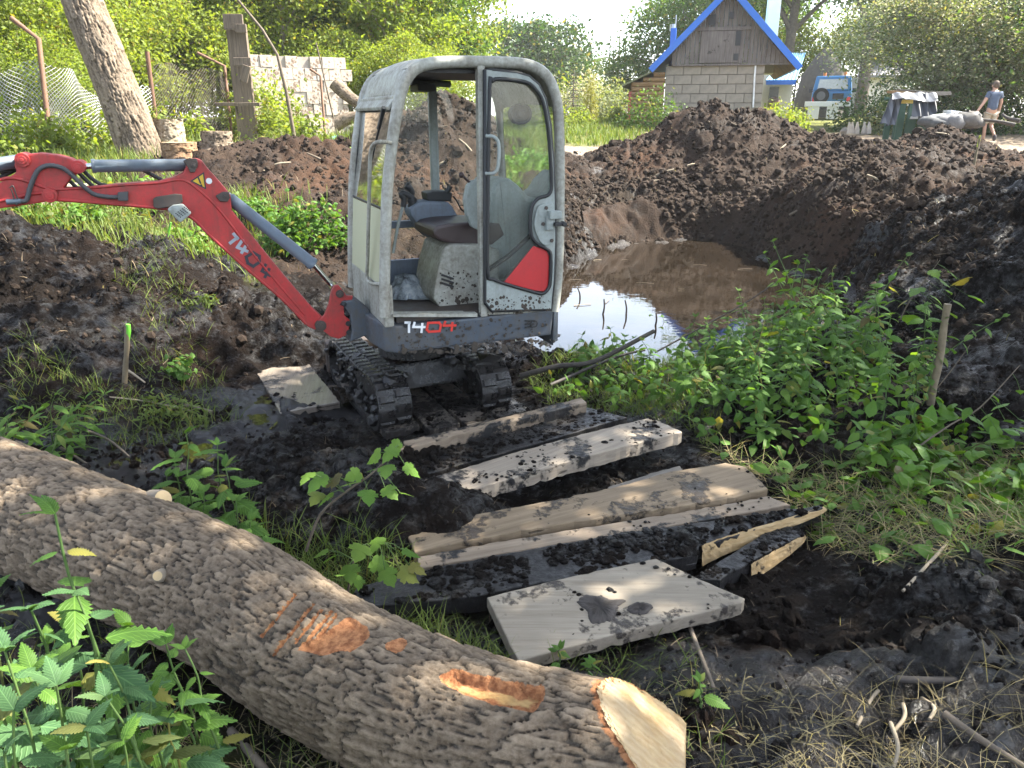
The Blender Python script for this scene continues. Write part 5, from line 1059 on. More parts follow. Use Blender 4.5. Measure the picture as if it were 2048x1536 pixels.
NL = [leaf_mesh('leaf', 'nettle', L_NET, i) for i in range(4)]; NLP = [leaf_mesh('leaf', 'nettle', L_NETP, i + 10) for i in range(3)]; LOB = [leaf_mesh('leaf', 'lobed', L_LIME, i) for i in range(3)]; OVL = [leaf_mesh('leaf', 'oval', L_NET, i + 30) for i in range(3)]; OVLL = [leaf_mesh('leaf', 'oval', L_LIME, i + 30) for i in range(3)]; LAN = [leaf_mesh('leaf', 'lance', L_NET, i + 50) for i in range(3)]
def put_leaf(root, me, p, yaw, pitch, roll, L):
    o = link('leaf', me, root); o.location = p; o.rotation_euler = Euler((roll, pitch, yaw)); o.scale = (L, L, L); return o
def plant(loc, h, leaves, L, nodes, label, group, lean=(0, 0), name='nettle_plant', cat='plant', pitch=(.1, .5), top=.55, start=.15, opp=True, sr=.004, stem=None, pet=.18, shrink=.62):
    root = empty(name, loc, 0, label, cat, group); ln = Vector((lean[0], lean[1], 0)); P = [Vector((0, 0, -.04))] + [Vector((ln.x * t * t + random.gauss(0, .006), ln.y * t * t + random.gauss(0, .006), h * t)) for t in np.linspace(.12, 1, 7)]
    mb = MB(); sp = smooth_path(P, 3); mb.tube(sp, [sr * (1.25 - .75 * i / (len(sp) - 1)) for i in range(len(sp))], 6); mb.build('stem', stem or L_STEM, root)
    a0 = random.uniform(0, 6.28)
    for k in range(nodes):
        t = start + (1 - start) * (k + .5) / nodes; q = sp[min(int(t * (len(sp) - 1)), len(sp) - 1)]
        sz_ = L * (shrink + (1 - shrink) * math.sin(math.pi * (1 - t) ** .8 * .9 + .2)) * random.uniform(.8, 1.12)
        if k == nodes - 1: sz_ *= top
        for j in range(2 if opp else 1):
            yaw = a0 + k * (math.pi / 2 if opp else 2.4) + j * math.pi + random.gauss(0, .2); d = Vector((math.cos(yaw), math.sin(yaw), .25)) * sz_ * pet
            put_leaf(root, random.choice(leaves), q + d * .9, yaw, -random.uniform(.05, .3) + random.uniform(*pitch), random.gauss(0, .25), sz_)
    for j in range(3):
        put_leaf(root, random.choice(leaves), sp[-1], random.uniform(0, 6.28), -random.uniform(.4, 1.0), random.gauss(0, .2), L * .45)
    return root
def at_ground(u, v, z=.1):
    for _ in range(5): p = on_z(u, v, z); z = sz(p.x, p.y)
    return Vector((p.x, p.y, z))
# foreground nettles, lower left
def topped(u, v, y, leaves, L, nodes, label, group, h=None, lean=(0, 0), **k):
    q = on_y(u, v, y); z = sz(q.x - lean[0], q.y - lean[1]); return plant((q.x - lean[0], q.y - lean[1], z), q.z - z, leaves, L, nodes, label, group, lean, **k)
topped(112, 1030, 1.34, NL, .135, 7, 'tallest nettle at the lower left in front of the log', 'nettles in the lower left corner', sr=.005, lean=(-.03, .0))
for u, v, y, L, n_, mt in ((250,1255,1.42,.125,6,NL),(165,1180,1.28,.13,6,NLP),(60,1215,1.22,.13,6,NLP),(330,1290,1.50,.11,6,NL),(20,1300,1.12,.14,6,NLP),(215,1330,1.22,.125,5,NLP),(290,1400,1.28,.11,4,NL),(110,1370,1.08,.13,5,NLP),(30,1420,1.02,.14,4,NLP),(345,1345,1.42,.09,4,NL),(180,1450,1.05,.12,4,NLP),(-40,1240,1.2,.14,7,NLP),(90,1290,1.4,.12,6,NL),(-20,1180,1.55,.13,6,NL),(140,1240,1.45,.12,6,NL),(270,1330,1.38,.12,5,NLP),(60,1340,1.18,.13,5,NL),(200,1400,1.15,.12,5,NLP),(330,1440,1.3,.10,4,NLP),(130,1500,1.02,.12,4,NL),(240,1480,1.12,.11,4,NL),(10,1500,.98,.12,4,NLP),(370,1300,1.5,.08,4,NL)):
    topped(u, v, y, mt, L, n_, 'pale leaved nettle in the lower left corner' if mt is NLP else 'green nettle in the lower left corner', 'nettles in the lower left corner', lean=(random.gauss(0, .05), random.gauss(0, .04)))
# nettles behind the log
for u, v, y, L, n_ in ((375,865,2.80,.13,7),(350,915,2.85,.13,6),(450,935,2.82,.14,7),(410,985,2.72,.13,6),(475,1000,2.70,.13,6),(400,1040,2.62,.12,5),(455,1060,2.55,.13,5),(540,1090,2.5,.13,5),(500,1040,2.62,.12,5),(560,1130,2.42,.11,4),(330,950,2.9,.11,5),(430,890,2.95,.10,5)):
    topped(u, v, y, NL, L, n_, 'nettle growing up behind the middle of the log', 'nettles behind the log', lean=(random.gauss(0, .05), random.gauss(0, .05)), pitch=(0, .35))
# currant like twig with lobed leaves
def twig(px, y, lfs, L, label, group=None, r=.005, nm='sapling', mats=None, kids=(), stem=None):
    P = [on_y(u, v, y + dy) for u, v, dy in px]; c = P[0].copy(); root = empty(nm, c, 0, label, 'sapling', group); mb = MB(); sp = smooth_path(P, 4); mb.tube([p - c for p in sp], [r * (1.2 - .7 * i / (len(sp) - 1)) for i in range(len(sp))], 6); mb.build('stem', stem or M_STICK[2], root)
    for (u, v, dy, k) in lfs:
        q = on_y(u, v, y + dy); nr = min(sp, key=lambda p: (p - q).length); d = q - nr; mb = MB(); mb.tube([nr - c, (nr + q) / 2 - c + Vector((0, 0, .01)), q - c], .0016, 4); mb.build('stalk', L_STEM, root)
        yaw = math.atan2(d.y, d.x) + random.gauss(0, .4); put_leaf(root, random.choice(mats), q - c, yaw, random.uniform(.1, .6), random.gauss(0, .35), L * k)
    return root
twig([(612,1102,0),(640,1030,.02),(690,985,.03),(740,950,.05),(790,905,.06),(806,893,.06)], 2.55, [(648,948,.0,1.1),(622,945,-.04,.8),(665,985,-.03,.9),(640,985,.0,.8),(735,980,-.02,.9),(700,968,.05,.85),(760,905,.03,.9),(800,885,.06,.8),(775,930,-.02,.8),(790,895,.02,.9),(810,930,.03,.9),(745,940,.08,.8),(770,975,0,.85),(800,985,.04,.7),(680,955,.0,1.0),(720,945,.04,.8)], .085, 'thin arching sapling with bright lobed leaves in front of the boards', mats=LOB)
twig([(690,1225,0),(700,1160,.02),(715,1110,.04),(770,1085,.06)], 2.45, [(725,1090,0,1),(760,1075,.05,.9),(805,1100,.06,1),(800,1140,.02,1.1),(770,1140,.0,.9),(700,1130,-.02,.9),(690,1150,.05,.8),(745,1120,.04,1),(820,1130,.07,.9),(670,1110,.05,.8),(655,1100,.0,.7),(715,1150,.0,.8)], .085, 'low clump of lobed leaves between the log and the black beam', mats=LOB)
twig([(1690,870,0),(1750,838,.02),(1850,800,.1),(1940,690,.2)], 4.4, [(1770,800,0,1),(1800,770,.03,.8),(1835,720,.05,.9),(1850,745,.1,.8),(1790,720,.1,.8),(1760,760,.1,.9),(1800,820,.1,1),(1730,850,0,1)], .10, 'yellow green sapling leaning right below the slanted stake', mats=OVLL)
twig([(1820,905,0),(1900,850,.0),(1960,815,.0),(2040,730,.0)], 3.8, [(1940,815,0,1),(1985,790,.03,.8),(2010,840,.05,1),(2040,780,.1,.9),(1960,855,.1,.8),(1925,870,.1,.9),(2040,840,.1,1),(1880,880,0,.8),(2000,870,.0,.9)], .085, 'sparse twig of oval leaves at the right edge over the mud', mats=OVL)
twig([(1800,640,0),(1820,600,.0),(1850,560,.0),(1880,520,.0)], 5.9, [(u, v, random.uniform(-.1, .15), random.uniform(.7, 1.2)) for u, v in ((1760,590),(1790,600),(1785,625),(1815,600),(1840,575),(1860,590),(1840,610),(1880,560),(1900,545),(1870,610),(1920,560),(1890,580),(1905,600),(1850,640),(1880,640),(1820,630),(1775,570),(1865,540),(1935,590),(1900,625))], .13, 'broad leaved weed clump at the foot of the soil bank above the stake', mats=OVLL + LOB)
# nettle patch by the pond: individuals sharing a few built plants
PATCH = [(1075,790),(1250,700),(1380,690),(1480,700),(1560,640),(1680,620),(1760,690),(1800,800),(1900,905),(1760,950),(1560,930),(1420,880),(1290,815),(1120,800)]
pp = [at_ground(u, v) for u, v in PATCH]; poly = [(p.x, p.y) for p in pp]; xs = np.array([p[0] for p in poly]); ys = np.array([p[1] for p in poly])
protos = []
n_done = 0; tries = 0; placed = []
while n_done < 110 and tries < 4000:
    tries += 1; x, y = random.uniform(xs.min(), xs.max()), random.uniform(ys.min(), ys.max())
    if float(poly_sdf(np.array([x]), np.array([y]), poly)[0]) > 0 or any((x - a) ** 2 + (y - b_) ** 2 < .085 ** 2 for a, b_ in placed): continue
    placed.append((x, y)); tall = math.exp(-((x - 2.5) ** 2 / .22 + (y - 5.5) ** 2 / 1.2)); h = .14 + .24 * random.random() ** 1.5 + .5 * tall + .10 * min(max(x - .8, 0), 1); h = min(h, .95)
    z = sz(x, y)
    cls = min((.20, .34, .50, .68, .86), key=lambda q: abs(q - h)); have = [q for q in protos if q[0] == cls]
    if len(have) < 3: o = plant((x, y, z), cls, NL if len(have) < 2 else OVL, .105 if len(have) < 2 else .085, int(4 + cls * 9), 'leafy green nettle in the patch on the pond bank', 'nettles on the pond bank', (random.gauss(0, .10 + .1 * cls), random.gauss(0, .10 + .1 * cls)), start=.12, pitch=(.1, .6)); protos.append((cls, o))
    else: o = dup(random.choice(have)[1]); o.location = (x, y, z)
    k = random.uniform(.85, 1.2); o.scale = (k, k, k); o.rotation_euler = (random.gauss(0, .16), random.gauss(0, .16), random.uniform(0, 6.28)); n_done += 1
for u, v, y, n_ in ((1640,545,5.45,10),(1600,600,5.3,9),(1690,610,5.5,9),(1660,640,5.1,8),(1730,640,5.35,8),(1560,640,5.2,8),(1620,660,4.9,7),(1700,690,4.9,7),(1540,690,4.9,7),(1480,690,5.0,6),(1590,720,4.6,6)):
    topped(u, v, y, NL + OVL[:1], .125, n_, 'tall nettle standing above the patch against the pond' if u == 1640 else 'tall nettle in the thick of the patch against the pond', 'tall nettles on the pond bank', lean=(random.gauss(0, .06), random.gauss(0, .05)))
for u, v, y in ((1420,690,5.0),(1480,660,5.2),(1530,640,5.1),(1350,700,5.2),(1600,700,4.8),(1560,760,4.5),(1450,780,4.6),(1300,740,5.0),(1660,790,4.4),(1500,850,4.2),(1240,760,5.0)): topped(u, v, y, OVLL, .10, 6, 'bright yellow green weed rising among the darker nettles', 'bright weeds among the nettles', lean=(random.gauss(0, .09), random.gauss(0, .06)))
topped(1500, 800-125, 4.9, OVL, .10, 6, 'withered dark shrub twig with drooping leaves among the nettles', None)
for u, v, y in ((1770,700,4.5),(1830,735,4.3),(1840,680,4.6),(1700,760,4.4)): topped(u, v, y, OVLL, .085, 6, 'slim yellow green seedling left of the slanted stake', 'seedlings by the stake', opp=True)
for u, v in ((1120,1345),(1180,1372),(1395,1435),(1250,1440)): 
    p = at_ground(u, v, .2); plant((p.x, p.y, p.z), .10, NL, .075, 2, 'small nettle sprig in the mud beside the log end', 'nettle sprigs by the log end', start=.4)
# mint like lanceolate weeds at the left
for u, v, y in ((40,800,3.9),(110,790,4.1),(170,800,4.2),(205,790,4.3),(70,830,3.8),(140,830,3.9),(15,840,3.7),(190,840,4.0)): topped(u, v, y, LAN, .15, 7, 'narrow leaved weed at the left edge behind the log', 'narrow leaved weeds behind the log', lean=(random.uniform(.05, .25), random.gauss(0, .06)), start=.2)
# ---------------------------------------------------------------- ground litter, grass (uncountable)
BL_V = np.array([(0,-.5,0),(0,.5,0),(.35,-.42,.12),(.35,.42,.12),(.7,-.28,.16),(.7,.28,.16),(1,0,.12)]); BL_F3 = [(0,1,3),(0,3,2),(2,3,5),(2,5,4),(4,5,6)]
def blades(name, x, y, mat, L, W, tilt, gz=True, zoff=0, label=None):
    z = surf_z(x, y) + zoff; n = len(x); Ls = RNG.uniform(.5, 1.2, n) * L; V = BL_V.copy(); rot = np.stack([RNG.normal(0, .3, n), -np.clip(RNG.normal(tilt, .28, n), -.3, 1.55), RNG.uniform(0, 6.28, n)], 1)
    me = scatter_mesh(name, np.stack([x, y, z], 1), np.stack([Ls, np.full(n, W) * RNG.uniform(.6, 1.3, n), Ls], 1), mat, V, BL_F3, rot); o = link(name, me); o['kind'] = 'stuff'; return o
def region(n, x0, x1, y0, y1, f):
    x = RNG.uniform(x0, x1, n); y = RNG.uniform(y0, y1, n); m = f(x, y); return x[m], y[m]
notrees = lambda x, y: zones(x, y)[0] > RNG.random(len(x)) * .9
x, y = region(26000, -11, -1.5, 7.4, 15, notrees); blades('bank_grass', x, y, L_GRASS, .24, .013, 1.0)
x, y = region(26000, -6, 9, 18.5, 34, notrees); blades('lawn_grass', x, y, L_GRASS, .20, .03, 1.15)
x, y = region(8000, -1.9, 1.2, .95, 1.9, lambda x, y: RNG.random(len(x)) < .75); blades('litter_grass', x[::2], y[::2], L_STRAW, .10, .0026, .12, zoff=.004)
x, y = region(3500, -1.9, .6, .95, 2.3, lambda x, y: RNG.random(len(x)) < .6); blades('low_green_grass', x, y, L_GRASS, .11, .003, .55)
def inpoly(px):
    P = [at_ground(u, v) for u, v in px]; q = [(p.x, p.y) for p in P]; return lambda x, y: poly_sdf(x, y, q) + .12 * fbm2(x * 3, y * 3, 2) < 0
mown = inpoly([(1420,900),(1560,940),(1700,930),(1900,905),(2120,900),(2120,1130),(1900,1120),(1640,1100),(1600,1040),(1520,960)])
x, y = region(16000, .9, 3.6, 2.6, 5.0, mown); k_ = len(x) * 2 // 3; blades('cut_stalks', x[:k_], y[:k_], L_STRAW, .20, .0038, .04, zoff=.008); blades('cut_green_stalks', x[k_:], y[k_:], L_GRASS, .24, .0045, .08, zoff=.01)
rg_ = inpoly([(1700,1400),(1900,1330),(2150,1330),(2150,1600),(1650,1600)]); x, y = region(1900, .5, 2.2, 1.1, 2.2, rg_); blades('dry_grass', x, y, L_STRAW, .15, .0017, .10, zoff=.006)
rg_ = inpoly([(1270,1380),(1420,1330),(1600,1420),(1620,1600),(1380,1600)]); x, y = region(1500, 0, 1.2, 1.1, 2.2, rg_); blades('wood_chips', x, y, L_STRAW, .022, .004, .04, zoff=.004)
x, y = region(700, -1.6, 1.6, 4.2, 6.2, lambda x, y: RNG.random(len(x)) < .6)
for px, nn_, nm in (([(60,760),(240,770),(420,860),(330,900),(150,900),(40,860)], 700, 'weedy_litter'), ([(250,640),(350,620),(450,720),(470,850),(380,870),(280,740)], 900, 'wet_grass'), ([(590,1120),(720,1080),(830,1130),(720,1260),(640,1200)], 700, 'boardside_grass'), ([(480,1050),(620,1090),(760,1240),(1100,1350),(1000,1345),(700,1210)], 1200, 'logside_grass'), ([(1040,760),(1300,690),(1500,700),(1420,900),(1280,830),(1100,810)], 7000, 'bank_stalks')):
    f = inpoly(px); P = [at_ground(*q) for q in px]; x, y = region(nn_ * 3, min(p.x for p in P), max(p.x for p in P), min(p.y for p in P), max(p.y for p in P), f); x, y = x[:nn_], y[:nn_]; blades(nm, x, y, L_GRASS, .15, .0045, .55)
# straw and root fibres strewn on bare peat
x, y = bare_points(5200, -3.2, 3.4, 1.3, 5); blades('root_fibres', x[::2], y[::2], L_ROOT, .055, .0022, .25, zoff=.004)
x, y = bare_points(4200, -7, 10, 5, 16); blades('root_chips', x[::2], y[::2], L_ROOT, .07, .006, .3, zoff=.004)
k_ = RNG.random(len(hx_)) < .16; blades('heap_roots', hx_[k_] + .05, hy_[k_], L_ROOT, .13, .007, .3, zoff=.01)
# cut leaves lying on the ground
LV, LF = leaf_shape('oval', n=4); LFt = [t for f in LF for t in ((f[0], f[1], f[2]), (f[0], f[2], f[3]))]
def leaf_scatter(name, x, y, L, mat, zoff=.01, zr=.06, tilt=.5):
    n = len(x); z = surf_z(x, y) + zoff + RNG.random(n) * zr; rot = np.stack([RNG.normal(0, tilt, n), RNG.normal(0, tilt, n), RNG.uniform(0, 6.28, n)], 1); o = link(name, scatter_mesh(name, np.stack([x, y, z], 1), RNG.uniform(.6, 1.2, n) * L, mat, LV, LFt, rot)); o['kind'] = 'stuff'; return o
x, y = region(1500, .9, 3.6, 2.6, 5.0, mown); leaf_scatter('cut_leaves', x[:900], y[:900], .10, L_NET)
f = inpoly([(1700,880),(1900,870),(2120,930),(2120,1060),(1900,1040),(1720,960)]); x, y = region(1600, 1.2, 3.8, 2.8, 4.8, f); leaf_scatter('lime_leaves', x[:430], y[:430], .12, L_LIME, zr=.14)
f = inpoly(PATCH); x, y = region(3000, .1, 3.6, 3.6, 6.6, f); leaf_scatter('undergrowth_leaves', x[:800], y[:800], .085, L_NET, zr=.14, tilt=.8)
# weeds and bushes of small leaves
def bush(name, c, r, n, L, mat, label, cat='bush', group=None, kind='oval', stems=5, drop=.2, smat=None):
    V_, F_ = leaf_shape(kind, n=4); Ft = [t for f in F_ for t in ((f[0], f[1], f[2]), (f[0], f[2], f[3]))]; c = Vector(c); root = empty(name, c, 0, label, cat, group)
    cl = RNG.normal(0, 1, (max(4, n // 45), 3)); cl /= np.linalg.norm(cl, axis=1, keepdims=True); cl *= RNG.uniform(.45, 1.0, (len(cl), 1)) ** .6; cl[:, 2] = np.abs(cl[:, 2]) * 1.0
    idx = RNG.integers(0, len(cl), n); P = (cl[idx] + RNG.normal(0, .20, (n, 3))) * np.array(r); P[:, 2] = np.abs(P[:, 2]) + .02
    rot = np.stack([RNG.normal(0, .6, n), RNG.normal(drop, .6, n), RNG.uniform(0, 6.28, n)], 1); me = scatter_mesh('foliage', P, RNG.uniform(.6, 1.25, n) * L, mat, V_, Ft, rot); link('foliage', me, root)
    mb = MB()
    for k in range(stems): q = cl[k % len(cl)] * np.array(r) * .9; mb.tube([(0, 0, -.1), tuple(q * .5 + RNG.normal(0, .03, 3)), tuple(q)], [.012 * max(r) ** .5, .008 * max(r) ** .5, .004], 5)
    mb.build('stems', smat or M_STICK[2], root); return root
p = on_y(612, 470, 8.6); bush('fern_bush', (p.x, p.y, sz(p.x, p.y)), (.42, .35, .42), 1500, .075, L_NET, 'bushy green weed on the bank behind the boom cylinder', 'plant')
for u, v, y, r, n, L, mt, lab in ((300,415,9.6,.5,700,.08,L_LIME,'yellow flowered weed clump on the bank under the red arm'),(230,440,8.9,.5,700,.08,L_GRASS,'pale green weed clump on the bank left of the grey beam'),(395,475,8.4,.4,500,.07,L_LIME,'lime weed clump by the bend of the red boom'),(480,470,9.0,.35,350,.07,L_NET,'small dark weed between the boom and its cylinder'),(110,470,8.2,.45,600,.08,L_NET,'weed clump at the left edge of the bank'),(345,600,5.4,.2,150,.06,L_NET,'sprig of leaves hanging on the black peat heap'),(310,690,4.8,.22,420,.06,L_GRASS,'grassy tuft beside the green topped stake'),(400,590,6.2,.16,120,.06,L_GRASS,'small tuft in the mud under the red boom'),(680,280,13.5,.3,200,.08,L_LIME,'weed by the foot of the old wall')):
    p = on_y(u, v, y); z = sz(p.x, p.y); bush('weed_clump', (p.x, p.y, z - .03), (r, r * .8, r * .75), n, L, mt, lab, 'plant', None, 'lance' if mt is L_GRASS else 'oval')
# ================================================================ trees and far shrubs
L_YG = leafmat('sunlit_yellow_green_leaf', (.115, .175, .026), (.215, .262, .046), .56, .55)
L_MID = leafmat('mid_green_leaf', (.050, .105, .024), (.110, .170, .040), .48, .55)
L_DARK = leafmat('dark_green_leaf', (.022, .055, .016), (.055, .100, .026), .40, .5)
L_PALE = leafmat('pale_grey_green_leaf', (.115, .150, .065), (.20, .225, .12), .45, .6)
L_BLOSS = leafmat('cream_blossom', (.30, .29, .17), (.44, .42, .27), .35, .7, tcol=(1, 1, .8))
L_BLUE = leafmat('blue_green_needles', (.035, .065, .060), (.070, .105, .095), .2, .6)
L_THUJA = leafmat('golden_thuja', (.16, .17, .02), (.26, .25, .035), .3, .6)
M_TRUNK = plain('rough_tree_bark', (.13, .105, .08), .9, var=.5, sc=10, bump=.6); M_TRUNKP = plain('pale_tree_bark', (.24, .20, .15), .9, var=.5, sc=10, bump=.6)
QV = np.array([(0, 0, 0), (.45, .30, .06), (1, 0, -.08), (.45, -.30, .06)]); QF = [(0, 1, 2, 3)]
def rand_rot(n, up=.9): return np.stack([RNG.normal(0, up, n), RNG.normal(.2, up * .7, n), RNG.uniform(0, 6.28, n)], 1)
def tree_parts(h, cb, rad, nleaf, L, seed, limbs=12, tr=.14, lean=(0, 0), spread=.34, droop=0.0, shape=1.0, sub=5):
    """trunk MB and leaf points: limbs leave the trunk, split, and carry leaf clumps"""
    rg = np.random.default_rng(seed); mb = MB(); T = [Vector((lean[0] * t * t + rg.normal(0, .02 * h * .3 * t), lean[1] * t * t + rg.normal(0, .006 * h * t), h * .92 * t)) for t in np.linspace(0, 1, 9)]; T[0].z = -.3
    sp = smooth_path(T, 3); n = len(sp); mb.tube(sp, [tr * (1.25 if i == 0 else 1) * (1 - .86 * i / (n - 1)) for i in range(n)], 8); tips = []
    for k in range(limbs):
        t = cb + (1 - cb) * (k + rg.random()) / limbs * .97; q = sp[int(t * (n - 1))]; u = (t - cb) / (1 - cb + 1e-6); a = k * 2.4 + rg.normal(0, .4)
        R0 = rad * (math.sin(math.pi * min(1, (.18 + .82 * u) ** shape)) * .9 + .22) * rg.uniform(.75, 1.1); e = q + Vector((math.cos(a) * R0, math.sin(a) * R0, h * .10 * (1 - u) + R0 * .35 - droop * R0))
        m1 = (q + e) / 2 + Vector((0, 0, R0 * .12)); r0 = tr * (1 - .8 * t) * .55 + .01; L_ = smooth_path([q, m1, e], 4); mb.tube(L_, [r0 * (1 - .8 * i / (len(L_) - 1)) for i in range(len(L_))], 5); tips.append((L_[-2], R0 * spread))
        for j in range(sub):
            s_ = L_[int(rg.uniform(.35, .95) * (len(L_) - 1))]; d = Vector(rg.normal(0, 1, 3)).normalized() * R0 * rg.uniform(.3, .62); d.z = abs(d.z) * .6 - droop * R0 * .6; w_ = s_ + d; mb.tube([s_, (s_ + w_) / 2 + Vector((0, 0, .03)), w_], [r0 * .3, r0 * .2, .006], 4); tips.append((w_, R0 * spread * rg.uniform(.55, 1)))
    C = np.array([tuple(t[0]) for t in tips]); W = np.array([t[1] for t in tips]); pr = W ** 1.6; pr /= pr.sum(); idx = rg.choice(len(C), nleaf, p=pr); g = rg.normal(0, 1, (nleaf, 3)); g[:, 2] *= .62; P = C[idx] + g * W[idx, None] * .62
    if droop: P[:, 2] -= np.abs(rg.normal(0, droop * rad * .35, nleaf))
    return mb, P, rg
def make_tree(name, loc, h, cb, rad, nleaf, L, mat, label, seed, group=None, cat='tree', bark=None, extra=None, **k):
    root = empty(name, loc, 0, label, cat, group); mb, P, rg = tree_parts(h, cb, rad, nleaf, L, seed, **k); mb.build('trunk', bark or M_TRUNK, root)
    link('crown', scatter_mesh('crown', P, rg.uniform(.6, 1.3, nleaf) * L, mat, QV, QF, rand_rot(nleaf)), root)
    if extra: n2, L2, m2 = extra; P2 = P[rg.choice(len(P), n2)] + rg.normal(0, .05, (n2, 3)) + np.array([0, -.1, .12]); link('blossom', scatter_mesh('blossom', P2, rg.uniform(.6, 1.2, n2) * L2, m2, QV, QF, rand_rot(n2, .4)), root)
    return root
def copy_tree(src, loc, s, rz, label, group=None):
    o = dup(src); o.location = loc; o.scale = s if hasattr(s, '__len__') else (s, s, s); o.rotation_euler = (0, 0, rz); o['label'] = label
    if group: o['group'] = group
    return o
def G(x, y): return (x, y, float(base_z(np.array([float(x)]), np.array([float(y)]))[0]) - .05)
GL = 'trees behind the chain link fence'
tA = make_tree('broadleaf_tree', G(-13.5, 21), 8.5, .10, 3.0, 17000, .17, L_YG, 'leafy yellow green tree at the far left behind the fence', 11, GL, limbs=16, spread=.36)
tB = make_tree('broadleaf_tree', G(-7.2, 25.5), 9.5, .12, 2.9, 17000, .17, L_MID, 'mid green tree behind the old white wall', 12, GL, limbs=16, bark=M_TRUNKP)
tC = make_tree('tall_shrub', G(-11.2, 16.2), 4.6, .04, 1.9, 12000, .12, L_YG, 'tall bright shrub behind the bulging wire mesh', 13, 'shrubs behind the chain link fence', 'shrub', limbs=14, tr=.05, spread=.42)
tD = make_tree('slender_tree', G(-3.4, 24.5), 9.0, .14, 2.1, 13000, .15, L_YG, 'slender light green tree rising behind the digger cab', 14, GL, limbs=14, tr=.09, bark=M_TRUNKP)
for i, (x, y, s, r, src, lab) in enumerate(((-17, 24, 1.15, 1, tA, 'tree at the far left back row behind the fence'), (-10.6, 23.5, 1.0, 2, tA, 'bright tree right behind the leaning bare trunk'), (-14.5, 29, 1.3, 3, tB, 'darker tree in the back row left of the leaning trunk'), (-10, 30, 1.3, 4.4, tB, 'darker tree in the back row behind the timber post'),
    (-5.6, 27.5, 1.05, 5, tA, 'bright tree between the timber post and the white wall'), (-3.2, 28.5, 1.02, .7, tB, 'mid green tree above the digger cab'), (-4.6, 31, 1.2, 2.5, tA, 'bright tree in the back row behind the white wall'), (-2.4, 33, 1.0, 3.2, tD, 'slim tree at the right end of the green belt next to the sky gap'), (-6.3, 22.6, .72, 1.9, tD, 'small slim tree just behind the white wall'))):
    copy_tree(src, G(x, y), s, r, lab, GL)
for i, (x, y, s, r, lab) in enumerate(((-9.7, 18.2, .85, 1, 'shrub behind the second fence post'), (-12.6, 13.6, .9, 2.2, 'shrub at the left edge behind the wire mesh'), (-8.6, 20.2, .82, 3, 'shrub between the second and third fence posts'), (-13.6, 18.5, 1.1, 4, 'tall shrub at the left edge in the second row'), (-7.9, 22, .8, 5, 'shrub just left of the timber post'), (-4.6, 22.4, .62, .5, 'shrub right of the old white wall'), (-2.9, 21.6, .6, 1.4, 'low shrub behind the pointed earth heap'), (-10.6, 20.8, 1.05, 2.8, 'tall shrub behind the leaning bare trunk'), (-1.9, 23.5, .55, 3.9, 'low shrub right behind the digger cab roof'), (-9.1, 15.7, .5, 4.7, 'low shrub at the foot of the leaning trunk'))):
    copy_tree(tC, G(x, y), s, r, lab, 'shrubs behind the chain link fence')
for i, (x, y, s, r) in enumerate(((-24, 36, 1.5, 1), (-20.5, 37, 1.5, 2), (-17.5, 35, 1.4, 3), (-14, 36, 1.5, 4), (-11.5, 33.5, 1.3, 5), (-9, 34.5, 1.4, 6), (-6.2, 35, 1.35, .5), (-3.8, 36, 1.2, 1.5), (-19, 30, 1.2, 2.5), (-8.8, 27, 1.0, 3.5), (-11, 26.5, 1.0, 4.5))):
    copy_tree(tC, G(x, y), s, r, 'bush in the hedge far behind the chain link fence', 'hedge bushes far behind the fence')
# far trees towards the sky gap
tE = make_tree('far_tree', G(3.6, 66), 5.6, .06, 2.9, 9000, .26, L_DARK, 'round dark tree far beyond the lawn left of the sky gap', 21, 'far trees beyond the lawn', limbs=14, spread=.4)
for x, y, s, r, lab in ((1.3, 60, 1.25, 1, 'taller dark tree far off just right of the green belt'), (7.5, 95, .85, 2, 'small hazy tree on the far skyline'), (11.5, 90, .7, 3, 'low hazy tree on the far skyline right of the small one'), (5.5, 110, 1.0, 4, 'hazy far tree behind the round dark one'), (15.5, 100, .75, 5, 'low hazy tree left of the thin dead pines')):
    copy_tree(tE, G(x, y), s, r, lab, 'far trees beyond the lawn')
tF = make_tree('house_tree', G(9.7, 47), 7.4, .06, 3.3, 16000, .20, L_MID, 'full green tree standing just left of the blue roofed house', 31, None, limbs=18, spread=.36)
copy_tree(tF, G(14.2, 52), 1.2, 2, 'taller green tree behind the blue chimney'); copy_tree(tF, G(6.6, 50), .5, 1, 'small round tree left of the full green tree by the house')
tG = make_tree('tall_open_tree', G(18.3, 42), 14, .28, 4.0, 13000, .21, L_MID, 'tall open crowned tree with a dark trunk behind the blue jeep', 41, 'tall trees behind the jeep', limbs=16, tr=.36, spread=.30)
for x, y, s, r, lab in ((14.9, 44, 1.0, 1.7, 'tall open tree right beside the white chimney'), (21.4, 45, 1.0, 3.1, 'tall open tree behind the grey roof'), (17.2, 55, 1.0, 4.4, 'tall tree in the back row over the jeep')): copy_tree(tG, G(x, y), s, r, lab, 'tall trees behind the jeep')
for x, y, s, r, lab in ((16.5, 47, 1.15, .4, 'yellow green bush behind the haystack'), (20.2, 47, 1.3, 1.4, 'yellow green bush behind the jeep roof'), (23.5, 50, 1.7, 2.4, 'big yellow green bush left of the grey roof'), (13.5, 48, 1.3, 3.2, 'bright bush behind the white annexe')): copy_tree(tC, G(x, y), s, r, lab, 'bright bushes behind the jeep')
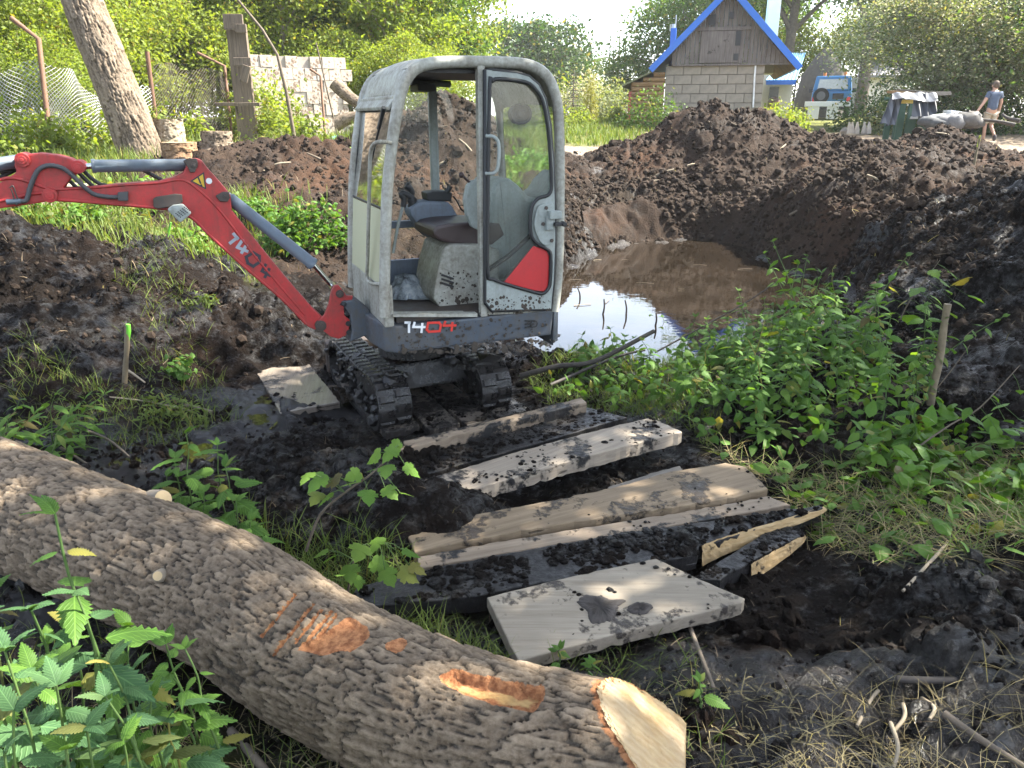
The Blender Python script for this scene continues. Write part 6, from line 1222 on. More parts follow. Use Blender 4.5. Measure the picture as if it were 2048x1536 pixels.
for k, (u, v0, v1) in enumerate(((1218, 130, 45), (1226, 125, 60), (1237, 118, 30), (1250, 110, 50))):
    p = on_y(u, v0, 70); q = on_y(u - 2 + k, v1, 70); root = empty('dead_pine', (p.x, p.y, 1.8), 0, 'thin bare pine trunk on the skyline, ' + ('leftmost', 'second from left', 'third and tallest', 'rightmost')[k] + ' of the four', 'tree', 'thin bare pines on the skyline'); mb = MB(); z = q.z - 1.8; mb.tube([(0, 0, -.2), (.05, 0, z * .5), (0, 0, z)], [.10, .08, .03], 6); mb.build('trunk', M_TRUNK, root); mb = MB()
    for j in range(9): a = random.uniform(0, 6.28); zz = z * random.uniform(.45, 1); mb.tube([(0, 0, zz), (math.cos(a) * .5, math.sin(a) * .5, zz + .15)], [.03, .01], 4)
    mb.build('bare_branches', M_TRUNK, root)
# right hand shrubs
tH = make_tree('flowering_shrub', G(13.9, 26.8), 5.0, .03, 2.2, 14000, .11, L_PALE, 'pale flowering shrub behind the tarpaulin covered table', 51, 'flowering shrubs on the right', 'shrub', limbs=16, tr=.05, spread=.42, extra=(9000, .11, L_BLOSS))
for x, y, s, r, lab in ((17.2, 28.6, 1.2, 2, 'larger pale flowering shrub above the walking man'), (15.2, 25.6, .66, 4, 'low flowering shrub left of the walking man')): copy_tree(tH, G(x, y), s, r, lab, 'flowering shrubs on the right')
make_tree('willow_tree', G(18.2, 25.6), 8.6, .08, 3.9, 26000, .14, L_MID, 'drooping green willow at the right edge above the walking man', 61, None, limbs=20, tr=.16, spread=.42, droop=.55)
make_tree('willow_tree', G(22.5, 28.5), 9.0, .10, 4.0, 18000, .16, L_DARK, 'dark green tree at the right edge behind the willow', 62, None, limbs=18, tr=.16, spread=.4, droop=.3)
def spruce(loc, h, r, n, label, mat=None, L=.16):
    root = empty('spruce_tree', loc, 0, label, 'spruce'); mb = MB(); mb.tube([(0, 0, -.2), (0, 0, h)], [.04 * h * .4, .02], 7); P = []; rot = []
    for k in range(int(h * 7)):
        z = h * (.06 + .94 * k / (h * 7)); R0 = r * (1 - z / h) ** .85 + .05
        for j in range(7):
            a = random.uniform(0, 6.28); e = Vector((math.cos(a) * R0, math.sin(a) * R0, -.22 * R0)); mb.tube([(0, 0, z), (e.x * .5, e.y * .5, z + e.z * .35), (e.x, e.y, z + e.z)], [.014, .01, .004], 3)
            for i in range(max(2, int(n * R0 / 60))): t = random.uniform(.15, 1); P.append((e.x * t + random.gauss(0, .04), e.y * t + random.gauss(0, .04), z + e.z * t + random.gauss(0, .03))); rot.append((random.gauss(0, .4), random.gauss(.25, .3), a + random.gauss(0, .7)))
    mb.build('trunk', M_TRUNK, root); link('needles', scatter_mesh('needles', np.array(P), np.full(len(P), L), mat or L_BLUE, QV * np.array([1, .5, 1]), QF, np.array(rot)), root); return root
spruce(G(15.3, 29), 10.5, 2.3, 480, 'tall blue spruce behind the flowering shrubs', L=.26); spruce(G(15.0, 27.3), 3.2, 1.2, 300, 'small blue spruce below the grey roof', L=.18)
p = on_y(1146, 215, 31); spruce((p.x, p.y, G(p.x, p.y)[2]), 1.9, .55, 260, 'small blue spruce left of the golden thuja', L=.12)
p = on_y(1179, 205, 29.5); z = G(p.x, p.y)[2]; bush('thuja_bush', (p.x, p.y, z), (.30, .30, 1.6), 1900, .09, L_THUJA, 'golden columnar thuja on the lawn', 'bush', None, 'lance', drop=-.9)
for u, v, y, r, n, L, mt, lab in ((1148, 245, 27, .6, 900, .10, L_YG, 'round light green bush on the lawn nearest the digger door'), (1205, 225, 31, .9, 1200, .11, L_PALE, 'grey flowering bush behind the golden thuja'), (1225, 210, 34, 1.2, 1500, .13, L_PALE, 'taller grey bush left of the wooden lean to'), (1170, 190, 38, 1.5, 1500, .15, L_BLOSS, 'cream blossoming bush at the back of the lawn'), (1130, 190, 40, 1.6, 1500, .15, L_YG, 'bright bush at the back of the lawn by the cab'), (1305, 240, 24.6, .95, 1600, .10, L_MID, 'leafy bush against the wooden lean to wall'), (1510, 205, 24.8, .5, 700, .09, L_MID, 'green weed at the right corner of the block wall'), (1560, 225, 25, .8, 1300, .10, L_YG, 'pale yellow weeds in front of the white annexe'), (1585, 225, 25.5, .6, 800, .10, L_YG, 'weed clump beside the pale yellow weeds'), (1738, 230, 26, 1.15, 2200, .11, L_DARK, 'dark round bush right of the jeep'), (1775, 225, 25.2, .8, 1200, .10, L_PALE, 'greyish bush next to the dark round bush'), (1240, 215, 29, .5, 500, .09, L_YG, 'small bright bush at the lean to corner'),
    (1860, 230, 25.4, .9, 1500, .10, L_DARK, 'dark undergrowth behind the debris pile'), (2030, 225, 25.2, 1.2, 2200, .10, L_DARK, 'dark undergrowth at the right edge behind the man'), (1930, 225, 25.6, 1.0, 1700, .10, L_DARK, 'dark undergrowth left of the walking man')):
    p = on_y(u, v, y); bush('garden_bush', (p.x, p.y, G(p.x, p.y)[2]), (r, r * .9, r * 1.15), n, L, mt, lab)
for u, v, y, r, n, lab in ((110, 330, 12.4, .6, 900, 'weeds at the foot of the first fence post'), (200, 300, 13.4, .7, 900, 'weeds along the bulging mesh'), (390, 300, 14, .5, 600, 'weeds between the stumps and the fence'), (500, 240, 17.5, .7, 1200, 'creeper climbing the timber post'), (545, 200, 19.2, .7, 1100, 'creeper hanging over the left of the white wall'), (560, 265, 18, .6, 900, 'weeds along the foot of the white wall'), (30, 320, 12, .7, 1000, 'weeds at the left edge below the mesh'), (620, 270, 18.4, .5, 600, 'weeds by the thin rod at the white wall'), (300, 250, 15.2, .8, 1200, 'leafy weeds behind the second fence post')):
    p = on_y(u, v, y); z0 = G(p.x, p.y)[2]; zz = max(z0, p.z - r * 1.3) if 'creeper' in lab else z0; bush('roadside_weed', (p.x, p.y, zz), (r, r * .6, r * (2.2 if 'creeper' in lab else 1.1)), n, .10, L_YG, lab, 'plant')
# trees outside the picture whose crowns shade the foreground
def shade_tree(loc, h, blobs, nleaf, label, seed):
    rg = np.random.default_rng(seed); root = empty('overhanging_tree', loc, 0, label, 'tree', None); mb = MB(); c = Vector(loc); mb.tube(smooth_path([(0, 0, -.3), (.1, 0, h * .3), (-.1, .1, h * .6), (0, 0, h)], 4), [.28 - .2 * i / 12 for i in range(13)], 9); P = []
    tot = sum(b_[3] * b_[4] for b_ in blobs)
    for bx, by, bz, rx, ry, rz_ in blobs:
        e = Vector((bx, by, bz)) - c; s_ = Vector((0, 0, min(h * .62, e.z * .8))); mb.tube(smooth_path([s_, (s_ + e) / 2 + Vector((0, 0, .5)), e], 4), [.12 - .1 * i / 8 for i in range(9)], 6); n = int(nleaf * rx * ry / tot)
        k = rg.normal(0, 1, (28, 3)); k /= np.linalg.norm(k, axis=1, keepdims=True); k *= rg.random((28, 1)) ** .4
        for q in k[::2]: w_ = e + Vector(q * np.array([rx, ry, rz_])); mb.tube([e, (e + w_) / 2, w_], [.03, .02, .008], 4)
        pp_ = (k[rg.integers(0, 28, n)] + rg.normal(0, .24, (n, 3))) * np.array([rx, ry, rz_]) + np.array(tuple(e)); P.append(pp_)
    P = np.concatenate(P); mb.build('trunk', M_TRUNK, root); link('crown', scatter_mesh('crown', P, rg.uniform(.6, 1.3, len(P)) * .19, L_MID, QV, QF, rand_rot(len(P), .6)), root)
shade_tree((8.2, 5.2, .5), 8, [(5.1, 4.4, 6.6, 2.4, 2.0, 1.2), (2.7, 5.5, 6.5, 2.2, 1.9, 1.1), (6.9, 3.0, 6.2, 2.2, 2.0, 1.2), (3.7, 3.0, 6.4, 2.0, 1.7, 1.1), (5.5, 6.3, 7.0, 2.0, 1.7, 1.1), (7.9, 5.3, 6.6, 2.0, 1.8, 1.2)], 9000, 'tree right of the view whose crown shades the boards and digger', 71)
shade_tree((11.5, 10.2, .9), 10, [(8.9, 7.5, 6.2, 2.2, 2.0, 1.4), (10.7, 9.6, 6.4, 2.0, 1.8, 1.4), (7.3, 8.3, 7.6, 2.0, 1.6, 1.2), (10.1, 6.7, 7.8, 2.2, 2.0, 1.2)], 5200, 'second tree right of the view shading the soil bank', 72)
shade_tree((-3.5, -3.0, .3), 8, [(-.1, 6.9, 7.2, 2.1, 1.5, 1.0), (1.3, 3.9, 6.8, 1.8, 1.6, 1.0), (.1, 1.3, 6.6, 1.8, 1.6, 1.0), (2.1, 1.1, 6.6, 1.9, 1.7, 1.0)], 4200, 'tree behind the view whose boughs shade the log', 73)
# ================================================================ fence, wall and posts on the left
M_RUST = paint('rusty_pipe', (.17, .085, .045), .7, (.07, .04, .03), .7, 10); M_WIRE = plain('galvanised_wire', (.40, .40, .38), .45, .5, var=.2)
FE = empty('chain_link_fence', G(-8, 12.8), 0, 'sagging chain link fence on rusty bent posts at the far left', 'fence'); fo = Vector(FE.location)
def pipe(px, y, r, parent=FE, name='post', mat=M_RUST, o=fo):
    P = [on_y(u, v, y) - o for u, v in px]; P[0] = P[0] + Vector((0, 0, -.3)); mb = MB(); mb.tube(P, r, 8); return mb.build(name, mat, parent)
pipe([(100, 308), (77, 78), (22, 36)], 12.8, .040); pipe([(318, 300), (294, 103)], 15, .042); pipe([(463, 270), (449, 132), (395, 106)], 17.5, .034); pipe([(650, 268), (641, 152), (620, 138)], 19, .030)
def wire_panel(c00, c10, c01, c11, nu, nv, bulge, seed, sag=0, mat=None):
    rg = np.random.default_rng(seed); c00, c10, c01, c11 = (np.array(tuple(c)) for c in (c00, c10, c01, c11))
    def S_(u, v): 
        p = (c00 * (1 - u) + c10 * u) * (1 - v) + (c01 * (1 - u) + c11 * u) * v; b_ = bulge * math.sin(math.pi * u) * math.sin(math.pi * min(1, v * .9 + .05)); w1 = .05 * math.sin(u * 9 + seed) * math.sin(v * 5); return Vector(tuple(p + np.array([b_ * .5 + w1, -b_ + w1, -sag * v * (math.sin(math.pi * u) ** 1) + .04 * math.sin(u * 14 + seed) * v - fo.z * 0]))) - fo
    mb = MB(); R_ = nv / nu
    for sgn in (1, -1):
        for k in range(-nv, nu + 1):
            pts = []
            for j in range(nv * 1 + 1):
                v = j / nv; u = (k + j) / nu if sgn > 0 else (k + nv - j) / nu
                if -1e-6 <= u <= 1 + 1e-6: pts.append(S_(u, v))
            if len(pts) > 2: mb.tube(pts, .0052 if mat is None else .0040, 3, False)
    o = mb.build('wire_mesh', mat or M_WIRE, FE); o['kind'] = 'stuff'
wire_panel(on_y(-120, 330, 12.4), on_y(90, 312, 12.8), on_y(-150, 190, 12.4), on_y(78, 120, 12.8), 26, 20, .10, 1, .0)
wire_panel(on_y(95, 312, 12.8), on_y(238, 300, 14.0), on_y(80, 124, 12.8), on_y(228, 232, 14.0), 22, 20, .15, 2, -.22)
wire_panel(on_y(225, 300, 14.0), on_y(316, 298, 15.0), on_y(205, 175, 14.0), on_y(300, 175, 15.0), 14, 16, .2, 3, .0)
wire_panel(on_y(318, 298, 15), on_y(463, 275, 17.5), on_y(298, 118, 15), on_y(448, 140, 17.5), 30, 20, .08, 4, .06, plain('rusty_wire', (.13, .105, .08), .7))
p = on_y(676, 275, 18.2); q = on_y(632, 85, 18.2); stake(p, q, .022, .012, M_STICK[2], 'thin rod leaning against the old white wall', 'rod', 'leaning_rod')
p = on_y(590, 270, 16.5); q = on_y(500, 20, 16.5); root = empty('bare_sapling', p, 0, 'thin crooked bare sapling right of the timber post', 'sapling'); mb = MB(); mb.tube([Vector((0, 0, -.2)), on_y(572, 180, 16.5) - p, on_y(555, 110, 16.5) - p, on_y(525, 60, 16.5) - p, on_y(476, 0, 16.5) - p, on_y(455, -40, 16.5) - p], [.04, .036, .03, .028, .024, .02], 7); mb.build('stem', M_STICK[2], root)
# old whitewashed block wall
M_WALLW = wood_mat('flaking_whitewash', (.38, .31, .25), (.56, .49, .42), .14, (.20, .14, .10), grain=(3, 3, 3), rough=.9, mudscale=1.6)
WA = empty('old_wall', on_y(590, 275, 20), R(28), 'broken whitewashed block wall left of the digger cab', 'wall'); wo_ = Vector(WA.location); cols = 8; rows = 8
a, b_ = on_y(500, 280, 20) - wo_, on_y(690, 280, 20) - wo_; top = on_y(590, 112, 20).z - wo_.z; bw = (b_.x - a.x) / cols; bh = (top + .3) / rows; bmesh_ = None
for r_ in range(rows):
    for c in range(cols + 1):
        x0 = a.x + (c - (r_ % 2) * .5) * bw; 
        if x0 < a.x - bw * .6 or (r_ >= rows - 1 and RNG.random() < .12): continue
        if bmesh_ is None: m = MB(); m.box((0, 0, 0), (bw - .007, .22, bh - .007)); o = m.build('block', M_WALLW, WA, .008); bmesh_ = o.data
        else: o = link('block', bmesh_, WA)
        o.location = (x0 + bw / 2, RNG.normal(0, .012), -.3 + bh * (r_ + .5)); o.rotation_euler = (RNG.normal(0, .01), RNG.normal(0, .01), RNG.normal(0, .012))
m = MB(); m.box(((a.x + b_.x) / 2, .03, (top - .3) / 2), (b_.x - a.x, .15, top + .28)); m.build('mortar', plain('pale_mortar', (.38, .33, .28), .95), WA)
W_POST = wood_mat('brown_grey_post', (.10, .075, .055), (.20, .155, .115), .05, (.04, .03, .02), grain=(30, 30, 2), rough=.9)
# timber post with cross boards
TPp = on_y(486, 215, 17.2); TPo = empty('timber_post', TPp, 0, 'tall old timber post with a boxy board top behind the third fence post', 'post')
def tbox(u0, v0, u1, v1, y, d, name='board', mat=W_POST, rz=0):
    a, b_ = on_y(u0, v0, y), on_y(u1, v1, y); m = MB(); m.box((0, 0, 0), (abs(b_.x - a.x), d, abs(a.z - b_.z))); o = m.build(name, mat, TPo, .012); o.location = (a + b_) / 2 - TPp; o.rotation_euler = (0, rz, 0); return o
tbox(480, 290, 493, 60, 17.25, .12, 'post'); tbox(445, 28, 488, 60, 17.05, .06); tbox(470, 48, 494, 66, 16.95, .06); tbox(466, 115, 503, 132, 17.0, .05); tbox(480, 130, 500, 165, 16.95, .04, rz=.35)
m = tbox(430, 205, 520, 212, 17.0, .05)
# fallen trunk pieces behind the cab
for px, r, y, lab in (([(668, 165), (700, 195), (735, 215), (780, 225)], .13, 18.0, 'thick curved fallen branch against the wall end left of the cab'), ([(672, 250), (700, 236), (740, 232), (780, 236)], .12, 17.4, 'second fallen trunk lying low left of the cab')):
    P = [on_y(u, v, y) for u, v in px]; root = empty('fallen_trunk', P[0], 0, lab, 'log'); DD = sweep_log([p - P[0] for p in P], [r * 1.2, r, r, r * .9], 60, 40, plate=(.2, .06), amp=.02, seed=3); V_, F2 = log_verts(DD, DD['h']); link('bark', np_mesh('bark', V_, F2, M_BARKL, True, {'h': DD['h'].ravel()}), root)
p = on_y(675, 273, 15.0); m = MB(); m.sphere((0, 0, 0), .12, 12, 8, (1.3, .9, .55)); o = m.build('green_bowl', plain('turquoise_plastic', (.10, .50, .34), .4), None); o.location = (p.x, p.y, sz(p.x, p.y) + .05); tag(o, 'small turquoise plastic tub on the ground by the white wall', 'tub')
# pale rubble stones left of the pond edge behind the cab
for k, (u, v, r) in enumerate(((1035, 258, .22), (1062, 248, .26), (1090, 262, .2), (1050, 270, .16), (1010, 262, .18))):
    p = on_y(u, v, 18.5); m = MB(); m.sphere((0, 0, 0), r, 8, 6, (1.2, .9, .7)); me = m.mesh('stone', plain('sandy_stone', (.34, .28, .22), .9, var=.3)); 
    for vv in me.vertices: vv.co *= 1 + RNG.normal(0, .07)
    o = link('rubble_stone', me); o.location = (p.x, p.y, max(sz(p.x, p.y), p.z - .1)); tag(o, 'pale rubble stone seen through the cab door window', 'stone', 'rubble stones behind the cab')
# ================================================================ house, jeep, yard things, man
M_BLUEF = paint('bright_blue_fascia', (.015, .13, .52), .45, (.1, .12, .2), .15, 3); M_BLUER = plain('blue_sheet_roof', (.10, .30, .62), .3, .2, var=.1, spec=.6); M_BLOCK = plain('grey_concrete_block', (.27, .235, .19), .95, var=.35, sc=5, bump=.5); M_MORT = plain('mortar', (.21, .185, .15), .95)
W_GABLE = wood_mat('weathered_gable_board', (.085, .072, .066), (.19, .165, .15), .08, (.04, .035, .03), grain=(26, 26, 1.5), rough=.9); W_LOG = wood_mat('brown_log_siding', (.17, .09, .04), (.36, .23, .11), .12, (.06, .04, .025), grain=(2, 30, 30), rough=.85); M_WHITEW = plain('white_rendered_wall', (.74, .69, .62), .9, var=.12, sc=3); M_REDW = paint('red_painted_post', (.35, .06, .04), .6, amt=.3)
HY = 26.0; HZ = G(8, 26)[2]; HO = on_y(1430, 240, HY); HO.z = HZ
HS = empty('house', HO, R(-13), 'grey block house with a dark plank gable and bright blue roof edge', 'house')
def hp(u, v, y=HY): return on_y(u, v, y) - HO
wl, wr = hp(1334, 130), hp(1527, 130); zt = wl.z; wb = -.4; WW = wr.x - wl.x
m = MB(); m.box(((wl.x + wr.x) / 2, 3.6, (zt + wb) / 2), (WW - .02, 7.0, zt - wb - .01)); m.build('wall', M_MORT, HS)
bh = .285; bw = WW / 5.5; bm_ = None; r_ = 0; z = zt
while z > wb:
    for c in range(7):
        x0 = wl.x + (c - .5 * (r_ % 2)) * bw; x1 = min(x0 + bw, wr.x); x0 = max(x0, wl.x)
        if x1 - x0 < .1: continue
        if abs(x1 - x0 - bw) < 1e-3:
            if bm_ is None: m = MB(); m.box((0, 0, 0), (bw - .014, .12, bh - .014)); o = m.build('block', M_BLOCK, HS, .008); bm_ = o.data
            else: o = link('block', bm_, HS)
        else: m = MB(); m.box((0, 0, 0), (x1 - x0 - .014, .12, bh - .014)); o = m.build('block', M_BLOCK, HS, .008)
        o.location = ((x0 + x1) / 2, .06 + RNG.normal(0, .004), z - bh / 2)
    z -= bh; r_ += 1
apx = hp(1461, -21); el, er = hp(1305, 140), hp(1588, 140)
# gable boards, each cut under the roof slope
def roof_z(x): return (el.z + (apx.z - el.z) * (x - el.x) / (apx.x - el.x) if x < apx.x else er.z + (apx.z - er.z) * (er.x - x) / (er.x - apx.x)) - .12
gx0, gx1 = hp(1345, 130).x, hp(1578, 130).x; nb = 27; bwid = (gx1 - gx0) / nb
for k in range(nb):
    x0, x1 = gx0 + k * bwid + .006, gx0 + (k + 1) * bwid - .006; y = -.05 - .012 * (k % 2) - RNG.random() * .01; zb = zt + .03 + RNG.normal(0, .012); za, zb2 = roof_z(x0), roof_z(x1)
    if min(za, zb2) < zb + .03: continue
    m = MB(); m.prism([(x0, zb), (x1, zb), (x1, zb2), (x0, za)], lambda p: Vector((p[0], y, p[1])), lambda p: Vector((p[0], y + .03, p[1]))); m.build('gable_board', W_GABLE, HS)
m = MB(); m.box(((gx0 + gx1) / 2 + .0, -.06, zt + .005), (gx1 - gx0, .10, .05)); m.build('gable_beam', W_GABLE, HS)
p, q = hp(1392, 58), hp(1500, 58); m = MB(); m.box(((p.x + q.x) / 2, -.10, p.z), (q.x - p.x, .05, .10)); m.build('gable_beam', W_GABLE, HS)
p, q = hp(1405, 60), hp(1475, 128); m = MB(); m.box(((p.x + q.x) / 2, -.095, (p.z + q.z) / 2), (q.x - p.x, .03, p.z - q.z - .06)); m.build('loft_door', W_GABLE, HS, .01)
for u, v, w_, h_ in ((1475, 78, .16, .42), (1470, 115, .15, .2), (1462, 32, .14, .2), (1425, 40, .22, .3)):
    p = hp(u, v); m = MB(); m.box((p.x, -.118, p.z), (w_, .012, h_)); m.build('dark_gap', M_RUBBER, HS)
def slope(a, b_, name, mat, y0, y1, th, off=0):
    d = (b_ - a); nn = Vector((-d.z, 0, d.x)).normalized(); nn = nn if nn.z > 0 else -nn; m = MB(); P = [a + nn * off, b_ + nn * off, b_ + nn * (off + th), a + nn * (off + th)]; m.prism(P, lambda p: Vector((p.x, y0, p.z)), lambda p: Vector((p.x, y1, p.z))); return m.build(name, mat, HS, .004)
slope(el, apx, 'roof', M_BLUER, -.35, 7.4, .05); slope(apx, er, 'roof', M_BLUER, -.35, 7.4, .05)
slope(el + Vector((-.02, 0, 0)), apx, 'fascia', M_BLUEF, -.40, -.352, .19, -.10); slope(apx, er + Vector((.02, 0, 0)), 'fascia', M_BLUEF, -.40, -.352, .19, -.10)
slope(er + (apx - er) * .02, er + (apx - er) * .35, 'soffit', W_LOG, -.34, 7.2, .03, -.06)
# lean to on the left
l0, l1 = hp(1246, 172), el + Vector((.05, 0, -.05)); slope(l0, l1, 'lean_to_roof', plain('mossy_roof_felt', (.16, .17, .09), .9), -.2, 5.5, .05)
cx0, cx1 = hp(1264, 200).x, wl.x - .01; nlog = 17; lh = (zt + .1 - wb) / nlog
for k in range(nlog):
    z = wb + lh * (k + .5); zr = l0.z + (l1.z - l0.z) * ((cx0 - l0.x) / (l1.x - l0.x)); xs0 = cx0
    if z > zr - .05: xs0 = l0.x + (z + .08 - l0.z) / (l1.z - l0.z) * (l1.x - l0.x)
    if xs0 > cx1 - .1: continue
    m = MB(); m.tube([(xs0, .02, z), (cx1, .02, z)], lh * .54, 8); m.build('log', W_LOG, HS)
m = MB(); m.box((cx0 - .04, .05, (hp(1255, 182).z + wb) / 2), (.12, .14, hp(1255, 182).z - wb)); m.build('corner_post', M_REDW, HS, .01)
m = MB(); m.box((cx0 - .02, 2.6, wb + .9), (.06, 5.0, 2.0)); m.build('side_wall', W_LOG, HS)
# chimneys
def chim(u0, u1, v0, v1, y, mat, name, d=.6): a, b_ = on_y(u0, v1, y) - HO, on_y(u1, v0, y) - HO; m = MB(); m.box(((a.x + b_.x) / 2, a.y, (a.z + b_.z) / 2), (b_.x - a.x, d, abs(a.z - b_.z))); return m.build(name, mat, HS, .01)
chim(1294, 1310, 55, 140, 29.5, M_BLUEF, 'blue_chimney', .3); p = on_y(1302, 54, 29.5) - HO; m = MB(); m.cyl(p + Vector((0, 0, -.1)), p + Vector((0, 0, .12)), .10, 10); m.cyl(p + Vector((.1, 0, .0)), p + Vector((.1, 0, .42)), .02, 6); m.build('chimney_cap', plain('zinc', (.5, .5, .5), .4, .6), HS)
chim(1462, 1502, -40, 150, 30.5, M_WHITEW, 'white_chimney', .8)
m = MB(); m.tube([hp(1508, 132) + Vector((0, -.03, 0)), hp(1506, 155) + Vector((0, -.03, 0)), hp(1503, 215) + Vector((0, -.03, 0))], .03, 8); m.build('drain_pipe', plain('white_pipe', (.7, .7, .7), .5), HS)
# white annexe with blue ribbed roof
AO = G(16.0, 33.5); AN = empty('annexe', AO, R(-8), 'low white annexe with a ribbed light blue roof right of the block house', 'building'); ao = Vector(AO)
def ap(u, v, y): return on_y(u, v, y) - ao
a, b_ = ap(1525, 140, 33), ap(1592, 250, 33); m = MB(); m.box(((a.x + b_.x) / 2, 2, (a.z - .6) / 2), (b_.x - a.x, 4, a.z + .6)); m.build('wall', M_WHITEW, AN)
m = MB(); p, q = ap(1552, 172, 32.98), ap(1568, 198, 32.98); m.box(((p.x + q.x) / 2, p.y, (p.z + q.z) / 2), (q.x - p.x, .03, p.z - q.z)); m.build('window', plain('dark_pane', (.05, .06, .06), .1), AN)
m = MB(); c = ap(1560, 205, 32.9); m.sphere(c, .25, 12, 8); m.build('arch_hatch', plain('brown_board', (.14, .09, .06), .8), AN)
e0, e1 = ap(1548, 160, 32.6), ap(1606, 160, 32.6); r0, r1 = ap(1568, 106, 36.0), ap(1600, 106, 36.0)
m = MB(); vs = [e0, e1, r1, r0]; m.add(vs + [v - Vector((0, 0, .06)) for v in vs], [(0, 1, 2, 3), (7, 6, 5, 4), (0, 4, 5, 1), (1, 5, 6, 2), (2, 6, 7, 3), (3, 7, 4, 0)]); M_LBR = plain('light_blue_metal_roof', (.22, .45, .66), .3, .3, var=.1); m.build('roof', M_LBR, AN)
for k in range(9): t = k / 8; m = MB(); m.tube([e0.lerp(e1, t) + Vector((0, 0, .02)), r0.lerp(r1, t) + Vector((0, 0, .02))], .03, 5); m.build('roof_rib', M_LBR, AN)
m = MB(); m.box((e0 + e1) / 2 + Vector((0, -.02, -.06)), (e1.x - e0.x, .05, .18)); m.build('fascia', M_BLUEF, AN)
# grey roof house far right and the haystack
GO = G(24.5, 43); GH = empty('cottage', GO, 0, 'low cottage with a grey sloping roof behind the flowering shrubs', 'house'); go = Vector(GO); P = [on_y(u, v, 43) - go for u, v in ((1715, 150), (1815, 150), (1830, 95), (1778, 95))]
m = MB(); m.add(P[:2] + [P[2] + Vector((0, 3, 0)), P[3] + Vector((0, 3, 0))] + [p - Vector((0, 0, .12)) for p in P[:2]] + [P[2] + Vector((0, 3, -.12)), P[3] + Vector((0, 3, -.12))], [(0, 1, 2, 3), (7, 6, 5, 4), (0, 4, 5, 1), (1, 5, 6, 2), (2, 6, 7, 3), (3, 7, 4, 0)]); m.build('roof', plain('grey_tiles', (.26, .25, .26), .85, var=.3, sc=4), GH)
a, b_ = P[0] + Vector((.3, .3, -.1)), P[1]; m = MB(); m.box(((a.x + b_.x) / 2, 2.0, a.z / 2 - .2), (b_.x - a.x, 3.2, a.z + .4)); m.build('wall', M_WHITEW, GH)
p = on_y(1635, 240, 38); m = MB(); m.tube([(0, 0, -.3), (0, 0, .8), (0, 0, 1.9), (.05, 0, 2.7), (.05, 0, 3.1)], [1.1, 1.15, .95, .5, .12], 18); o = m.build('haystack', plain('grey_brown_hay', (.085, .075, .06), .95, var=.4, sc=6, bump=.8), None); o.location = (p.x, p.y, G(p.x, p.y)[2]); tag(o, 'grey brown conical haystack beside the blue jeep', 'haystack')
# blue jeep seen from behind
JY = 33.0; JO = on_y(1657, 236, JY); JP = empty('jeep', JO, R(-22), 'small blue off road car seen from behind with a spare wheel on its tailgate', 'car')
M_JB = paint('blue_car_paint', (.03, .17, .38), .35, (.08, .08, .08), .15, 3); M_JBK = plain('black_car_plastic', (.02, .02, .022), .6); M_JW = glass('car_rear_glass', (.55, .6, .62), .25); M_TYRE = plain('tyre_rubber', (.018, .018, .018), .8); M_ORL = plain('orange_beacon', (.75, .18, .02), .3)
def jbox(c, d, name, mat, bev=.03, par=None, taper=1): m = MB(); m.box(c, d, taper=taper); return m.build(name, mat, par or JP, bev)
jb = jbox((0, 1.7, .72), (1.52, 3.4, .62), 'body', M_JB, .05); m = MB(); m.prism([(-.75, 1.03), (.75, 1.03), (.66, 1.62), (-.66, 1.62)], lambda p: Vector((p[0], .04, p[1])), lambda p: Vector((p[0], 2.2, p[1]))); m.build('cabin', M_JB, JP, .05)
m = MB(); m.prism([(-.58, 1.12), (.58, 1.12), (.53, 1.50), (-.53, 1.50)], lambda p: Vector((p[0], .015, p[1])), lambda p: Vector((p[0], .036, p[1]))); m.build('rear_window', plain('painted_reflection_glass', (.35, .38, .40), .08, spec=.9), JP, .01)  # bright reflection in the pane is put into its pale grey colour
for x in (-.40,): m = MB(); m.cyl((x, -.16, .86), (x, .0, .86), .31, 26); sw = m.build('spare_wheel', M_TYRE, JP, .03); m = MB(); m.cyl((x, -.175, .86), (x, -.15, .86), .17, 18); m.build('rim', plain('dull_rim', (.10, .10, .11), .5), sw)
jbox((.25, -.05, .84), (.42, .10, .22), 'carrier_frame', M_JBK, .01); jbox((0, -.06, .42), (1.5, .16, .18), 'bumper', M_JBK, .02)
for x in (-.66, .66):
    jbox((x, -.012, .70), (.13, .03, .22), 'tail_lamp', M_TAIL, .008); m = MB(); m.cyl((x - .09, .55, .32), (x + .09, .55, .32), .33, 22); m.build('wheel', M_TYRE, JP, .03); m = MB(); m.cyl((x - .09, 2.75, .32), (x + .09, 2.75, .32), .33, 22); m.build('wheel', M_TYRE, JP, .03); jbox((x * 1.32, 1.9, 1.12), (.16, .06, .18), 'mirror', M_JBK, .02)
for x in (-.36, .42): m = MB(); m.cyl((x, .4, 1.61), (x, .4, 1.78), .06, 10); m.build('beacon', M_ORL, JP, .01)
# white trestle in front of the jeep
TR_O = on_y(1655, 238, 30.8); T_ = empty('trestle', TR_O, R(-18), 'white board trestle with two broad legs standing before the jeep', 'trestle'); M_WB = plain('white_board', (.78, .78, .77), .6, var=.08)
for nm, u0, v0, u1, v1 in (('top_board', 1613, 203, 1697, 213), ('leg', 1619, 213, 1637, 238), ('leg', 1655, 213, 1673, 238)):
    a, b_ = on_y(u0, v0, 30.8) - TR_O, on_y(u1, v1, 30.8) - TR_O; m = MB(); m.box(((a.x + b_.x) / 2, -.02 if nm == 'top_board' else .02, (a.z + b_.z) / 2), (b_.x - a.x, .07, a.z - b_.z)); m.build(nm, M_WB, T_, .006)
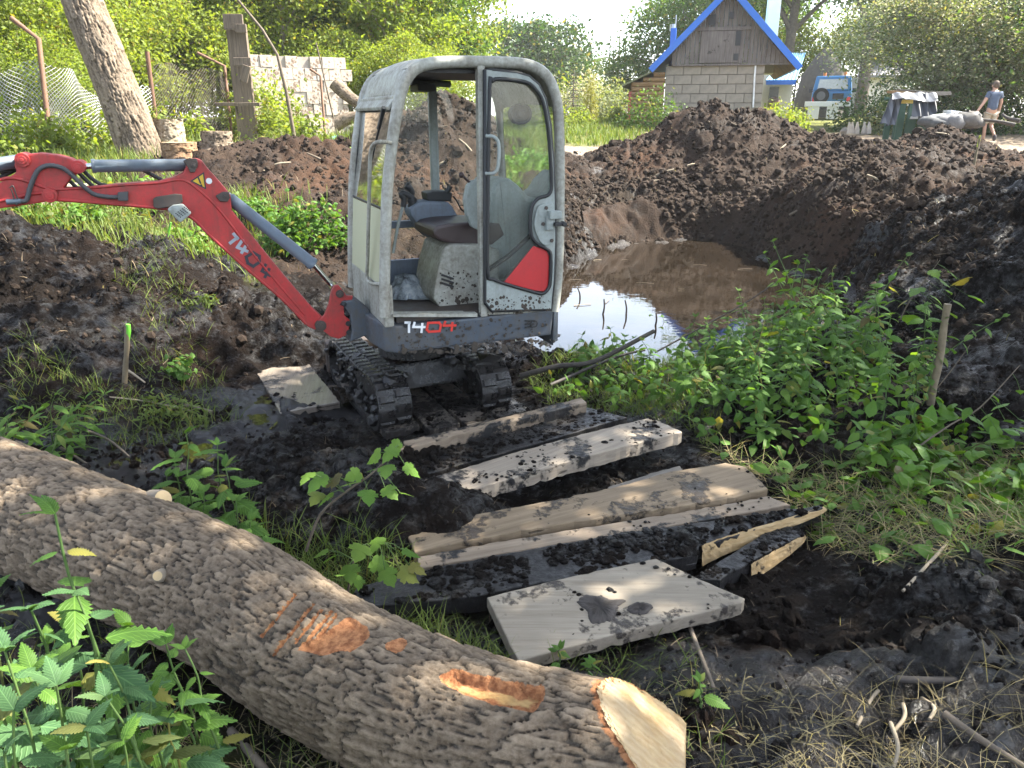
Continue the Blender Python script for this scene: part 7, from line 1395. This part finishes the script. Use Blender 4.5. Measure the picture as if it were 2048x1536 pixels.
# digger bucket with teeth on the grass
bp_ = on_y(1712, 250, 24.5); B_ = empty('spare_bucket', (bp_.x, bp_.y, sz(bp_.x, bp_.y)), .1, 'spare digger bucket lying on the yard with pale teeth pointing up', 'bucket'); m = MB(); prof = [(-.42, .0), (-.40, .12), (-.30, .24), (-.30, .20), (-.36, .10), (-.36, .03), (.30, .03), (.42, .22), (.45, .2), (.36, -.0)]
m.prism([(p[1], p[0]) for p in prof], lambda p: Vector((p[1], -.18, p[0])), lambda p: Vector((p[1], .18, p[0]))); m.build('shell', paint('dull_bucket_steel', (.20, .17, .14), .6, amt=.6), B_)
for k in range(5): x = (-.30, -.17, -.04, .22, .34)[k]; m = MB(); m.prism([(-.07, .05), (.07, .05), (.05, .2), (-.02, .40)], lambda p: Vector((x + p[0], -.22 + .06 * (k % 2), p[1])), lambda p: Vector((x + p[0], -.12 + .06 * (k % 2), p[1]))); m.build('tooth', plain('pale_bucket_tooth', (.40, .37, .33), .7), B_, .01)
# table under a tarpaulin, boards on it, debris beside it
TY = 22.6; tb0, tb1 = on_y(1793, 248, TY), on_y(1852, 248, TY); tz = sz(tb0.x, TY); TB = empty('work_table', (tb0.x, TY, tz), 0, 'dark green table under the striped grey tarpaulin', 'table'); M_GRN = paint('dark_green_paint', (.012, .075, .05), .5, amt=.2)
ttop = on_y(1820, 194, TY).z - tz; wT = tb1.x - tb0.x
m = MB(); m.box((wT / 2, .4, ttop - .03), (wT * 1.15, .95, .06)); m.build('table_top', M_GRN, TB, .01)
for x in (.1, .42, wT - .12):
    for y in (.05, .75): m = MB(); m.box((x, y, (ttop - .06) / 2), (.16 if x != .42 else .26, .08, ttop - .06)); m.build('leg', M_GRN, TB, .006)
m = MB(); m.box((.25, .02, ttop - .12), (.5, .03, .10)); m.build('apron', plain('yellow_board', (.55, .40, .08), .7), TB)
b = NB('striped_tarpaulin'); co = b.coord(); wv = b.n('TexWave'); b.l(co, wv.inputs[0]); wv.inputs['Scale'].default_value = 1.6; wv.inputs['Distortion'].default_value = 1.5; M_TARP = b.pbr(b.ramp(wv.outputs[1], [(.35, (.03, .034, .044)), (.6, (.06, .066, .082)), (.75, (.10, .108, .125))]), .6, 0, None, .4)
def tarp(px0, px1, nfold, y, label, seed, th=.0):
    """hanging cloth: top edge px0 list, bottom edge px1 list"""
    A = smooth_path([on_y(u, v, y) for u, v in px0], 10); B2 = smooth_path([on_y(u, v, y - .25) for u, v in px1], 10); n = min(len(A), len(B2)); V = []; m_ = 14
    for j in range(m_):
        t = j / (m_ - 1)
        for i in range(n): p = A[i].lerp(B2[i], t); f = math.sin(i / n * nfold * 6.28 + seed + t * 1.2) * .10 * (.25 + t); V.append((p.x + f * .3, p.y - f - .12 * t, p.z + .02 * math.sin(i * 1.3 + seed)))
    ii = np.arange(n * m_).reshape(m_, n); return np.array(V), np.stack([ii[:-1, :-1], ii[:-1, 1:], ii[1:, 1:], ii[1:, :-1]], -1).reshape(-1, 4)
TPC = empty('tarpaulin', (0, 0, 0), 0, 'crumpled grey striped tarpaulin draped over the green table', 'tarpaulin')
for nm, a_, b2, nf, y in (('left_flap', [(1783,188),(1795,187),(1808,188)], [(1762,245),(1772,252),(1784,246)], 2.2, TY - .25), ('top_sheet', [(1783,186),(1820,184),(1872,186)], [(1785,197),(1822,200),(1868,204)], 3, TY - .3), ('right_flap', [(1828,190),(1846,186),(1870,188)], [(1826,232),(1846,238),(1866,222)], 3, TY - .35)):
    V_, F2 = tarp(a_, b2, nf, y, '', len(nm)); link('sheet', np_mesh('sheet', V_, F2, M_TARP, True), TPC)
for k, (px, th, lab) in enumerate((([(1785,181),(1868,186),(1868,190),(1785,186)], .06, 'brown board lying on the tarpaulin covered table'), ([(1838,183),(1903,183),(1903,190),(1838,192)], .07, 'grey board end sticking out right of the tarpaulin'), ([(1800,178),(1850,182),(1850,184),(1800,181)], .04, 'thin upper board on the tarpaulin covered table'))):
    P = [on_y(u, v, TY + .1) for u, v in px]; c = P[0].copy(); m = MB(); m.prism(P, lambda p: p - c, lambda p: p - c + Vector((0, .35, 0))); o = m.build('board', W_GREY if k else W_LOG, None, .005); o.location = c; tag(o, lab, 'board', 'boards on the covered table')
def slab3(px, y, dy, name, mat, label, cat, grp=None, lift=0):
    P = [on_y(u, v, y) for u, v in px]; c = sum(P, Vector()) / len(P); m = MB(); m.prism(P, lambda p: p - c, lambda p: p - c + Vector((0, dy, 0))); o = m.build(name, mat, None, .01); o.location = c; tag(o, label, cat, grp); return o
slab3([(1848,238),(1925,236),(1960,232),(1950,224),(1905,228),(1850,233)], 21.8, .8, 'white_sheet', plain('white_sheet', (.62,.64,.66), .6), 'flat white sheet on the debris pile left of the man', 'sheet'); slab3([(1902,228),(1946,226),(1902,220)], 22.3, .4, 'white_offcut', plain('white_offcut', (.6,.62,.64), .6), 'small triangular white offcut on the debris pile', 'offcut')
for k, (u, v, r, s) in enumerate(((1875,246,.28,(1.5,.8,.6)),(1905,246,.3,(1.2,.9,.8)),(1935,240,.3,(1.3,.9,.7)),(1858,243,.22,(1.4,.8,.6)),(1895,240,.25,(1.6,.8,.5)),(1950,246,.25,(1.2,.8,.6)))):
    p = on_y(u, v, 21.4); m = MB(); m.sphere((0, 0, 0), r, 9, 6, s); me = m.mesh('lump', plain('dark_debris', ((.05,.055,.06),(.12,.12,.125),(.09,.085,.08))[k % 3], .8, var=.4))
    for vv in me.vertices: vv.co *= 1 + RNG.normal(0, .12)
    o = link('debris_lump', me); o.location = (p.x, p.y, p.z); tag(o, ('dark plastic lump','grey plastic bundle','brown rubble lump')[k % 3] + (' at the left' if k < 1 else ' in the middle' if k < 3 else ' under the sheet edge') + ' of the debris pile', 'debris', 'lumps in the debris pile')
for px, lab in (([(2030,250,21),(1990,242,21.2),(1940,238,21.4)], 'old root lying behind the man'), ([(2040,242,20.5),(2015,236,20.8),(2005,228,21)], 'dark root standing up at the right edge')): stick3([on_y(*q) for q in px], .06, .03, 0, lab, None, 'root')
# power lines over the yard
for k in range(4):
    a, b_ = on_y(1380, 40 + 9 * k, 60), on_y(1815, 18 + 10 * k, 48); m = MB(); m.tube([a.lerp(b_, t) + Vector((0, 0, -.25 * math.sin(math.pi * t))) for t in np.linspace(0, 1, 12)], .012, 4); o = m.build('power_line', plain('pale_wire', (.6, .6, .6), .5)); tag(o, ('topmost', 'second', 'third', 'lowest')[k] + ' of the four pale wires crossing above the jeep', 'power line', 'wires above the jeep')
# ---------------------------------------------------------------- the walking man
PY = 22.2; PO = on_y(1972, 281, PY); gzp = sz(PO.x, PY); PO.z = gzp; hs = 71.0
PS = empty('person', PO, 0, 'man in a blue grey t-shirt and beige shorts walking away at the far right', 'person')
sc = (on_y(1972, 163, PY).z - gzp) / 1.68
def skin(name, pts, edges, rad, mat, parent, sub=2, root=0):
    me = bpy.data.meshes.new(name); me.from_pydata([tuple(Vector(p) * sc) for p in pts], edges, []); o = link(name, me, parent); me.materials.append(mat); md = o.modifiers.new('skin', 'SKIN'); md.use_smooth_shade = True
    for v, r in zip(me.skin_vertices[0].data, rad): v.radius = ((r * sc,) * 2 if not hasattr(r, '__len__') else (r[0] * sc, r[1] * sc)); v.use_root = False
    me.skin_vertices[0].data[root].use_root = True
    sd = o.modifiers.new('sub', 'SUBSURF'); sd.levels = sub; sd.render_levels = sub; return o
M_SKIN = plain('tanned_skin', (.42, .24, .16), .6, var=.12); M_SHIRT = plain('blue_grey_cotton', (.075, .10, .15), .9, var=.25, sc=16); M_SHORT = plain('beige_cotton', (.42, .36, .27), .9, var=.2); M_HAIR = plain('brown_hair', (.09, .06, .04), .8); M_SHOE = plain('dark_shoe', (.05, .04, .04), .7)
# x right, y away, z up; stride: left leg planted, right foot lifted behind
B = [(0,0,.90),(0,.01,1.06),(0,.02,1.24),(0,.03,1.36),(0,.05,1.44),(0,.06,1.53),(0,.07,1.62),
     (-.16,.02,1.36),(-.27,.0,1.14),(-.40,-.02,.93),(-.46,-.02,.84),
     (.16,.02,1.36),(.22,.0,1.12),(.235,.05,.87),(.24,.08,.79),
     (-.085,.02,.86),(-.08,.07,.48),(-.07,.03,.09),(-.07,.16,.04),
     (.085,.02,.86),(.09,.06,.47),(.09,-.20,.20),(.09,-.24,.10)]
E_ = [(0,1),(1,2),(2,3),(3,4),(4,5),(5,6),(3,7),(7,8),(8,9),(9,10),(3,11),(11,12),(12,13),(13,14),(0,15),(15,16),(16,17),(17,18),(0,19),(19,20),(20,21),(21,22)]
rd = [(.13,.10),(.12,.09),(.14,.10),(.12,.09),.055,.082,.088,.065,.047,.036,.030,.065,.047,.036,.030,.085,.055,.040,.035,.085,.055,.040,.035]
skin('body', B, E_, rd, M_SKIN, PS)
for sx, (hx, hy, hz), d in ((-1, (-.46,-.02,.84), (-.35,-.05,-.9)), (1, (.24,.08,.79), (0,.2,-1))):
    d = Vector(d).normalized(); h0 = Vector((hx, hy, hz)); mb = MB(); pr = d.cross(Vector((0, 1, 0))).normalized(); dp = Vector((0, 1, 0))
    mb.tube([(h0) * sc, (h0 + d * .05) * sc, (h0 + d * .085) * sc], [.028 * sc, .036 * sc, .030 * sc], 8)
    for f in range(4): s_ = h0 + d * .08 + dp * (f - 1.5) * .018; L_ = (.065, .078, .074, .058)[f]; mb.tube([s_ * sc, (s_ + d * L_ * .55 + pr * .008) * sc, (s_ + d * L_ + pr * .022) * sc], [.0095 * sc, .009 * sc, .007 * sc], 6)
    s_ = h0 + d * .03 - dp * .03; mb.tube([s_ * sc, (s_ + d * .03 - dp * .022) * sc, (s_ + d * .06 - dp * .026) * sc], [.012 * sc, .011 * sc, .008 * sc], 6); mb.build('hand', M_SKIN, PS)
skin('t_shirt', [(0,0,.86),(0,.01,1.04),(0,.02,1.22),(0,.03,1.38),(-.16,.02,1.36),(-.225,.01,1.20),(.16,.02,1.36),(.20,.01,1.19)], [(0,1),(1,2),(2,3),(3,4),(4,5),(3,6),(6,7)], [(.155,.125),(.150,.12),(.165,.125),(.13,.105),.085,.072,.085,.072], M_SHIRT, PS)
skin('shorts', [(0,0,.90),(-.088,.02,.80),(-.088,.05,.62),(-.084,.06,.50),(.088,.02,.80),(.092,.05,.62),(.094,.055,.50)], [(0,1),(1,2),(2,3),(0,4),(4,5),(5,6)], [(.15,.12),.115,.100,.095,.115,.100,.095], M_SHORT, PS)
m = MB(); m.sphere(Vector((0, .045, 1.60)) * sc, .103 * sc, 14, 10, (.92, 1.0, 1.1)); m.build('hair', M_HAIR, PS)
for x in (-.09, .09): m = MB(); m.sphere(Vector((x, .06, 1.565)) * sc, .028 * sc, 8, 6, (.5, .8, 1.2)); m.build('ear', M_SKIN, PS)
for p in ((-.07, .08, .045), (.09, -.235, .13)): m = MB(); m.sphere(Vector(p) * sc, .07 * sc, 12, 8, (.7, 1.7 if p[0] < 0 else .9, .7 if p[0] < 0 else 1.4)); m.build('shoe', M_SHOE, PS)

# ---------------------------------------------------------------- labels by place for small sets of look-alikes
def rank(group, what, sub=None):
    os_ = [o for o in COL.objects if o.get('group') == group and o.get('category') and (sub is None or sub in o['label'])]
    def scr(o):
        p = o.matrix_basis.translation; z = p.z - CAM_Z; return p.x / (p.y * CP - z * SP)
    os_.sort(key=scr); n = len(os_); num = ('zero','one','two','three','four','five','six','seven','eight','nine','ten','eleven','twelve')[n]; od = ('second','third','fourth','fifth','sixth','seventh','eighth','ninth','tenth','eleventh')
    for i, o in enumerate(os_): o['label'] = ('leftmost' if i == 0 else 'rightmost' if i == n - 1 else od[i - 1] + ' from the left') + ' of the ' + num + ' ' + what
rank('nettles in the lower left corner', 'pale leaved nettles in the lower left corner', 'pale leaved'); rank('nettles in the lower left corner', 'green nettles in the lower left corner', 'green nettle '); rank('hedge bushes far behind the fence', 'hedge bushes far behind the chain link fence')
rank('sticks standing in the pond', 'short dark sticks poking up out of the pond'); rank('sticks floating on the pond', 'small sticks floating on the pond water'); rank('pale twigs in the lower right grass', 'short pale twigs in the lower right dry grass')
rank('sticks in the left peat', 'sticks half buried in the left black peat'); rank('narrow leaved weeds behind the log', 'narrow leaved weeds behind the log at left'); rank('tall nettles on the pond bank', 'tall nettles standing against the pond'); rank('seedlings by the stake', 'slim yellow green seedlings left of the slanted stake')
rank('nettle sprigs by the log end', 'nettle sprigs in the mud by the log end'); rank('nettles behind the log', 'nettles growing up behind the middle of the log'); rank('bright weeds among the nettles', 'bright yellow green weeds among the pond bank nettles'); rank('rubble stones behind the cab', 'pale rubble stones seen through the cab door window')
# ---------------------------------------------------------------- summer haze
hm = MB(); hm.box((0, 300, 9), (1900, 1260, 26)); hz_ = hm.build('haze', None); hz_['kind'] = 'stuff'
m_ = bpy.data.materials.new('haze'); m_.use_nodes = True; m_.node_tree.nodes.clear(); o_ = m_.node_tree.nodes.new('ShaderNodeOutputMaterial'); v_ = m_.node_tree.nodes.new('ShaderNodeVolumePrincipled')
v_.inputs['Color'].default_value = (.95, .96, .97, 1); v_.inputs['Density'].default_value = .0006; m_.node_tree.links.new(v_.outputs[0], o_.inputs['Volume']); hz_.data.materials.append(m_)
